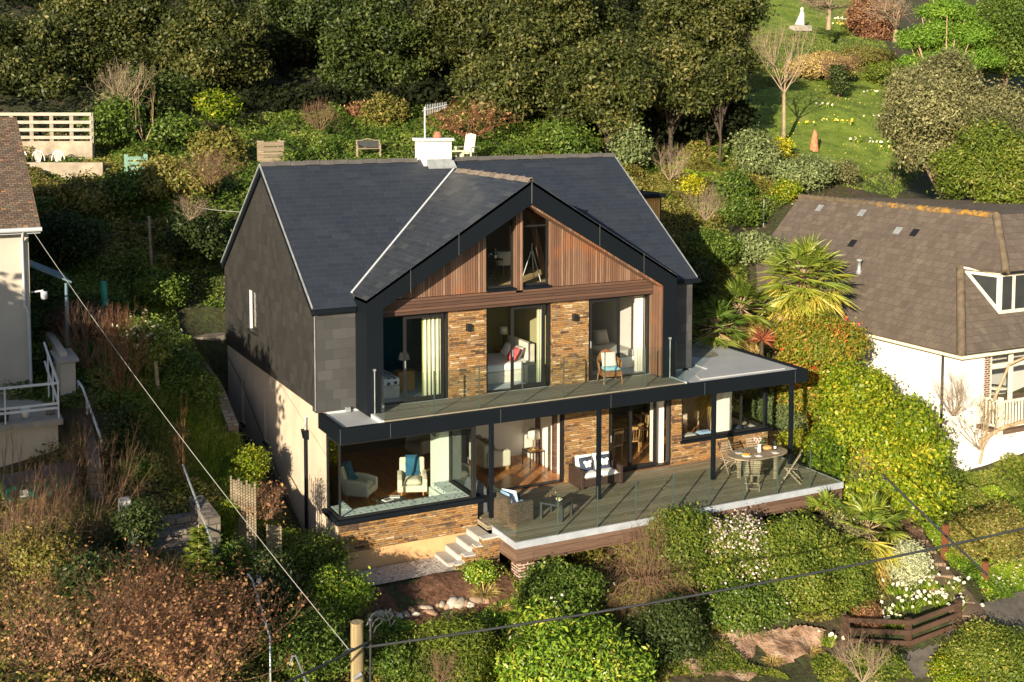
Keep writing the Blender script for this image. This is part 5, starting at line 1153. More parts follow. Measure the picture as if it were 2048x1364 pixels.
for (u, v, w_, h_, d, lb) in ((520, 10, 300, 260, 84, 'shade-coloured evergreen filling the dark gap behind the left trees'), (820, 20, 330, 260, 84, 'shade-coloured evergreen at the back of the dark hollow above the chimney'), (1240, 0, 380, 260, 84, 'evergreen crown furthest back above the right end of the roof'), (140, 30, 350, 200, 86, 'evergreen furthest back at the upper left edge')):
    plant('evergreen_tree', lb, 'tree', u, v, w_, h_, 'shade', .34, .5, d=d, k=14, s=.4, cover=2.6, tuft=8, tr=.35, trunk='bark_dark', group=TG, name='evergreen_tree')  # shade-black leaves stand in for the unlit gaps in the wood
for (u, v, w_, h_, d, lb) in ((380, 170, 260, 170, 74, 'shade-coloured understorey tree behind the tangled dead branches'), (540, 190, 220, 150, 74, 'shade-coloured understorey tree in the gap left of the roof ridge'), (700, 215, 260, 120, 72, 'shade-coloured understorey tree under the drooping crown above the left ridge'), (860, 180, 220, 160, 73, 'shade-coloured understorey tree inside the hollow above the aerial'), (1290, 260, 180, 120, 66, 'shade-coloured understorey tree behind the right end of the ridge'), (1440, 250, 130, 120, 66, 'shade-coloured understorey tree at the wood edge beside the shaded lawn'), (60, 235, 240, 70, 68, 'shade-coloured understorey tree behind the white fence'), (250, 225, 260, 90, 66, 'shade-coloured undergrowth behind the tangled dead branches'), (480, 225, 260, 90, 63, 'shade-coloured undergrowth left of the roof ridge end'), (640, 215, 280, 80, 63, 'shade-coloured undergrowth above the dark bench'), (830, 205, 280, 80, 63, 'shade-coloured undergrowth behind the aerial'), (1020, 215, 260, 80, 64, 'shade-coloured undergrowth above the cream garden chair'), (1250, 250, 240, 110, 62, 'shade-coloured undergrowth above the right end of the ridge'), (1420, 240, 150, 100, 62, 'shade-coloured undergrowth at the wood edge'), (560, 120, 260, 160, 78, 'shade-coloured tree deep inside the wood, left'), (860, 100, 240, 200, 78, 'shade-coloured tree deep inside the wood, middle'), (1290, 120, 240, 240, 76, 'shade-coloured tree deep inside the wood, right')):
    plant('evergreen_tree', lb, 'tree', u, v, w_, h_, 'shade', .26, .5, d=d, k=12, s=.4, cover=2.4, tuft=8, tr=.3, trunk='bark_dark', group=TG, name='evergreen_tree')  # near-black leaves imitate the shade beneath the canopy
# unseen trees added outside the frame on the left to shade the garden
for (x, y, r, h, lb) in ((-13.2, -4.6, 2.3, 7.6, 'unseen spreading evergreen added for shade outside the left edge, nearer the camera'), (-14.5, -1.2, 2.4, 7.6, 'unseen evergreen added for shade outside the left edge, below the terrace'), (-15.5, 1.5, 3.0, 8.0, 'unseen evergreen added for shade outside the left edge beside the cream house')):
    _seed[0] += 1; rng = np.random.default_rng(_seed[0]); g0 = gz(x, y); lob = lobify((x, y, h-r*1.1), (r, r, r*1.15), 14, .38, _seed[0]); lob = [l for l in lob if l[0][2] > h-r*1.7]
    P, O, rnd = crown_pts(lob, 16000, rng, 8, .3); rt = thing('evergreen_tree', lb, 'tree', (x, y, g0)); off = np.array([x, y, g0]); add_obj('crown', leaf_mesh('crown', P-off, O, .3, .5, LM['oak2'], rng, rnd), rt); MB().tube([(0, 0, -.3), (0, 0, h-r-g0)], [.3, .15], 8).build('trunk', BK['bark'], rt, org=(0, 0, 0))
# shrubs at the foot of the wood
for (u, v, w_, h_, leaf, sz, lb) in (
    (440, 215, 80, 78, 'bright', .16, 'bright green ivy bush on a stump right of the tangled branches'),
    (430, 300, 110, 80, 'scrub', .17, 'brown-green bush under the bright ivy stump'),
    (230, 250, 110, 120, 'mid', .17, 'ivy-covered bush beside the right end of the white fence'),
    (345, 265, 110, 70, 'mid', .17, 'green bush between the dark tunnel and the ivy stump'),
    (185, 395, 150, 80, 'scrub', .15, 'brown-green shrub below the old concrete wall'),
    (245, 385, 100, 90, 'mid', .15, 'leafy shrub above the garden steps, yellow-green'),
    (350, 365, 180, 90, 'scrub', .15, 'wide olive shrub left of the slate gable'),
    (775, 225, 90, 70, 'scrub', .17, 'olive bush beneath the dark hollow left of the aerial'),
    (720, 225, 50, 30, 'rust', .14, 'small bush of pink-brown leaves above the dark bench'),
    (1130, 280, 130, 80, 'mid', .17, 'dark green bush hugging the roof ridge under the trees'),
    (1260, 300, 90, 110, 'juniper', .16, 'grey-green conifer at the right end of the roof ridge')):
    plant('shrub', lb, 'shrub', u, v, w_, h_, leaf, sz, .5, d=(None if v < 1 else (55 if u < 1000 else 50)) if u > 500 or v < 330 else 47, k=8, s=.4, cover=2.8, tuft=6, name='shrub')
# right-hand slope and lawn edge
for (u, v, w_, h_, d, leaf, sz, lb) in (
    (1510, 310, 100, 130, 52, 'juniper', .15, 'grey-green conifer bush below the foot of the pollard tree'),
    (1560, 300, 44, 56, 52, 'yellow', .13, 'small bright yellow-green bush at the foot of the pollard tree'),
    (1600, 352, 140, 70, 52, 'juniper', .14, 'spreading blue-grey juniper above the brown tiled roof'),
    (1570, 385, 60, 44, 50, 'bright', .12, 'round bright green bush above the left corner of the brown tiled roof'),
    (1690, 345, 44, 60, 56, 'grey', .12, 'upright twiggy grey bush at the low edge of the lawn'),
    (1460, 380, 90, 70, 50, 'mid', .14, 'dark green bush on the slope right of the cedar cabin'),
    (1385, 375, 50, 50, 49, 'yellow', .12, 'yellow-flowering shrub beside the cedar cabin'),
    (1480, 425, 90, 60, 48, 'mid', .13, 'rounded green shrub on the middle of the slope left of the brown roof'),
    (1420, 500, 120, 90, 45, 'mid', .12, 'green shrub in half shadow right of the roof verge'),
    (1500, 500, 120, 70, 45, 'juniper', .14, 'feathery grey-green shrub left of the tall palm'),
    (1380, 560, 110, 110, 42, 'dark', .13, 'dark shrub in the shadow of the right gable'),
    (1640, 135, 170, 60, 68, 'straw', .14, 'wide dead bracken bank at the top of the daffodil lawn'),
    (1725, 120, 150, 50, 70, 'scrub', .16, 'low brown-green hedge behind the daffodil lawn'),
    (1745, 35, 120, 90, 80, 'rust', .2, 'russet copper hedge at the top right beside the bare tree'),
    (1775, 150, 130, 50, 72, 'fir', .18, 'dark green spreading conifer at the right top of the lawn')):
    plant('shrub', lb, 'shrub', u, v, w_, h_, leaf, sz, .5, d=d, k=8, s=.4, cover=2.8, tuft=6, name='shrub')
plant('x', 'large rounded grey-green evergreen tree between lawn and brown tiled roof', 'tree', 1895, 260, 320, 310, 'grey', .15, .42, d=54, k=30, s=.26, cover=3.0, tuft=8, name='rounded_tree')
plant('x', 'green evergreen tree at the right edge behind the brown roof ridge', 'tree', 2010, 350, 270, 190, 'hedge', .14, .45, d=50, k=24, s=.3, cover=2.8, name='rounded_tree')
plant('x', 'dark tree filling the upper right corner behind the conifer', 'tree', 2010, 90, 200, 220, 'mid', .2, .45, d=78, k=14, s=.4, cover=2.6, name='rounded_tree')
# layered conifer at the top right
rt = None
for i, (u, v, w_, h_) in enumerate(((1890, 25, 90, 55), (1855, 75, 110, 55), (1925, 75, 110, 60), (1890, 120, 130, 50), (1840, 130, 80, 50), (1950, 115, 90, 50))):
    rng = np.random.default_rng(900+i); d = 74; c = at(u, v, d=d); rr = (w_/2*d/CF, w_/2*d/CF, h_/2*d/CF)
    if rt is None: g0 = gz(c[0], c[1]); rt = thing('cypress_tree', 'layered bright green cypress with bare pinkish stems at the top right', 'tree', (c[0], c[1], g0)); off = np.array([c[0], c[1], g0]); S0, S1, R0, R1 = [], [], [], []
    P, O, rnd = crown_pts(lobify(c, rr, 7, .4, 900+i), 7000, rng, 6, .15); add_obj('crown', leaf_mesh('crown', P-off, O, .17, .4, LM['cypress'], rng, rnd), rt)
    for k in range(10): e = c-off+rng.normal(size=3)*np.array(rr)*.5; S0.append(np.array([0, 0, 0.])+rng.normal(size=3)*.1); S1.append(e); R0.append(.09); R1.append(.03)
add_obj('trunk', segs_mesh('trunk', S0, S1, R0, R1, BK['bark_pale'], 5), rt)
bare('bare_tree', 'bare grey many-stemmed tree beside the russet hedge at the top', 'tree', 1790, 75, 150, 110, 'twig_grey', d=76, stems=9, lev=3, split=3, r=.07, trunk=.5, tilt=.8)
bare('bare_tree', 'pale pollarded tree with one forked trunk standing on the shaded lawn', 'tree', 1568, 288, 120, 240, 'twig_grey', stems=7, lev=3, split=3, r=.055, trunk=2.6, tilt=.55, up=.35)
bare('bare_tree', 'small spreading fruit tree with pale trunk near the white statue', 'tree', 1657, 52, 130, 75, 'twig_grey', d=92, stems=9, lev=3, split=4, r=.09, trunk=1.3, tilt=1.2, up=0)
t = bare('bare_tree', 'ivy-wrapped leaning trunk with a brown twig crown on the daffodil lawn', 'tree', 1677, 196, 100, 90, 'twig_brown', stems=9, lev=3, split=4, r=.05, trunk=1.4, tilt=1.2, up=0)
rng = np.random.default_rng(5); P = np.stack([rng.normal(0, .28, 2500), rng.normal(0, .28, 2500), rng.uniform(.3, 2.0, 2500)], 1); add_obj('ivy', leaf_mesh('ivy', P, norm(P*np.array([1, 1, 0])), .14, .7, LM['dark'], rng, rng.random(2500)), t)
g = G(1628, 303); t = thing('tree_stump', 'jagged red-brown upright stump on the lawn below the pollard tree', 'stump', tuple(g))
MB().tube([tuple(g-[0, 0, .2]), tuple(g+[0, 0, .5]), tuple(g+[.05, 0, .95]), tuple(g+[.02, 0, 1.15])], [.27, .2, .12, .02], 9).build('wood', plain('stump_red', (.4, .18, .09), .9, var=.35, scale=6, bmp=.6), t)
g = at(1602, 20, d=98); gg = gz(g[0], g[1]); t = thing('statue', 'small white seated statue on a stone plinth at the top of the grounds', 'statue', (g[0], g[1], gg))
z0 = gg; MB().box(g[0]-.75, g[0]+.75, g[1]-.5, g[1]+.5, z0, z0+.45).build('plinth', M['slab_grey'], t, .03)
m = MB(); m.tube([(g[0]-.1, g[1], z0+.45), (g[0], g[1], z0+.9), (g[0]+.12, g[1], z0+1.35), (g[0]+.1, g[1], z0+1.6)], [.42, .3, .2, .12], 9); m.ball((g[0]+.1, g[1], z0+1.75), (.13, .14, .17)); m.tube([(g[0]+.1, g[1]-.1, z0+1.3), (g[0]-.2, g[1]-.3, z0+.95), (g[0]-.35, g[1]-.35, z0+.7)], [.09, .07, .05], 6); m.build('figure', M['china'], t)

# ---- the slope's low growth
scatter('wood_floor_growth', 'shade-coloured ivy on the floor of the wood', [(-18, 27), (-3, 27), (2, 22.5), (9, 28.5), (20, 25.5), (24, 25), (40, 45), (45, 75), (-25, 75)], 60000, 'shade', .3, h=.7, seed=10)  # leaf colour carries the darkness of the shaded wood floor
scatter('ivy_bank', 'ivy and low greenery on the bank behind the ridge', [(-1, 13), (1, 11.2), (12, 11.2), (19, 17), (20, 25), (8, 28), (-2, 25)], 90000, 'mid', .15, h=.35, seed=11)
scatter('slope_scrub', 'mixed scrub on the slope between the house and the brown roof', [(11.9, 9.8), (15.2, 5), (17, 3), (20, 6), (22, 12), (31, 16), (29, 24), (20, 24), (13, 14)], 120000, 'scrub', .13, h=.32, seed=12)
scatter('slope_scrub', 'green ground cover on the slope right of the house', [(15.2, 8), (16, 2), (19, 5), (22, 11), (31, 15), (30, 22), (20, 20)], 50000, 'mid', .12, h=.25, seed=13, only=lambda P: vnoise(P[:, 0], P[:, 1], 2.2, 4) > .45)
scatter('slope_scrub', 'bright ivy patches on the upper slope', [(18, 14), (24, 14), (27, 20), (20, 24)], 16000, 'cloverbank', .13, h=.2, seed=14, only=lambda P: vnoise(P[:, 0], P[:, 1], 1.8, 8) > .45)
scatter('lawn_grass', 'long grass on the daffodil lawn', [(24, 16), (33, 13), (46, 22), (62, 44), (64, 60), (50, 52), (33, 30)], 90000, 'lawn', .1, blade=(.22, .05), seed=15)
scatter('garden_scrub', 'dark undergrowth of the shaded left garden', [(-8, 8), (-1.3, 1), (-1.3, 10.5), (-1, 13), (-2, 25), (-9, 26), (-9, 8)], 90000, 'mid', .12, h=.3, seed=16)
scatter('slope_scrub', 'scrub on the bank below the white fence', [(-9, 18), (-1, 13), (2, 20), (-1, 27), (-10, 26)], 40000, 'scrub', .14, h=.35, seed=17)
scatter('bank_grass', 'long rough grass on the strip left of the alley', [(-3.3, -2), (-1.25, -.6), (-1.25, 8.5), (-3.2, 9), (-4, 4)], 26000, 'grass', .1, blade=(.42, .03), seed=18)
scatter('slope_scrub', 'sprouting weeds round the rock ledge and lane', pix((1250, 1364), (1330, 1250), (1480, 1235), (1700, 1230), (1720, 1290), (1900, 1300), (1850, 1364)), 26000, 'hedge', .07, h=.16, seed=31, only=lambda P: vnoise(P[:, 0], P[:, 1], .8, 5) > .5)
scatter('slope_scrub', 'creeping green plants over the red soil bed edges', [(-.4, -4.6), (3.9, -4.8), (4.0, -3.9), (2.6, -4.2), (-.4, -3.8)], 14000, 'laurel', .06, h=.14, seed=32)
scatter('bank_grass', 'yellow-green long grass coloured as if sunlit along the alley top', [(-2.6, -.5), (-1.3, -.2), (-1.3, 4.2), (-2.9, 4.0)], 9000, 'cloverbank', .1, blade=(.4, .03), seed=33)  # brighter leaf colour imitates sunlight on this strip
scatter('garden_scrub', 'leaf litter and weeds on the lower left slope', [(-14, -10), (0, -10), (0, -3), (-1.3, -1), (-3, 4), (-9, 4), (-14, 0)], 70000, 'scrub', .1, h=.25, seed=19)
scatter('lower_scrub', 'weeds and low plants on the slope below the deck', [(-.2, -4.2), (3.8, -4.4), (4.0, -2.4), (15, -2.6), (16, -5), (13, -7), (8, -6), (4, -8), (-1, -8)], 60000, 'scrub', .085, h=.22, seed=20, only=lambda P: vnoise(P[:, 0], P[:, 1], 1.3, 9) > .3)
scatter('ivy_bank', 'sunlit ivy and celandine bank right of the stone path', pix((1800, 1010), (1740, 930), (1900, 960), (1990, 990), (2048, 1030), (2060, 1200), (1980, 1215), (1900, 1140)), 60000, 'cloverbank', .085, h=.22, seed=21)
scatter('ivy_bank_flowers', 'tiny white flowers through the bank right of the stone path', pix((1800, 1010), (1760, 950), (1900, 990), (2048, 1100), (2060, 1190), (1980, 1200), (1900, 1120)), 700, 'white', .07, .9, h=.28, seed=22, clump=3)
scatter('lawn_flowers', 'pale primroses sprinkled over the lawn', pix((1640, 170), (1790, 180), (1790, 320), (1700, 340), (1600, 300)), 420, 'daff', .08, .8, h=.12, seed=23, clump=3)
scatter('right_scrub', 'leafy undergrowth beneath the white neighbouring wall', [(15.2, -1), (20, -2.4), (30, -2.6), (30, -8), (22, -8), (18.5, -6.5), (16.5, -4)], 90000, 'hedge', .1, h=.3, seed=24)

# ---- right: bright hedge, photinia, palm, cordylines
HG = 'shrubs between the house and the white neighbour'
plant('x', 'big bright yellow-green hedge beside the white neighbouring wall', 'hedge', 1785, 893, 262, 205, 'bright', .115, .6, d=37, hold=True, k=22, s=.3, cover=3.6, tuft=6, name='hedge')
plant('x', 'lower part of the bright hedge with golden leaves next to the balcony corner', 'hedge', 1712, 805, 180, 150, 'bright', .11, .6, d=38.5, hold=True, k=14, s=.36, cover=3.4, tuft=6, name='hedge')
plant('x', 'photinia hedge tinged red and bronze below the tall palm', 'hedge', 1645, 690, 200, 140, 'photinia', .11, .5, d=41.5, hold=True, k=16, s=.38, cover=3.4, tuft=6, name='hedge')
plant('x', 'green shrub with grey tint below the bright hedge, over the path posts', 'shrub', 1850, 940, 170, 110, 'hedge', .1, .5, d=37.5, k=9, s=.4, name='shrub')
plant('x', 'dark brownish shrub at the right edge above the lane', 'shrub', 1990, 1070, 190, 130, 'scrub', .09, .5, d=34, k=10, s=.38, name='shrub')
plant('x', 'yellow-flowered shrub in the lower right corner', 'shrub', 1985, 1310, 210, 130, 'hedge', .075, .5, d=29.5, k=10, s=.38, flowers=('daff', 160, .07), name='shrub')
plant('x', 'small clipped shrub between the lane fence and the corner bush', 'shrub', 1900, 1345, 100, 60, 'bright', .07, .5, d=29, k=8, s=.4, name='shrub')
plant('x', 'rosemary bush seen through the canopy beyond the corner window', 'shrub', 1560, 822, 110, 90, 'juniper', .1, .3, d=42.5, k=9, s=.4, name='shrub')
plant('x', 'low yellow-green plant below the rosemary bush', 'shrub', 1590, 885, 70, 50, 'yellow', .09, .5, d=41.5, k=6, s=.4, name='shrub')
bare('dead_shrub', 'tangle of dead brown stems just right of the deck corner', 'shrub', 1745, 1010, 110, 110, 'twig_grey', d=36.5, stems=34, lev=3, split=3, r=.018, tilt=1.6, up=-.15, wig=.3)
bare('dead_shrub', 'dry brown stems spilling over the stone path wall', 'shrub', 1790, 1060, 90, 60, 'twig_brown', d=35.5, stems=22, lev=3, split=3, r=.015, tilt=1.7, up=-.2, wig=.3)
def palm(name, label, u, vb, vc, d, fr=34, rad=1.25, mat='palm', trunk=.14, dry=True, ln=1.0, seed=1):
    rng = np.random.default_rng(seed); c = at(u, vc, d=d); g0 = gz(c[0], c[1]); H_ = c[2]-g0; off = np.array([c[0], c[1], g0]); root = thing(name, label, 'palm' if dry else 'plant', tuple(off))
    if trunk: MB().tube([(0, 0, -.3), (.05, 0, H_*.5), (0, 0, H_)], [trunk*1.2, trunk, trunk*.9], 9).build('trunk', BK['bark_dark'], root, org=(0, 0, 0))
    Vs, Fs, Rn = [], [], []; b = 0; S0, S1, R0, R1 = [], [], [], []
    for i in range(fr):
        el = math.pi/2*(1-1.75*(i+.5)/fr) if dry else rng.uniform(.15, 1.4); az = i*2.399+rng.normal()*.2; D = np.array([math.cos(az)*math.cos(el), math.sin(az)*math.cos(el), math.sin(el)]); pl = rad*.55*rng.uniform(.8, 1.1)
        S0.append(np.array([0, 0, H_])); tip = np.array([0, 0, H_])+D*pl+np.array([0, 0, -.1*pl]); S1.append(tip); R0.append(.018); R1.append(.01)
        side = norm(np.cross(D, [0, 0, 1.])); up_ = np.cross(side, D); m = 30; a = np.linspace(-1.75, 1.75, m)+rng.normal(size=m)*.03
        dirs = D[None]*np.cos(a)[:, None]*1.0+side[None]*np.sin(a)[:, None]*.95+up_[None]*.15; V, F = blades(np.tile(tip, (m, 1)), dirs, rad*.5*ln, .05+.018*rad, rng, .28, 3)
        Vs.append(V); Fs.append(F+b); b += len(V); yel = max(0, (i/fr-.3))*.95 if dry else 0; Rn.append(np.repeat(np.clip(rng.random(m)*.45+.15+yel+rng.normal()*.12, 0, 1), 8))
    add_obj('crown', np_mesh('crown', np.concatenate(Vs), np.concatenate(Fs), LM[mat], False, np.concatenate(Rn)), root); add_obj('stalks', segs_mesh('stalks', S0, S1, R0, R1, BK['bark_pale'], 4), root)
    if dry:
        n = 1100; a = rng.uniform(0, 6.28, n); C = np.stack([np.cos(a)*.2, np.sin(a)*.2, H_-rng.uniform(.2, 2.6, n)], 1); D = np.stack([np.cos(a)*.7, np.sin(a)*.7, -rng.random(n)*1.5], 1); V, F = blades(C, D, .75, .04, rng, .5); add_obj('dry_skirt', np_mesh('skirt', V, F, LM['palmdry'], False, np.repeat(rng.random(n), 8)), root)
    return root
palm('palm_tree', 'tall fan palm with yellowing lower fronds beside the brown tiled roof', 1608, 780, 555, 43.5, fr=64, rad=1.75, seed=3, ln=1.1)
palm('palm_tree', 'smaller fan palm with shadow-darkened leaf colour between the house and the tall palm', 1480, 700, 615, 43, fr=34, rad=1.35, mat='hedge', seed=4)  # darker leaf colour imitates the house's shadow
palm('palm_tree', 'low fan palm with shade-darkened leaf colour next to the right slate wall', 1430, 700, 655, 41.5, fr=30, rad=1.3, mat='mid', seed=5)  # shadow of the house is put into the leaf colour
palm('palm_tree', 'fan palm low beside the deck corner among the hedges', 1735, 1090, 1060, 34, fr=32, rad=1.25, seed=6)
palm('palm_tree', 'fan palm right below the deck corner, behind the grey-leaved shrub', 1650, 1090, 1035, 35.0, fr=22, rad=.95, seed=7)
def rosette(name, label, u, v, d, mat, n=130, ln=.62, seed=1):
    g = at(u, v, d=d); rng = np.random.default_rng(seed); D = norm(rng.normal(size=(n, 3))); D[:, 2] = np.abs(D[:, 2])-.15; g0 = gz(g[0], g[1]); root = thing(name, label, 'plant', (g[0], g[1], g0)); H_ = max(.3, g[2]-g0)
    V, F = blades(np.tile([0, 0, H_], (n, 1)), D, ln, .05, rng, .12); add_obj('leaves', np_mesh('leaves', V, F, LM[mat], False, np.repeat(rng.random(n), 8)), root); MB().tube([(0, 0, -.2), (0, 0, H_)], .06, 8).build('stem', BK['bark_dark'], root, org=(0, 0, 0))
rosette('cordyline', 'spiky red cordyline in the sun beside the flat roof', 1524, 680, 41.5, 'cordy', seed=1); rosette('cordyline', 'dark purple cordyline in shade left of the red one', 1466, 665, 42, 'purple', 110, .6, 2)

# ---- front: hedges under the deck
FG = 'hedges along the front of the deck'
plant('x', 'dense green hedge mound at the deck front, left of the pink clematis', 'hedge', 1375, 1105, 250, 190, 'hedge', .085, .55, d=31, k=13, s=.36, cover=3.4, name='hedge', group=FG)
plant('x', 'hedge smothered in pale pink and white clematis at the deck edge', 'hedge', 1470, 1120, 160, 210, 'hedge', .085, .55, d=31.2, k=12, s=.36, cover=3.2, flowers=('pink', 4200, .075), name='hedge', group=FG)
plant('x', 'green hedge mound under the deck front right of the clematis', 'hedge', 1585, 1145, 210, 270, 'hedge', .085, .55, d=31.6, k=14, s=.34, cover=3.4, name='hedge', group=FG)
plant('x', 'grey-leaved shrub under the right end of the deck', 'shrub', 1690, 1075, 110, 120, 'grey', .08, .5, d=32.8, k=10, s=.38, name='shrub')
plant('x', 'olive hedge mound between the deck corner and the daffodils', 'hedge', 1690, 1165, 160, 180, 'hedge', .08, .55, d=32, k=11, s=.36, name='hedge', group=FG)
plant('x', 'low green hedge foot below the clematis above the rock ledge', 'hedge', 1480, 1215, 200, 110, 'mid', .085, .55, d=30.4, k=10, s=.38, flowers=('pink', 300, .06), name='hedge', group=FG)
plant('x', 'silver lavender bush at the edge of the stone path', 'shrub', 1815, 1130, 70, 130, 'silver', .09, .3, d=33, k=9, s=.38, name='shrub')
plant('x', 'camellia bush with a few cream flowers in front of the deck pier', 'shrub', 1115, 1195, 200, 140, 'mid', .085, .55, d=29.2, k=12, s=.36, flowers=('white', 60, .1), name='shrub')
plant('x', 'large glossy yellow-green laurel at the bottom centre', 'shrub', 1135, 1330, 360, 190, 'laurel', .13, .36, d=24.5, k=16, s=.34, cover=3.4, tuft=8, name='laurel_bush')
plant('x', 'feathery dark green shrub left of the big laurel at the bottom', 'shrub', 905, 1310, 180, 130, 'fir', .1, .25, d=25.5, k=10, s=.38, name='shrub')
plant('x', 'bright low leaves between feathery shrub and big laurel', 'shrub', 960, 1345, 150, 60, 'bright', .08, .5, d=24.5, k=8, s=.4, name='shrub')
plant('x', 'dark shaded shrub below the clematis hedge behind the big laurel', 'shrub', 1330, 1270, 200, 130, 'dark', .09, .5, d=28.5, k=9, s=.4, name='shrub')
plant('x', 'small green bush at the foot of the stone steps', 'shrub', 965, 1150, 70, 44, 'laurel', .07, .5, d=29.4, k=6, s=.42, name='shrub')
plant('x', 'rust brown fern clump left of the daffodils', 'shrub', 1735, 1235, 60, 70, 'rust', .07, .3, d=31, k=6, s=.42, name='fern')
plant('x', 'twiggy green bush in front of the lane fence', 'shrub', 1745, 1340, 130, 80, 'hedge', .07, .5, d=28.5, k=7, s=.4, cover=1.6, name='shrub')
bare('dead_shrub', 'mass of dry brown stems hanging below the deck between two hedges', 'shrub', 1290, 1165, 170, 120, 'twig_brown', d=31.5, stems=60, lev=3, split=3, r=.012, tilt=1.8, up=-.25, wig=.32)
bare('bare_shrub', 'bare branched shrub behind the lane fence', 'shrub', 1725, 1364, 110, 90, 'twig_grey', d=28, stems=9, lev=3, r=.02, tilt=1.1)
# grasses and daffodils
for i, (u, v, n, ln, mat, lb) in enumerate(((970, 1195, 420, .62, 'straw', 'tan ornamental grass tuft right of the soil bed'), (1000, 1225, 260, .45, 'straw', 'low straw-coloured grass beside the camellia'), (935, 1240, 160, .45, 'grass', 'spiky green plant below the edging stones'), (1420, 1262, 320, .75, 'grass', 'arching dark green strap leaves below the clematis'), (1545, 1330, 320, .4, 'straw', 'dry grass tuft on the rock ledge, left'), (1620, 1310, 320, .42, 'straw', 'dry grass tuft on the rock ledge, right'))):
    tuft('grass_tuft', lb, 'grass', G(u, v), n, ln, .022, mat, .55, 1.1, r=.14)
DG = 'white daffodil clumps beside the stone path'
for i, (u, v, lb) in enumerate(((1800, 1192, 'daffodils in white bloom right at the foot of the silver lavender'), (1845, 1172, 'white daffodils halfway up the stone path, left of its treads'), (1895, 1178, 'white daffodils against the lower stone treads'), (1768, 1232, 'white daffodils between the rusty fern and the silver lavender'), (1818, 1222, 'white daffodils in the heart of the patch above the lane fence'), (1868, 1212, 'white daffodils above the middle fence post'), (1905, 1212, 'white daffodils by the last fence post next to the path foot'), (1790, 1255, 'white daffodils lowest of the patch, behind the fence rails'), (1845, 1145, 'white daffodils topmost of the patch beside the path'), (1655, 1290, 'lone cream daffodils at the foot of the olive hedge'))):
    tuft('daffodil_clump', lb, 'daffodils', G(u, v), 260, .34, .024, 'cloverbank', .3, .6, group=DG, r=.38 if i < 9 else .15, blooms=('white', 13 if i < 9 else 5, .085))
LG = 'daffodil clumps on the sloping lawn'
for i, (u, v, c, lb) in enumerate(((1655, 215, 'white', 'pale daffodils below the ivy-wrapped trunk'), (1742, 190, 'white', 'pale daffodils at the top of the lawn, right of the ivy-wrapped trunk'), (1750, 240, 'white', 'pale daffodils in the middle of the lawn by the grey-green tree'), (1675, 247, 'daff', 'yellow daffodils in the middle of the lawn above the stump'), (1694, 250, 'daff', 'yellow daffodils right of those above the stump'), (1712, 285, 'white', 'pale daffodils low on the lawn, right of the stump'), (1755, 292, 'white', 'broad pale daffodils at the lower right of the lawn'), (1765, 303, 'daff', 'yellow daffodils at the lowest right corner of the lawn'), (1684, 180, 'daff', 'yellow daffodils just behind the ivy-wrapped trunk'), (1608, 252, 'daff', 'yellow daffodils beside the pollarded tree trunk'))):
    tuft('daffodil_clump', lb, 'daffodils', G(u, v, d0=45), 60, .3, .05, 'cloverbank', .25, .5, group=LG, r=.4, blooms=(c, 6, .12))
for i, (u, v, c, lb) in enumerate(((1690, 55, 'daff', 'broad drift of yellow daffodils below the fruit tree'), (1680, 45, 'white', 'pale daffodils behind the yellow drift under the fruit tree'))): tuft('daffodil_clump', lb, 'daffodils', G(u, v, d0=60), 120, .45, .06, 'cloverbank', .25, .5, r=.9, blooms=(c, 34, .16))

# ---- left: hedge below the bay, garden shrubs
plant('x', 'grey-green dense shrub against the cream side wall, top of the left hedge', 'shrub', 610, 1110, 170, 100, 'hedge', .085, .5, d=29, k=11, s=.36, name='hedge')
plant('x', 'bright green hedge slope left of the gravel strip', 'hedge', 670, 1190, 140, 130, 'laurel', .085, .5, d=27.8, k=11, s=.36, name='hedge')
plant('x', 'dark leafy hedge around the railing lantern', 'hedge', 530, 1180, 140, 150, 'dark', .085, .5, d=28, k=10, s=.38, name='hedge')
plant('x', 'sunlit hedge behind the wooden pole, lower left of it', 'hedge', 610, 1290, 190, 170, 'mid', .08, .5, d=25.5, k=12, s=.36, cover=3, name='hedge')
plant('x', 'yellow-green climbing leaves left of the wooden pole', 'shrub', 640, 1250, 90, 60, 'bright', .075, .6, d=25, k=6, s=.4, name='shrub')
plant('x', 'mixed green shrub at the right foot of the wooden pole', 'shrub', 790, 1330, 110, 90, 'mid', .08, .5, d=25, k=8, s=.4, name='shrub')
plant('x', 'fine-leaved green shrub left of the reed fence panels', 'shrub', 440, 1050, 80, 120, 'bright', .07, .35, d=29.5, k=8, s=.38, name='shrub')
plant('x', 'climbing ivy along the top of the alley wall', 'shrub', 500, 930, 60, 90, 'bright', .08, .5, d=32, k=8, s=.4, name='climber')
plant('x', 'rounded clipped shrub on the shaded terrace left of the slate wall', 'shrub', 318, 585, 100, 70, 'mid', .11, .5, d=39.5, k=9, s=.4, name='shrub')
plant('x', 'dark heather bush left of the green tree tube', 'shrub', 180, 640, 150, 70, 'purple', .11, .4, d=40, k=8, s=.4, name='shrub')
plant('x', 'small tree with white blossom on a leaning trunk in the left garden', 'tree', 300, 690, 105, 150, 'mid', .1, .5, d=36, k=10, s=.38, flowers=('white', 260, .12), name='magnolia', cover=2.2)
plant('x', 'ivy-covered post thicket below the white-blossomed tree', 'shrub', 250, 880, 70, 170, 'dark', .09, .6, d=33, k=9, s=.4, name='ivy_thicket')
plant('x', 'sunny yellow-green bush by the leafless whip tree', 'shrub', 275, 940, 70, 60, 'laurel', .08, .5, d=31.5, k=7, s=.4, name='shrub')
plant('x', 'dark shrub behind the lowest left garden steps', 'shrub', 270, 1060, 90, 130, 'dark', .09, .5, d=29, k=8, s=.4, name='shrub')
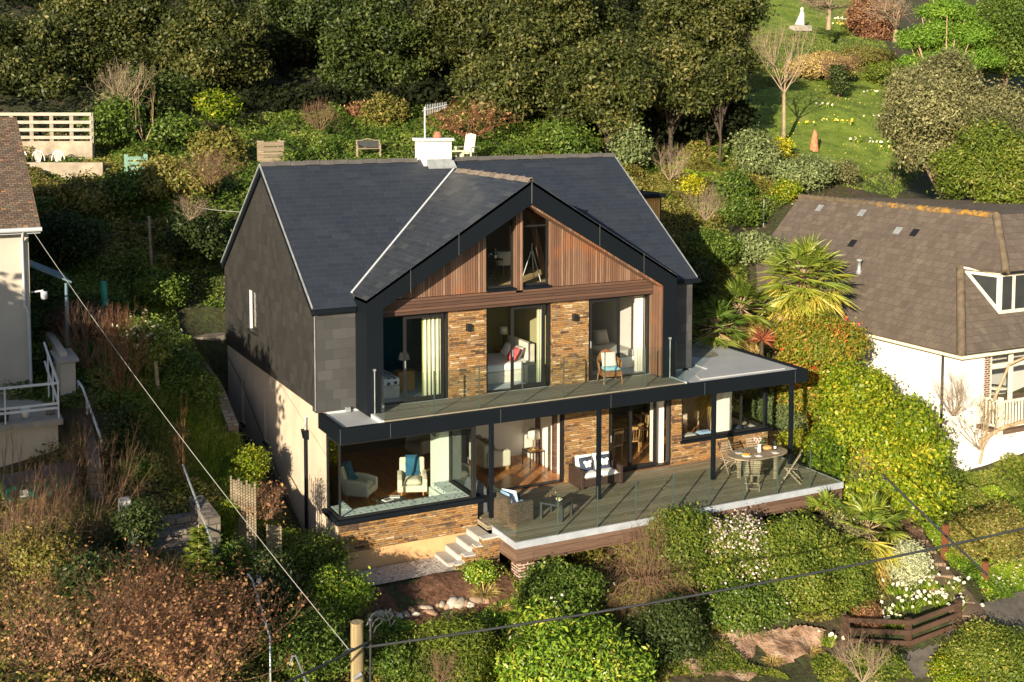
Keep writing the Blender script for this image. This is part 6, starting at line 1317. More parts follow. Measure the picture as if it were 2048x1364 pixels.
plant('x', 'shaded shrub left of the log steps', 'shrub', 130, 480, 150, 120, 'dark', .12, .5, d=44, k=10, s=.4, name='shrub')
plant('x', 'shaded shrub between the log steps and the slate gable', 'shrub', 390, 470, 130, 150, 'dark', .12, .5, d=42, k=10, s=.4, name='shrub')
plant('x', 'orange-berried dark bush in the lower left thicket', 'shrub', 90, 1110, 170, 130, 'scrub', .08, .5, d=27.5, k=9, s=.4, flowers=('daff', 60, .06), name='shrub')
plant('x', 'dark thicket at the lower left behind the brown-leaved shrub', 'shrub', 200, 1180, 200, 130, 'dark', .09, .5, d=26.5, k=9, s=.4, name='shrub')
BG = 'leafless shrubs in the left garden'
for (u, v, w_, h_, d, mt, st, lv, r, lb, lf) in (
    (180, 1095, 200, 225, 28.5, 'twig_brown', 22, 3, .015, 'big bare brown shrub below the cream terrace wall', None),
    (165, 930, 80, 150, 32, 'twig_dark', 8, 3, .018, 'bare dark shrub against the cream terrace wall', None),
    (25, 1040, 60, 190, 29, 'twig_grey', 4, 3, .022, 'slim bare sapling at the far left by the bins', None),
    (50, 1215, 180, 200, 26.5, 'twig_brown', 36, 3, .016, 'pale bare thicket at the lower left edge', None),
    (170, 790, 110, 120, 37, 'twig_brown', 18, 3, .018, 'bare twiggy shrub below the blue porch roof', None),
    (245, 850, 120, 190, 35, 'twig_red', 16, 3, .02, 'reddish bare shrub below the white-blossomed tree', None),
    (368, 960, 40, 160, 31.5, 'twig_red', 3, 3, .014, 'thin bare whip tree beside the stay wire', None),
    (380, 440, 80, 50, 41, 'twig_grey', 12, 3, .012, 'pale dead twigs catching light left of the slate gable', None),
    (250, 215, 120, 90, 56, 'twig_grey', 14, 3, .03, 'tangled dead branches right of the white fence', None),
    (290, 290, 60, 110, 54, 'bark_pale', 3, 2, .03, 'slender bare trunk in the dark tunnel between bushes', None),
    (420, 370, 120, 70, 45, 'twig_brown', 30, 3, .014, 'dry brown bramble heap left of the roof ridge end', None),
    (535, 1040, 80, 70, 30.0, 'twig_brown', 20, 3, .012, 'dry brown clematis stems over the reed fence', ('rust', 500, .08)),
    (880, 1364, 90, 60, 24.5, 'twig_brown', 16, 3, .012, 'dry twigs at the foot of the wooden pole', None),
    (1960, 900, 110, 110, 38.5, 'twig_grey', 10, 3, .018, 'bare climbing branches against the white neighbouring wall', ('hedge', 120, .08)),
    (1905, 830, 90, 90, 39, 'twig_grey', 18, 3, .014, 'bare wisteria tangle at the white balustrade end', None),
    (640, 260, 70, 60, 56, 'twig_brown', 14, 3, .025, 'orange-brown bramble at the left foot of the wood', None),
    (940, 275, 150, 70, 56, 'twig_red', 16, 3, .03, 'reddish dry undergrowth beneath the olive trees', ('rust', 500, .14)),
    (1340, 360, 80, 70, 50, 'twig_grey', 12, 3, .02, 'pale dead branches on the slope above the cedar cabin', None),
    (1410, 440, 70, 70, 47, 'twig_grey', 16, 3, .016, 'bare pinkish shrub on the slope right of the cedar cabin', None)):
    bare('bare_shrub', lb, 'shrub', u, v, w_, h_, mt, d=d, stems=st, lev=lv, r=r, tilt=1.1, leaves=lf, group=BG if u < 400 else None)
bare('brown_leaved_shrub', 'wide shrub keeping withered pink-brown leaves at the bottom left, left half', 'shrub', 170, 1400, 400, 175, 'twig_brown', stems=34, lev=3, r=.017, tilt=.75, up=.4, wig=.07, spread=.42, leaves=('rust', 1900, .075))
bare('brown_leaved_shrub', 'wide shrub keeping withered pink-brown leaves at the bottom left, right half', 'shrub', 400, 1400, 340, 205, 'twig_brown', stems=38, lev=3, r=.017, tilt=.8, up=.4, wig=.07, spread=.42, leaves=('rust', 6500, .075))
bare('bare_shrub', 'upright reddish stems rising above the withered shrub', 'shrub', 280, 1290, 250, 150, 'twig_red', stems=40, lev=2, r=.014, tilt=.5, leaves=('rust', 300, .08))
# young fir
def fir(label, u, v, hpx, wpx, d):
    g = at(u, v, d=d); g0 = gz(g[0], g[1]); H_ = hpx*d/CF+(g[2]-g0); W = wpx*d/CF/2; rng = np.random.default_rng(77); root = thing('fir_tree', label, 'tree', (g[0], g[1], g0)); MB().tube([(0, 0, -.2), (0, 0, H_)], [.06, .012], 7).build('trunk', BK['bark_pale'], root, org=(0, 0, 0))
    C, Dd = [], []
    for k in range(64):
        z = H_*(.12+.86*k/64); ln = W*(1-(k/64)**1.1)+.06; az = k*2.399
        for j in range(60):
            q = rng.random(); D = np.array([math.cos(az), math.sin(az), .25]); s_ = rng.choice([-1, 1]); C.append(np.array([0, 0, z])+D*ln*q); Dd.append(D*.6+np.array([-math.sin(az), math.cos(az), 0])*s_+rng.normal(size=3)*.25)
    V, F = blades(np.array(C), np.array(Dd), .14, .035, rng, .2); add_obj('crown', np_mesh('crown', V, F, LM['fir'], False, np.repeat(rng.random(len(C)), 8)), root)
fir('young fir tree with open branches in front of the lower left steps', 400, 1210, 165, 120, 26.5)
plant('x', 'ivy and leaves at the right foot of the left garden steps', 'shrub', 470, 1130, 80, 110, 'mid', .08, .5, d=28.8, k=8, s=.4, name='shrub')
# ================================================================ NEIGHBOURS AND GARDEN THINGS
# ---- left neighbour
def lh():
    t = thing('cream_house', 'cream rendered neighbouring house with lichened tile roof at the left edge', 'house', (-6.25, 7.4, 2.2))
    M['cream2'] = plain('cream2', (.52, .48, .42), .85, var=.1, scale=.9, bmp=.15)
    M['tile_old'] = tiles('tile_old', .17, .11, .01, [(0, (.09, .06, .045)), (.6, (.15, .1, .075)), (.9, (.2, .14, .1)), (1, (.35, .18, .09))], (.04, .03, .025), .9, .012, .9, 4, .03, stain=(2.5, .5, .7, (.17, .15, .11)))
    MB().box(-14, -6.28, 7.4, 18, 1.4, 7.1).build('wall', M['cream2'], t)
    m = MB(); m.prism([(-14.2, 7.05, 7.25), (-5.98, 7.05, 7.25), (-6.0, 12.9, 10.25), (-14.2, 12.9, 10.25)], (0, 0, -.1)); m.prism([(-14.2, 12.9, 10.25), (-6.0, 12.9, 10.25), (-6.0, 18.5, 7.3), (-14.2, 18.5, 7.3)], (0, 0, -.1)); rf = m.build('roof', M['tile_old'], t)
    m = MB(); m.tube([(-14, 6.98, 7.12), (-5.95, 6.98, 7.12)], .07, 8); m.box(-14, -5.98, 7.06, 7.10, 7.0, 7.16); m.build('gutter', M['white_trim'], rf)
    m = MB(); m.tube([(-6.45, 7.0, 7.08), (-6.45, 7.25, 6.85), (-6.45, 7.32, 6.75), (-6.45, 7.32, 4.9), (-6.35, 7.32, 4.7), (-6.32, 7.32, 2.3)], .045, 8); m.build('downpipe', M['white_trim'], t)
    MB().box(-8.2, -8.0, 9.0, 9.2, 8.2, 8.7).build('vent', M['white_trim'], rf)
    m = MB(); m.prism([(-6.3, 8.3, 6.0), (-5.0, 8.3, 5.35), (-5.0, 10.2, 5.35), (-6.3, 10.2, 6.0)], (0, 0, -.06)); m.tube([(-5.15, 8.4, 2.3), (-5.15, 8.4, 5.3)], .06, 8); m.build('porch_roof', plain('porch_blue', (.12, .2, .26), .6), t)
    m = MB(); m.tube([(-6.3, 7.6, 5.2), (-5.9, 7.5, 5.25)], .03, 6); m.lathe([(.1, 0), (.1, .22), (0, .23)], (-5.88, 7.5, 5.0), 12); m.build('lamp', M['white_trim'], t)
    return t
lh()
t = thing('garden_wall', 'cream wall with a dark stone cap beside the cream house corner', 'wall', (-5.6, 6.6, 2.2))
MB().box(-5.65, -5.25, 6.0, 6.5, 1.6, 3.35).build('pier', M['cream2'], t); MB().box(-5.6, -5.4, 6.5, 10, 1.6, 3.55).build('panel', M['cream2'], t); MB().box(-5.75, -5.15, 5.9, 7.6, 3.36, 3.45).build('cap', M['slab_grey'], t, .02)
t = thing('terrace', 'raised terrace with cream front wall below the cream house', 'terrace', (-6.0, 4.2, .9))
MB().box(-14, -5.97, 4.25, 7.38, .2, 2.05).build('terrace_wall', M['cream2'], t); MB().box(-14, -5.85, 4.1, 7.39, 2.06, 2.22).build('terrace_slab', M['slab_grey'], t)
t = thing('white_railing', 'white metal railing around the terrace edge at the far left', 'railing', (-6.0, 4.3, 2.22)); M['white_paint'] = plain('white_paint', (.75, .77, .8), .4, var=.04)
m = MB()
for z in (.98, .42, .3): m.bar((-12, 4.2, 2.22+z), (-5.95, 4.2, 2.22+z), .05, .06)
for z in (.98, .42): m.bar((-5.95, 4.2, 2.22+z), (-5.95, 7.2, 2.22+z+.55), .05, .06)
m.build('rail', M['white_paint'], t)
for x in (-11, -9.8, -8.6, -7.3, -5.95): MB().box(x-.02, x+.02, 4.18, 4.22, 2.22, 3.2).build('post', M['white_paint'], t)
for y in (5.3, 6.4): MB().box(-5.97, -5.93, y-.02, y+.02, 2.22, 3.2+(y-4.2)*.18).build('post', M['white_paint'], t)
for i, (x, y, mt, r, lb) in enumerate(((-6.75, 4.65, 'china', .12, 'white bucket standing on the terrace behind the white railing'), (-7.35, 4.6, 'plastic_dark', .2, 'black compost bag tub on the terrace with a green rim'), (-6.1, 4.75, 'ceramic_grey', .15, 'brown pot at the terrace corner'))):
    o = MB().lathe([(r*.8, 0), (r, .3), (r*.92, .3), (r*.8, .05), (0, .05)], n=16).build(['bucket', 'tub', 'plant_pot'][i], M[mt], None, org=(0, 0, 0)); o.location = (x, y, 2.225); tag(o, lb, ['bucket', 'tub', 'pot'][i])
BGp = 'green wheeled bins below the terrace'
def bin_(label):
    t = thing('storage_box', label, 'bin', group=BGp); gm = plain('bin_green', (.01, .12, .09), .45)
    MB().box(-.42, .42, -.3, .3, 0, .55).build('body', gm, t, .03); m = MB(); m.prism([(-.44, -.33, .56), (-.44, .33, .66), (-.44, .33, .7), (-.44, -.33, .6)], (.88, 0, 0)); m.build('lid', plain('bin_lid', (.1, .09, .085), .6), t, .01)
    return t
q = at(42, 985, d=31.5); b = bin_('green plastic storage bin under the terrace wall, left one with a pale sticker'); place(b, (q[0], q[1], q[2]-.25), .1)
MB().box(-.1, .12, -.306, -.302, .22, .4).build('sticker', M['china'], None, org=(0, 0, 0)).parent = b
k = dup(b, (q[0]+.95, q[1]+.15, q[2]-.2), .05, label='green plastic storage bin under the terrace wall, right one')
for c in kids(k):
    if c.name.startswith('sticker'): bpy.data.objects.remove(c)
# handrails
def rail(label, pts, r=.03, mat='white_paint', name='handrail', posts=()):
    P = [Vector(p) for p in pts]; t = thing(name, label, 'handrail', tuple(P[0])); MB().tube([tuple(p) for p in P], r, 7).build('rail', M[mat], t)
    for (q, h) in posts: q = Vector(q); MB().tube([tuple(q), tuple(q-Vector((0, 0, h)))], r*.9, 6).build('post', M[mat], t)
    return t
a, b = at(156, 762, d=35.5), at(203, 880, d=32.5); rail('white sloping handrail at the top of the left path', [a, at(165, 775, d=35), b], .035, posts=((a, 1.3), (at(174, 800, d=34.5), .9), (b, .3)))
a, b = at(366, 930, d=31), at(424, 1085, d=28); rail('grey metal handrail of the left garden steps, upper one', [a, b, b-np.array([0, 0, .5])], .028, 'steel', posts=((a, .3),)) if 'steel' in M else None
M['steel'] = plain('steel', (.4, .46, .52), .35, .6, var=.1)
rail('grey metal handrail of the left garden steps, upper one', [a, b, b-np.array([0, 0, .5])], .028, 'steel')
rail('curved steel handrail beside the railing lantern', [at(495, 1148, d=27), at(505, 1160, d=26.8), at(540, 1275, d=25), at(541, 1364, d=25)], .024, 'steel')
rail('short steel handrail at the very bottom left of the wooden pole', [at(580, 1330, d=24.5), at(585, 1312, d=24.5), at(592, 1312, d=24.4), at(615, 1370, d=23.5)], .022, 'steel')
g = at(518, 1160, d=27); t = thing('garden_lantern', 'small grey cylindrical garden lantern beside the curved handrail', 'lantern', tuple(g)); MB().lathe([(.05, -.12), (.05, .06)], tuple(g), 12).build('glass_body', M['lamp_shade'], t); MB().lathe([(.065, .06), (.065, .1), (0, .11)], tuple(g), 12).build('lid', M['plastic_dark'], t); MB().tube([tuple(g-[0, 0, .12]), tuple(g-[0, 0, .9])], .015, 6).build('stake', M['plastic_dark'], t)
# left path and steps
M['stone_grey'] = tiles('stone_grey', .37, .17, .015, [(0, (.12, .105, .09)), (1, (.24, .21, .18))], (.07, .06, .05), .9, .01, .6, 2, .1)
t = thing('concrete_steps', 'grey steps between low stone piers in the lower left garden', 'steps', tuple(at(345, 1110, d=28)))
p0 = at(352, 1120, d=28)
for i in range(5): MB().box(p0[0]-.75, p0[0]+.75, p0[1]+i*.3, p0[1]+(i+1)*.3-.003, p0[2]-.6, p0[2]-.25+i*.2).build('step', M['stone_grey'], t)
MB().box(p0[0]-1.0, p0[0]-.76, p0[1]+.3, p0[1]+.9, p0[2]-.3, p0[2]+.85).build('pier', M['slab_white'], t); MB().box(p0[0]-1.0, p0[0]-.76, p0[1]+1.2, p0[1]+1.5, p0[2]-.3, p0[2]+1.15).build('pier', M['slab_white'], t); MB().box(p0[0]+.76, p0[0]+1.1, p0[1]+.3, p0[1]+2, p0[2]-.5, p0[2]+.75).build('pier', M['stone_grey'], t)
q = at(140, 900, d=31.8)
t = thing('rubble_wall', 'weathered rubble wall edge beside the white sloping handrail', 'wall', tuple(at(190, 920, d=31.5))); MB().prism([tuple(at(165, 830, d=34)), tuple(at(185, 850, d=34)), tuple(at(205, 935, d=31)), tuple(at(180, 935, d=31))], (0, 0, -1.2)).build('stones', M['stone_grey'], t)
# log steps in the left garden
SG = 'log steps climbing the shaded left garden'
for i, v in enumerate((452, 472, 492, 512, 534)):
    q = G(242+3*i, v); o = MB().box(-.95, .95, -.12, .12, -.2, .1).build('log_step', M['slab_grey'] if i > 2 else M['skirt_wood'], None, .03, org=(0, 0, 0)); o.location = tuple(q); o.rotation_euler = (0, 0, .05); tag(o, ['highest', 'second highest', 'middle', 'second lowest', 'lowest'][i]+' log step of the flight in the shaded left garden', 'step', SG)
q = G(214, 655); o = MB().tube([(0, 0, 0), (-.08, 0, 1.5)], .1, 12).build('tree_tube', plain('tube_green', (.02, .26, .22), .5), None, org=(0, 0, 0)); o.location = tuple(q); tag(o, 'green plastic tree guard tube in the shaded left garden', 'tree guard')
for (u, v, h, lb) in ((305, 550, 2.1, 'leaning grey timber post beside the log steps'), (318, 790, 1.0, 'pale short post below the white-blossomed tree'),):
    q = G(u, v); o = MB().tube([(0, 0, -.2), (-.08, 0, h)], [.07, .055], 8).build('timber_post', M['teak_grey'], None, org=(0, 0, 0)); o.location = tuple(q); tag(o, lb, 'post')
# alley wall cope
t = thing('retaining_wall', 'white-topped low stone wall edging the alley beside the slate house', 'wall', (-1.35, 1, 0)); m = MB(); pts = [(-1.3, 9.5, 2.75), (-1.3, 7.2, 2.6), (-1.35, 5.2, 2.35), (-1.4, 3.4, 1.7)]
for a, b in zip(pts[:-1], pts[1:]): m.bar((a[0], a[1], a[2]-.5), (b[0], b[1], b[2]-.5), .3, 1.0)
m.build('stones', M['stone_grey'], t)
t = thing('retaining_wall', 'rough stone retaining wall at the back of the alley', 'wall', (-1, 10.3, 2)); MB().box(-4.0, .2, 10.3, 10.7, 1.0, 2.9).build('stones', M['stone_grey'], t)
t = thing('black_handrail', 'black handrail descending the dark alley steps', 'handrail', (-.9, 9.5, 1)); m = MB(); m.tube([(-1.0, 9.6, 2.2), (-.9, 8.0, 2.0), (-.75, 3, .7)], .03, 6); m.tube([(-1.0, 9.6, 2.2), (-1.0, 9.6, .4)], .03, 6); m.tube([(-.85, 6.0, 1.5), (-.85, 6.0, .3)], .03, 6); m.build('rail', M['black_matt'], t)
# reed fence panels
FGp = 'weathered fence panels above the alley'
for i, (u, v, w, h, d, lb) in enumerate(((472, 1080, .06, 1.5, 30.3, 'tallest weathered post of the slatted fence left of the alley'),)):
    q = at(u, v, d=d); o = MB().box(-.05, .05, -.04, .04, -.4, h).build('fence_post', M['teak_grey'], None, org=(0, 0, 0)); o.location = tuple(q); tag(o, lb, 'post')
t = thing('slatted_fence', 'silvered slatted fence panel between posts at the alley edge', 'fence', tuple(at(500, 1080, d=30)))
q = at(464, 1085, d=30.4); q2 = at(506, 1100, d=29.6)
for k in range(10):
    p = q+(q2-q)*k/8; MB().box(p[0]-.022, p[0]+.022, p[1]-.01, p[1]+.01, p[2]-.4, p[2]+1.68-.07*(k % 3)).build('slat', M['teak_grey'], t)
t = thing('low_fence', 'low trellis fence panel beside the dry clematis', 'fence', tuple(at(560, 1100, d=29.3))); q = at(535, 1110, d=29.4); q2 = at(562, 1115, d=29)
for k in range(7):
    p = q+(q2-q)*k/6; MB().box(p[0]-.02, p[0]+.02, p[1]-.01, p[1]+.01, p[2]-.3, p[2]+.75).build('slat', M['teak_grey'], t)
# ---- upper left: fence, walls, plastic chairs, store
DW = float(np.dot(G(120, 362)-CAM, _FW)); a = at(0, 283, d=DW+1.6); b = at(184, 278, d=DW+1.6); z0 = (a[2]+b[2])/2-.02
M['fence_old'] = plain('fence_old', (.38, .34, .29), .8, var=.2)
t = thing('white_fence', 'white four-rail timber fence on top of the old wall, upper left', 'fence', (b[0], b[1], z0)); m = MB()
dv = (b-a); 
for z in (.14, .46, .78, 1.12): MB().bar((a[0]-3, a[1]-3*dv[1]/dv[0], z0+z), (b[0], b[1], z0+z), .05, .13).build('rail', M['fence_old'], t)
for k in range(6): p = b-(b-a)*k/4.6; MB().box(p[0]-.07, p[0]+.07, p[1]+.02, p[1]+.14, z0-.1, z0+1.18).build('post', M['fence_old'], t)
t = thing('garden_wall', 'upper concrete wall below the white fence', 'wall', (b[0], b[1], z0-.9)); M['old_concrete'] = noisy('old_concrete', [(.3, (.2, .17, .13)), (.55, (.36, .31, .25)), (.75, (.48, .42, .34))], 1.2, bs=.3)
ang = math.atan2(dv[1], dv[0]); o = MB().box(-9, 0, 0, .3, -1.4, 0).build('concrete', M['old_concrete'], None, org=(0, 0, 0)); o.parent = t; o.location = (0, .0, .88); o.rotation_euler = (0, 0, ang)
a2 = at(205, 325, d=DW); t = thing('garden_wall', 'lower stained concrete wall in front of the plastic chairs', 'wall', tuple(a2)); o = MB().box(-9, 0, 0, .25, -1.5, 0).build('concrete', M['old_concrete'], None, org=(0, 0, 0)); o.parent = t; o.rotation_euler = (0, 0, ang)
def pchair(label):
    t = thing('plastic_chair', label, 'chair', group='white plastic garden chairs behind the stained wall'); MB().box(-.24, .24, -.24, .2, .4, .44).build('seat', M['china'], t, .01)
    arc = [(.27*math.cos(a_), .24+.0*a_, .5+.42*math.sin(a_)) for a_ in [k*math.pi/10 for k in range(11)]]; MB().tube(arc, .022, 6).build('back_frame', M['china'], t)
    m = MB()
    for k in range(7): x = -.18+.06*k; m.tube([(0+x*.4, .22, .42), (x, .24, .5+.42*math.sqrt(1-(x/.27)**2))], .014, 4)
    m.build('back_slats', M['china'], t)
    for x in (-.22, .22):
        for y in (-.2, .2): MB().tube([(x, y, 0), (x, y, .42)], .02, 5).build('leg', M['china'], t)
    return t
pc = None
for u, lb in ((112, 'right-hand'), (72, 'middle'), (38, 'left-hand, half hidden by the tiled roof')):
    q = at(u, 312, d=DW+.7); L_ = (q[0], q[1], q[2]-.7)
    if pc is None: pc = pchair('white plastic garden chair, '+lb+' of the three'); place(pc, L_, ang)
    else: dup(pc, L_, ang, label='white plastic garden chair, '+lb+(' of the three' if lb == 'middle' else ''))
q = at(275, 335, d=49); t = thing('slatted_bin', 'pale green slatted compost bin at the foot of the dark tunnel', 'bin', (q[0], q[1], q[2]-.5)); gm = plain('bin_pale_green', (.2, .36, .3), .7)
for k in range(5): MB().box(q[0]-.4, q[0]+.4, q[1]-.02, q[1]+.02, q[2]-.5+k*.2, q[2]-.36+k*.2).build('slat', gm, t)
for x in (-.38, .38): MB().box(q[0]+x-.03, q[0]+x+.03, q[1]+.022, q[1]+.6, q[2]-.5, q[2]+.52).build('side', gm, t)
q = at(60, 60, d=72); gg = gz(q[0], q[1]); zt = q[2]
t = thing('wood_store', 'log store under a grey tarpaulin in the top left corner', 'store', (q[0], q[1], zt-1.5))
rng = np.random.default_rng(3); xs = np.linspace(-2.6, 1.8, 30); ys = np.linspace(-1.0, 1.6, 16); X, Y = np.meshgrid(xs, ys); Z = 1.7-.35*np.clip(-Y-.4, 0, 1)*2.4+.2*(vnoise(X*3, Y*3, 1.2, 3)-.5)+.12*np.sin(X*5+Y*2)-.25*np.abs(X)*.4
V = np.stack([X, Y, Z], 2).reshape(-1, 3); idx = np.arange(len(V)).reshape(16, 30); F = np.stack([idx[:-1, :-1], idx[:-1, 1:], idx[1:, 1:], idx[1:, :-1]], 2).reshape(-1, 4)
add_obj('tarpaulin', np_mesh('tarp', V, F, plain('tarp', (.2, .2, .2), .5, var=.15), True), t)
m = MB()
for x in (-2.2, -.9, .3): m.box(x-.06, x+.06, -1.0, -.88, -1.0, .95)
m.box(-2.3, .4, -.98, -.9, .0, .12); m.build('frame', M['oak'], None, org=(0, 0, 0)).parent = t
m = MB()
for k in range(60): x = rng.uniform(-2.1, .2); z = rng.uniform(-.8, .8); m.tube([(x, -.85, z), (x, -.2, z)], .06, 6)
k_ = m.build('logs', M['skirt_wood'], None, org=(0, 0, 0)); k_.parent = t; tag(k_, kind='stuff')
# benches
def bench(label, loc, rz, dark):
    t = thing('garden_bench', label, 'bench'); mt = M['teak_grey']
    MB().box(-.6, .6, -.25, .2, .4, .44).build('seat', mt, t)
    m = MB(); V = [(-.6+1.2*k/12, .22, .82+.07*max(0, math.sin(math.pi*(k-3)/6)) if 3 <= k <= 9 else .82) for k in range(13)]; m.tube(V, .03, 5); m.build('top_rail', mt, t); MB().box(-.56, .56, .205, .225, .47, .80).build('backrest', M['plastic_dark'] if dark else mt, t)
    for x in (-.57, .57): MB().box(x-.03, x+.03, .19, .25, 0, .84).build('leg', mt, t); MB().box(x-.03, x+.03, -.24, -.18, 0, .62).build('leg', mt, t); MB().box(x-.03, x+.03, -.26, .19, .6, .64).build('arm', mt, t)
    q = at(*loc); place(t, (q[0], q[1], q[2]-.3), rz, .88); return t
bench('garden bench with a curved pale top rail and dark back behind the ridge', (737, 300, 54), -.25, True)
q = at(935, 297, d=53); t = thing('garden_chair', 'cream wooden slatted garden armchair right of the chimney', 'chair')
for k in range(5): MB().bar((-.2+.1*k, .1, .3), (-.2+.1*k, .35, 1.15-.03*abs(k-2)), .09, .02, (0, 1, 0)).build('back_slat', M['fab_cream'], t)
MB().box(-.3, .3, -.45, .15, .3, .35).build('seat', M['fab_cream'], t)
for x in (-.36, .36): MB().box(x-.06, x+.06, -.45, .3, .55, .59).build('arm', M['fab_cream'], t); MB().box(x-.03, x+.03, -.42, -.34, -.1, .55).build('leg', M['fab_cream'], t)
place(t, (q[0], q[1], q[2]-.5), -.9)
q = at(910, 301, d=52.5); o = MB().box(-.4, .4, -.2, .2, .2, .26).build('garden_stool', M['fab_cream'], None, org=(0, 0, 0)); o.location = (q[0], q[1], q[2]-.25); tag(o, 'low cream footstool in front of the cream garden chair', 'stool')
k = MB(); [k.box(x-.03, x+.03, -.15, .15, -.1, .198) for x in (-.32, .32)]; k = k.build('legs', M['fab_cream'], None, org=(0, 0, 0)); k.parent = o
q = at(547, 300, d=52); t = thing('compost_bay', 'weathered plank compost bay behind the left end of the ridge', 'compost bin', (q[0], q[1], q[2]-.5))
for k in range(4): MB().box(q[0]-.45, q[0]+.45, q[1], q[1]+.03, q[2]-.5+k*.22, q[2]-.31+k*.22).build('plank', M['teak_grey'], t)
for x in (-.45, .45): MB().box(q[0]+x-.04, q[0]+x+.04, q[1]+.032, q[1]+.8, q[2]-.5, q[2]+.38).build('side', M['teak_grey'], t)
# cedar cabin behind the right verge
q = at(1327, 386, d=46); gx0 = q[0]; t = thing('cedar_cabin', 'cedar-clad cabin with black flat roof behind the right roof verge', 'cabin', (gx0-1, q[1], q[2]-2.4))
M['cedar'] = tiles('cedar', 30, .1, .006, [(0, (.62, .3, .08)), (1, (.75, .42, .14))], (.2, .09, .03), .6, .006, .5, 1, 0, rot=True, offset=0, grain=(2, 40, .4))
MB().box(gx0-2.6, gx0-.15, q[1], q[1]+2.2, q[2]-3.4, q[2]-.16).build('wall', M['cedar'], t); MB().box(gx0-2.8, gx0+.0, q[1]-.2, q[1]+2.4, q[2]-.158, q[2]).build('roof', M['black_metal'], t, .01); MB().box(gx0-.15, gx0-.1, q[1]-.01, q[1]+.06, q[2]-3.0, q[2]-.16).build('downpipe', M['black_matt'], t)
q = G(1527, 455, d0=35); o = MB().tube([(0, 0, -.2), (0, 0, 1.25)], .025, 6).build('washing_pole', M['lead'], None, org=(0, 0, 0)); o.location = tuple(q); tag(o, 'thin grey pole on the slope left of the brown tiled roof', 'pole')

# ---- right neighbour
t = thing('white_house', 'white neighbouring house with brown hipped tile roof and timber balcony', 'house', (20.9, -2.3, -1.5)); RH = t
M['brown_tile'] = tiles('brown_tile', .33, .27, .006, [(0, (.092, .073, .062)), (.6, (.105, .084, .072)), (1, (.12, .096, .082))], (.075, .06, .052), .85, .02, .7, 2, .02, grain=(2.9, 1.2, .25), stain=(1.6, .55, .7, (.15, .13, .1)), offset=.5)
M['hip_tile'] = plain('hip_tile', (.13, .1, .07), .85, var=.35, scale=4, bmp=.4); M['lichen'] = noisy('lichen', [(.47, (.14, .11, .08)), (.55, (.36, .2, .04)), (.7, (.5, .27, .03))], 3.5, bs=.5)
M['white_render'] = plain('white_render', (.82, .82, .82), .85, var=.03, scale=1, bmp=.1)
EX, EY, EZ = 20.72, -2.46, 2.66; AP = np.array([24.9, .35, 6.75]); RL = np.array([24.6, 10.2, 6.75]); D1 = at(2003, 541, x=23.2); D2 = at(1927, 537, x=22.0)
D2 = np.array([22.35, -1.2, 4.45])
m = MB()
def pl(pts): m.prism([tuple(p) for p in pts], (.03, .03, -.12))
EL = np.array([20.7, 8.6, EZ]); EC = np.array([EX, EY, EZ])
# plane of the left slope through EL, EC, RL: hip corner and dormer corner stay on it
def onplane(y, x): return EZ+(x-20.71)*(6.75-EZ)/(24.75-20.71)
D2 = np.array([at(1922, 535, x=22.6)[0], 0, 0]); 
def slope_at(u, v):
    r = ray(u, v); sl_ = (6.75-EZ)/(24.75-20.71); tt = (EZ-sl_*20.71-(CAM[2]-sl_*CAM[0]))/(r[2]-sl_*r[0]); return CAM+tt*r
pA, pD1, pD2, pC, pR = slope_at(1993, 430), slope_at(2003, 541), slope_at(1921, 534), slope_at(1923, 710), slope_at(1600, 392)
pE = slope_at(1742, 668); dirE = (pE-pC)/np.linalg.norm(pE-pC); pEL = pC+dirE*(9.5); pEL = np.array([pEL[0], pR[1]-.3, pC[2]+0.0])
m.prism([tuple(p) for p in (pC, pD2, pD1, pA, pR, pEL)], (.05, 0, -.1)); rfo = m.build('roof', M['brown_tile'], t)
W = 14.; F0 = pC+np.array([W, .0, 0]); nf = np.cross(F0-pC, pD2-pC); r_ = ray(1998, 628); tt_ = np.dot(nf, pC-CAM)/np.dot(nf, r_); PB = CAM+tt_*r_; PT = np.array([PB[0], PB[1], pD2[2]-.06])
ks = (PB[2]-pC[2])/(pD2[2]-pC[2]); PL = pC+(pD2-pC)*ks
m = MB(); m.prism([tuple(pC), tuple(F0), tuple(PB+np.array([W, 0, 0])), tuple(PB), tuple(pD2)], (0, .1, -.05)); m.build('roof', M['brown_tile'], t)
pD1 = np.array([PB[0]+.05, PB[1]-.18, pD2[2]+.02])
m = MB(); m.prism([tuple(pA), tuple(pD1), tuple(pD1+np.array([9, 0, 0])), tuple(pA+np.array([9, 0, 0]))], (0, .08, -.08)); m.build('roof', M['brown_tile'], t)
m = MB(); m.prism([tuple(pA), tuple(pR), tuple(pR+np.array([6, 0, -4.5])), tuple(pA+np.array([9, 0, -.02]))], (0, 0, -.1)); m.build('roof', M['brown_tile'], t)
def hip(a, b, mt, r=.14, n=14):
    mm = MB()
    for i in range(n): p = a+(b-a)*i/n; q_ = a+(b-a)*(i+.97)/n; mm.tube([tuple(p+[0, 0, -.04]), tuple(q_+[0, 0, -.02])], [r, r*1.08], 8)
    return mm.build('hip_tiles', mt, rfo)
hip(pC, pD2, M['hip_tile']); hip(pD1, pA, M['hip_tile'], n=8); hip(pR, pR+(pA-pR)*.45, M['hip_tile'], .12, 16); hip(pR+(pA-pR)*.45, pA, M['lichen'], .12, 18)
m = MB(); m.tube([tuple(pEL+np.array([-.08, 0, -.08])), tuple(pC+np.array([-.08, -.08, -.08])), tuple(F0+np.array([0, -.08, -.08]))], .06, 6); m.build('gutter', plain('gutter_cream', (.6, .55, .42), .5), rfo)
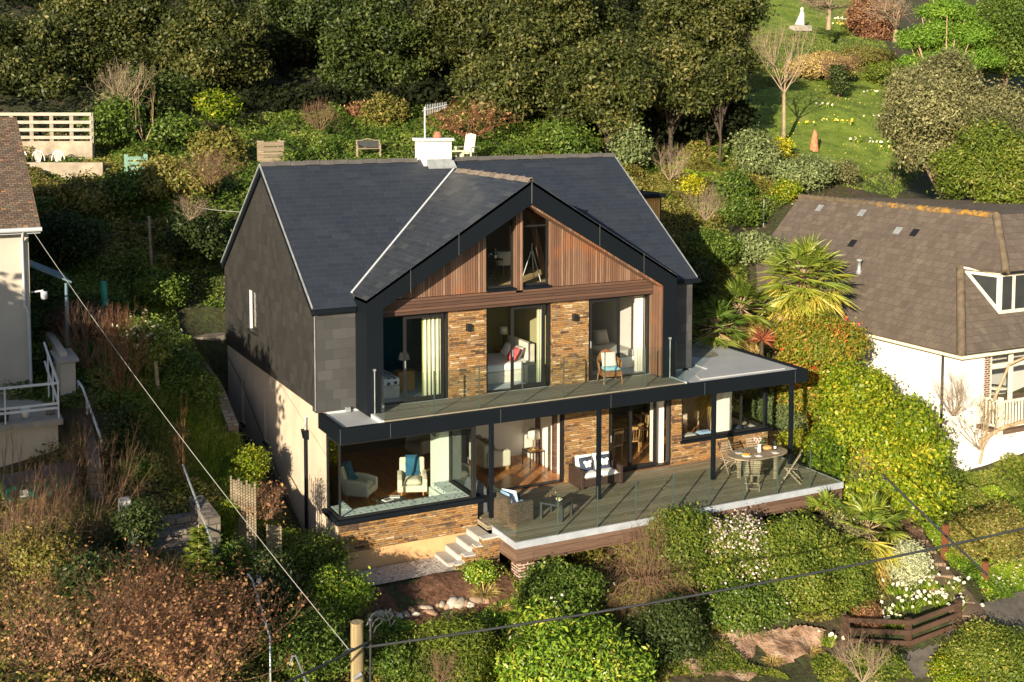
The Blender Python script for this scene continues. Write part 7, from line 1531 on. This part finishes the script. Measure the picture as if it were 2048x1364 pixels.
for (u, v, mt, lb) in ((1640, 424, 'lead', 0), (1725, 434, 'lead', 0), (1797, 470, 'lead', 0), (1831, 474, 'black_matt', 0), (1706, 495, 'black_matt', 0)):
    q = slope_at(u, v); m = MB(); up_ = np.array([.72, 0, .72*(6.75-EZ)/4.04]); up_ = up_/np.linalg.norm(up_)*.34; sd_ = np.array([0, .3, 0]); nn_ = np.array([-.02, 0, .02])
    m.prism([tuple(q+nn_), tuple(q+sd_+nn_), tuple(q+sd_+up_+nn_), tuple(q+up_+nn_)], (-.012, 0, .012)); m.build('roof_vent' if mt == 'black_matt' else 'lead_patch', M[mt], rfo)
q = slope_at(1718, 545); MB().lathe([(.16, -.05), (.07, .12), (.07, .42), (.11, .42), (.11, .5), (0, .52)], tuple(q), 12).build('flue', M['lead'], rfo)
wx = pC[0]+.35; wy = pC[1]+.3
MB().box(wx, wx+.3, wy, pEL[1]-.3, -2.5, pC[2]-.1).build('wall', M['white_render'], t); MB().box(wx+.302, wx+1.3, wy-.0, wy+.3, -2.5, pC[2]-.12).build('wall', M['white_render'], t)
MB().box(wx+1.302, wx+12, wy-.0, wy+.25, -2.5, .05).build('wall', M['white_render'], t); MB().box(wx+1.3, wx+12, wy+2.5, wy+2.7, .2, pC[2]-.1).build('wall', M['wall_grey'], t)
m = MB(); m.box(wx+1.302, wx+12, wy-.003, wy+2.5, .06, .19); m.box(wx+.75, wx+12, wy-.95, wy-.004, .06, .19); m.build('floor', M['skirt_wood'], t)
MB().tube([(wx-.05, wy+.75, pC[2]-.15), (wx-.05, wy+.75, -1.5)], .05, 6).build('downpipe', M['black_matt'], t)
cw = M['fence_cream'] = plain('fence_cream', (.72, .69, .58), .6, var=.05)
for k in range(5): MB().box(wx+1.32+k*1.0+.0, wx+1.44+k*1.0, wy+.05, wy+.15, .2, pC[2]-.15).build('window_post', cw, t)
MB().box(wx+1.44, wx+6, wy+.06, wy+.14, 1.95, 2.1).build('window_head', cw, t); MB().box(wx+1.44, wx+2.32, wy+.09, wy+.1, .5, 1.95).build('pane', M['glass'], t)
MB().box(wx+1.02, wx+1.298, wy-.02, wy+.0, .2, 2.5).build('brick_pier', M['brick_dark'], t)
# balcony balustrade, stepping out in front
bl = MB(); bx0, by0 = wx+.75, wy-.95
for z in (.95, .12): bl.bar((bx0, by0, .2+z), (bx0+11, by0, .2+z), .07, .07); bl.bar((bx0, by0, .2+z), (bx0, wy, .2+z), .07, .07)
balu = bl.build('balustrade', cw, t)
for k in range(26): MB().box(bx0+.12+k*.14, bx0+.17+k*.14, by0-.02, by0+.02, .35, 1.12).build('baluster', cw, balu)
for k in range(6): MB().box(bx0-.02, bx0+.02, by0+.12+k*.14, by0+.17+k*.14, .35, 1.12).build('baluster', cw, balu)
for k in (0, 1.9, 3.8): MB().box(bx0+k-.06, bx0+k+.06, by0-.06, by0+.06, .0, 1.3).build('newel_post', cw, balu)
m = MB(); m.tube([(wx+.2, wy-.6, -.2), (wx+.7, wy-1.0, .3), (wx+1.6, wy-1.1, .45), (wx+3, wy-1.05, .0), (wx+5, wy-1.05, -.1)], [.07, .07, .06, .05, .03], 6); m.tube([(wx+.5, wy-.4, -1), (wx+.9, wy-.5, 1.0), (wx+1.6, wy-.5, 2.2), (wx+3.2, wy-.4, 2.5), (wx+5, wy-.4, 2.45)], [.05, .05, .045, .04, .02], 6); w_o = m.build('wisteria_stems', BK['bark_pale'], None); tag(w_o, 'thick bare wisteria stem trained round the cream balustrade', 'climber')
q = (wx+3.0, wy+1.2, .2); o = MB().lathe([(.3, 0), (.03, .03), (.03, .7), (.4, .71), (.4, .74), (0, .74)], n=18).build('round_table', M['fence_cream'], None, org=(0, 0, 0)); o.location = q; tag(o, 'pale round table behind the cream balustrade of the white house', 'table')
# dormer window
MB().prism([tuple(pD2+[.12, .05, -.06]), tuple(PT), tuple(PB)], (.05, .1, 0)).build('dormer_cheek', cw, t)
g3 = (pD2+[.12, .05, -.06]+PT+PB)/3; MB().prism([tuple(g3+(q-g3)*.68+np.array([-.03, -.07, 0])) for q in (pD2+[.12, .05, -.06], PT, PB)], (.02, .02, 0)).build('dormer_window', M['plastic_dark'], t)
MB().box(PB[0], PB[0]+9, PB[1]+.0, PB[1]+.12, PB[2]-.3, PT[2]).build('dormer_wall', cw, t)
for k in range(6): MB().box(PB[0]+.12+k*.62, PB[0]+.58+k*.62, PB[1]-.012, PB[1]-.002, PB[2]+.12, PT[2]-.12).build('dormer_window', M['glass'] if 0 else M['plastic_dark'], t)
MB().bar((PT[0]-.05, PT[1]-.1, PT[2]+.02), (PT[0]+9, PT[1]-.1, PT[2]+.02), .2, .07).build('dormer_fascia', M['black_matt'], t); MB().bar(tuple(pD2+[.02, 0, 0]), (PT[0]-.05, PT[1]-.1, PT[2]+.02), .14, .07).build('dormer_fascia', cw, t)
# ---- path stair walls, posts, lane fence
PG = 'rusty brown posts beside the stone path'
for i, (u, vt, vb, lb) in enumerate(((1816, 978, 1040, 'brown wooden post furthest up the stone path'), (1889, 1048, 1122, 'brown wooden post in the middle beside the stone path'), (1969, 1122, 1183, 'brown wooden post lowest beside the stone path'))):
    q = G(u, vb); h = (vb-vt)*np.dot(q-CAM, _FW)/CF; o = MB().box(-.065, .065, -.065, .065, -.2, h).build('path_post', plain('post_brown', (.16, .055, .025), .8) if i == 0 else bpy.data.materials['post_brown'], None, org=(0, 0, 0)); o.location = tuple(q); tag(o, lb, 'post', PG)
for (u, v, h, lb) in ((1866, 1050, .75, 'thin pale stake among the bank leaves right of the path posts'), (1829, 1010, .55, 'thin pale stake above the first brown post')):
    q = G(u, v); o = MB().tube([(0, 0, 0), (.03, 0, h)], .025, 5).build('stake', M['oak'], None, org=(0, 0, 0)); o.location = tuple(q); tag(o, lb, 'stake')
pts = [(1690, 1295), (1815, 1300), (1915, 1262)]; QQ = [G(*p) for p in pts]; t = thing('lane_fence', 'dark brown post and rail fence beside the lane at the lower right', 'fence', tuple(QQ[0])); fm = plain('fence_brown', (.06, .032, .02), .8, var=.3)
for q in QQ: MB().box(q[0]-.07, q[0]+.07, q[1]-.07, q[1]+.07, q[2]-.3, q[2]+.85).build('post', fm, t)
for a, b in zip(QQ[:-1], QQ[1:]):
    for z in (.22, .5, .77): MB().bar((a[0], a[1]-.09, a[2]+z), (b[0], b[1]-.09, b[2]+z), .035, .12).build('rail', fm, t)
# path treads with real risers
for i in range(9):
    u, v = [(1803, 1040), (1812, 1062), (1822, 1084), (1838, 1106), (1856, 1130), (1874, 1155), (1893, 1182), (1912, 1208), (1935, 1235)][i]
    q = G(u, v); o = MB().box(-.45, .45, -.16, .2, -.25, .12).build('path_step', M['path_stone'], None, .02, org=(0, 0, 0)); o.location = tuple(q); o.rotation_euler = (0, 0, -.5); tag(o, ['topmost', 'second', 'third', 'fourth', 'fifth', 'sixth', 'seventh', 'eighth', 'lowest'][i]+' stone tread of the path counted from the deck corner', 'step', 'stone treads of the garden path')
# edging stones of the soil bed
rng = random.Random(4); stone_meshes = []
for k in range(4):
    mb = MB(); mb.ball((0, 0, 0), (.2, .14, .1), 9, 6, .28, k); o = mb.build('edging_stone', plain('edging_stone%d' % k, [(.4, .35, .28), (.34, .22, .15), (.5, .47, .42), (.25, .18, .13)][k], .9, var=.2, scale=6, bmp=.4), None, org=(0, 0, 0)); stone_meshes.append(o)
ORD = ('first second third fourth fifth sixth seventh eighth ninth tenth eleventh twelfth thirteenth fourteenth fifteenth sixteenth seventeenth eighteenth nineteenth twentieth twenty-first twenty-second twenty-third twenty-fourth twenty-fifth twenty-sixth').split()
for k in range(26):
    u = 742+k*9.0+rng.uniform(-1.5, 1.5); v = 1246-k*1.7+rng.uniform(-9, 9)
    q = G(u, v); src = stone_meshes[k % 4]; o = src if k < 4 else src.copy()
    if k >= 4: S.collection.objects.link(o)
    o.location = (q[0], q[1], q[2]+.05); o.rotation_euler = (rng.uniform(-.3, .3), rng.uniform(-.3, .3), rng.uniform(0, 3)); s_ = rng.uniform(.6, 1.25); o.scale = (s_, s_*.9, s_)
    tag(o, 'rough edging stone below the red soil bed, %s from the left end' % ORD[k], 'stone', 'edging stones below the soil bed')
# ---- telegraph pole and wires
pt = at(714, 1244, d=22.0); t = thing('telegraph_pole', 'weathered wooden telegraph pole rising from the bottom edge', 'pole', (pt[0], pt[1], gz(pt[0], pt[1])))
M['pole_wood'] = tiles('pole_wood', 3, .03, .003, [(0, (.22, .17, .09)), (1, (.36, .29, .16))], (.1, .08, .04), .8, .004, .5, 2, .02, rot=True, grain=(1, 40, .6))
MB().tube([(pt[0], pt[1], pt[2]), (pt[0], pt[1], gz(pt[0], pt[1])-.3)], [.115, .15], 16).build('pole', M['pole_wood'], t)
m = MB(); m.tube([(pt[0]+.02, pt[1]-.14, pt[2]-.9), (pt[0]-.12, pt[1]-.16, pt[2]-.95)], .04, 8); m.build('bracket', M['lead'], t); MB().box(pt[0]-.03, pt[0]+.12, pt[1]-.16, pt[1]-.11, pt[2]-1.4, pt[2]-1.2).build('bracket', M['lead'], t)
m = MB(); m.tube([(pt[0]+.22, pt[1]-.1, pt[2]), (pt[0]+.2, pt[1]-.12, pt[2]-1.0), (pt[0]+.2, pt[1]-.12, pt[2]-3)], .02, 6); m.lathe([(.05, 0), (.05, .06), (.03, .08), (0, .1)], (pt[0]+.22, pt[1]-.1, pt[2]), 10); m.build('conductor', M['plastic_dark'], t)
m = MB(); rng = random.Random(2); pp = [(pt[0]+.15+.1*k, pt[1]-.1+.02*k, pt[2]-.05+.12*math.sin(k*1.1)+.05*k) for k in range(6)]; m.tube(pp, .02, 6); m.tube([(p[0]+.05, p[1], p[2]-.12) for p in pp], .02, 6); m.tube([(p[0]+.1, p[1]+.04, p[2]-.25+.3*(i == 3)) for i, p in enumerate(pp)], .015, 6); m.build('coiled_cable', M['plastic_dark'], t)
def wire(label, a, b, sag, r, mat, name='cable'):
    a = Vector(tuple(a)); b = Vector(tuple(b)); P = [a.lerp(b, k/24)-Vector((0, 0, sag*4*(k/24)*(1-k/24))) for k in range(25)]; o = MB().tube(P, r, 5).build(name, M[mat], None); tag(o, label, 'cable'); return o
c0 = np.array([pt[0]+.0, pt[1]-.15, pt[2]-.55])
wire('thick black overhead cable crossing from the wooden pole to the right edge', at(690, 1300, d=21.9), at(2120, 1040, d=26), .18, .026, 'plastic_dark')
wire('black cable leading from the wooden pole down to the lower left', at(735, 1285, d=21.9), at(540, 1380, d=19.5), .02, .024, 'plastic_dark')
M['wire_pale'] = plain('wire_pale', (.32, .32, .31), .5)
wire('thin pale cable from the cream house eaves down to the wooden pole', at(63, 458, d=34.5), at(697, 1298, d=21.9), .25, .008, 'wire_pale')
wire('short thick black cable over the path posts at the right', at(1765, 948, d=30), at(1975, 1150, d=27), .02, .03, 'plastic_dark')
wire('thin line from the left garden twigs to the slate gable', at(395, 415, d=41), at(482, 424, d=40), .02, .01, 'wire_pale')
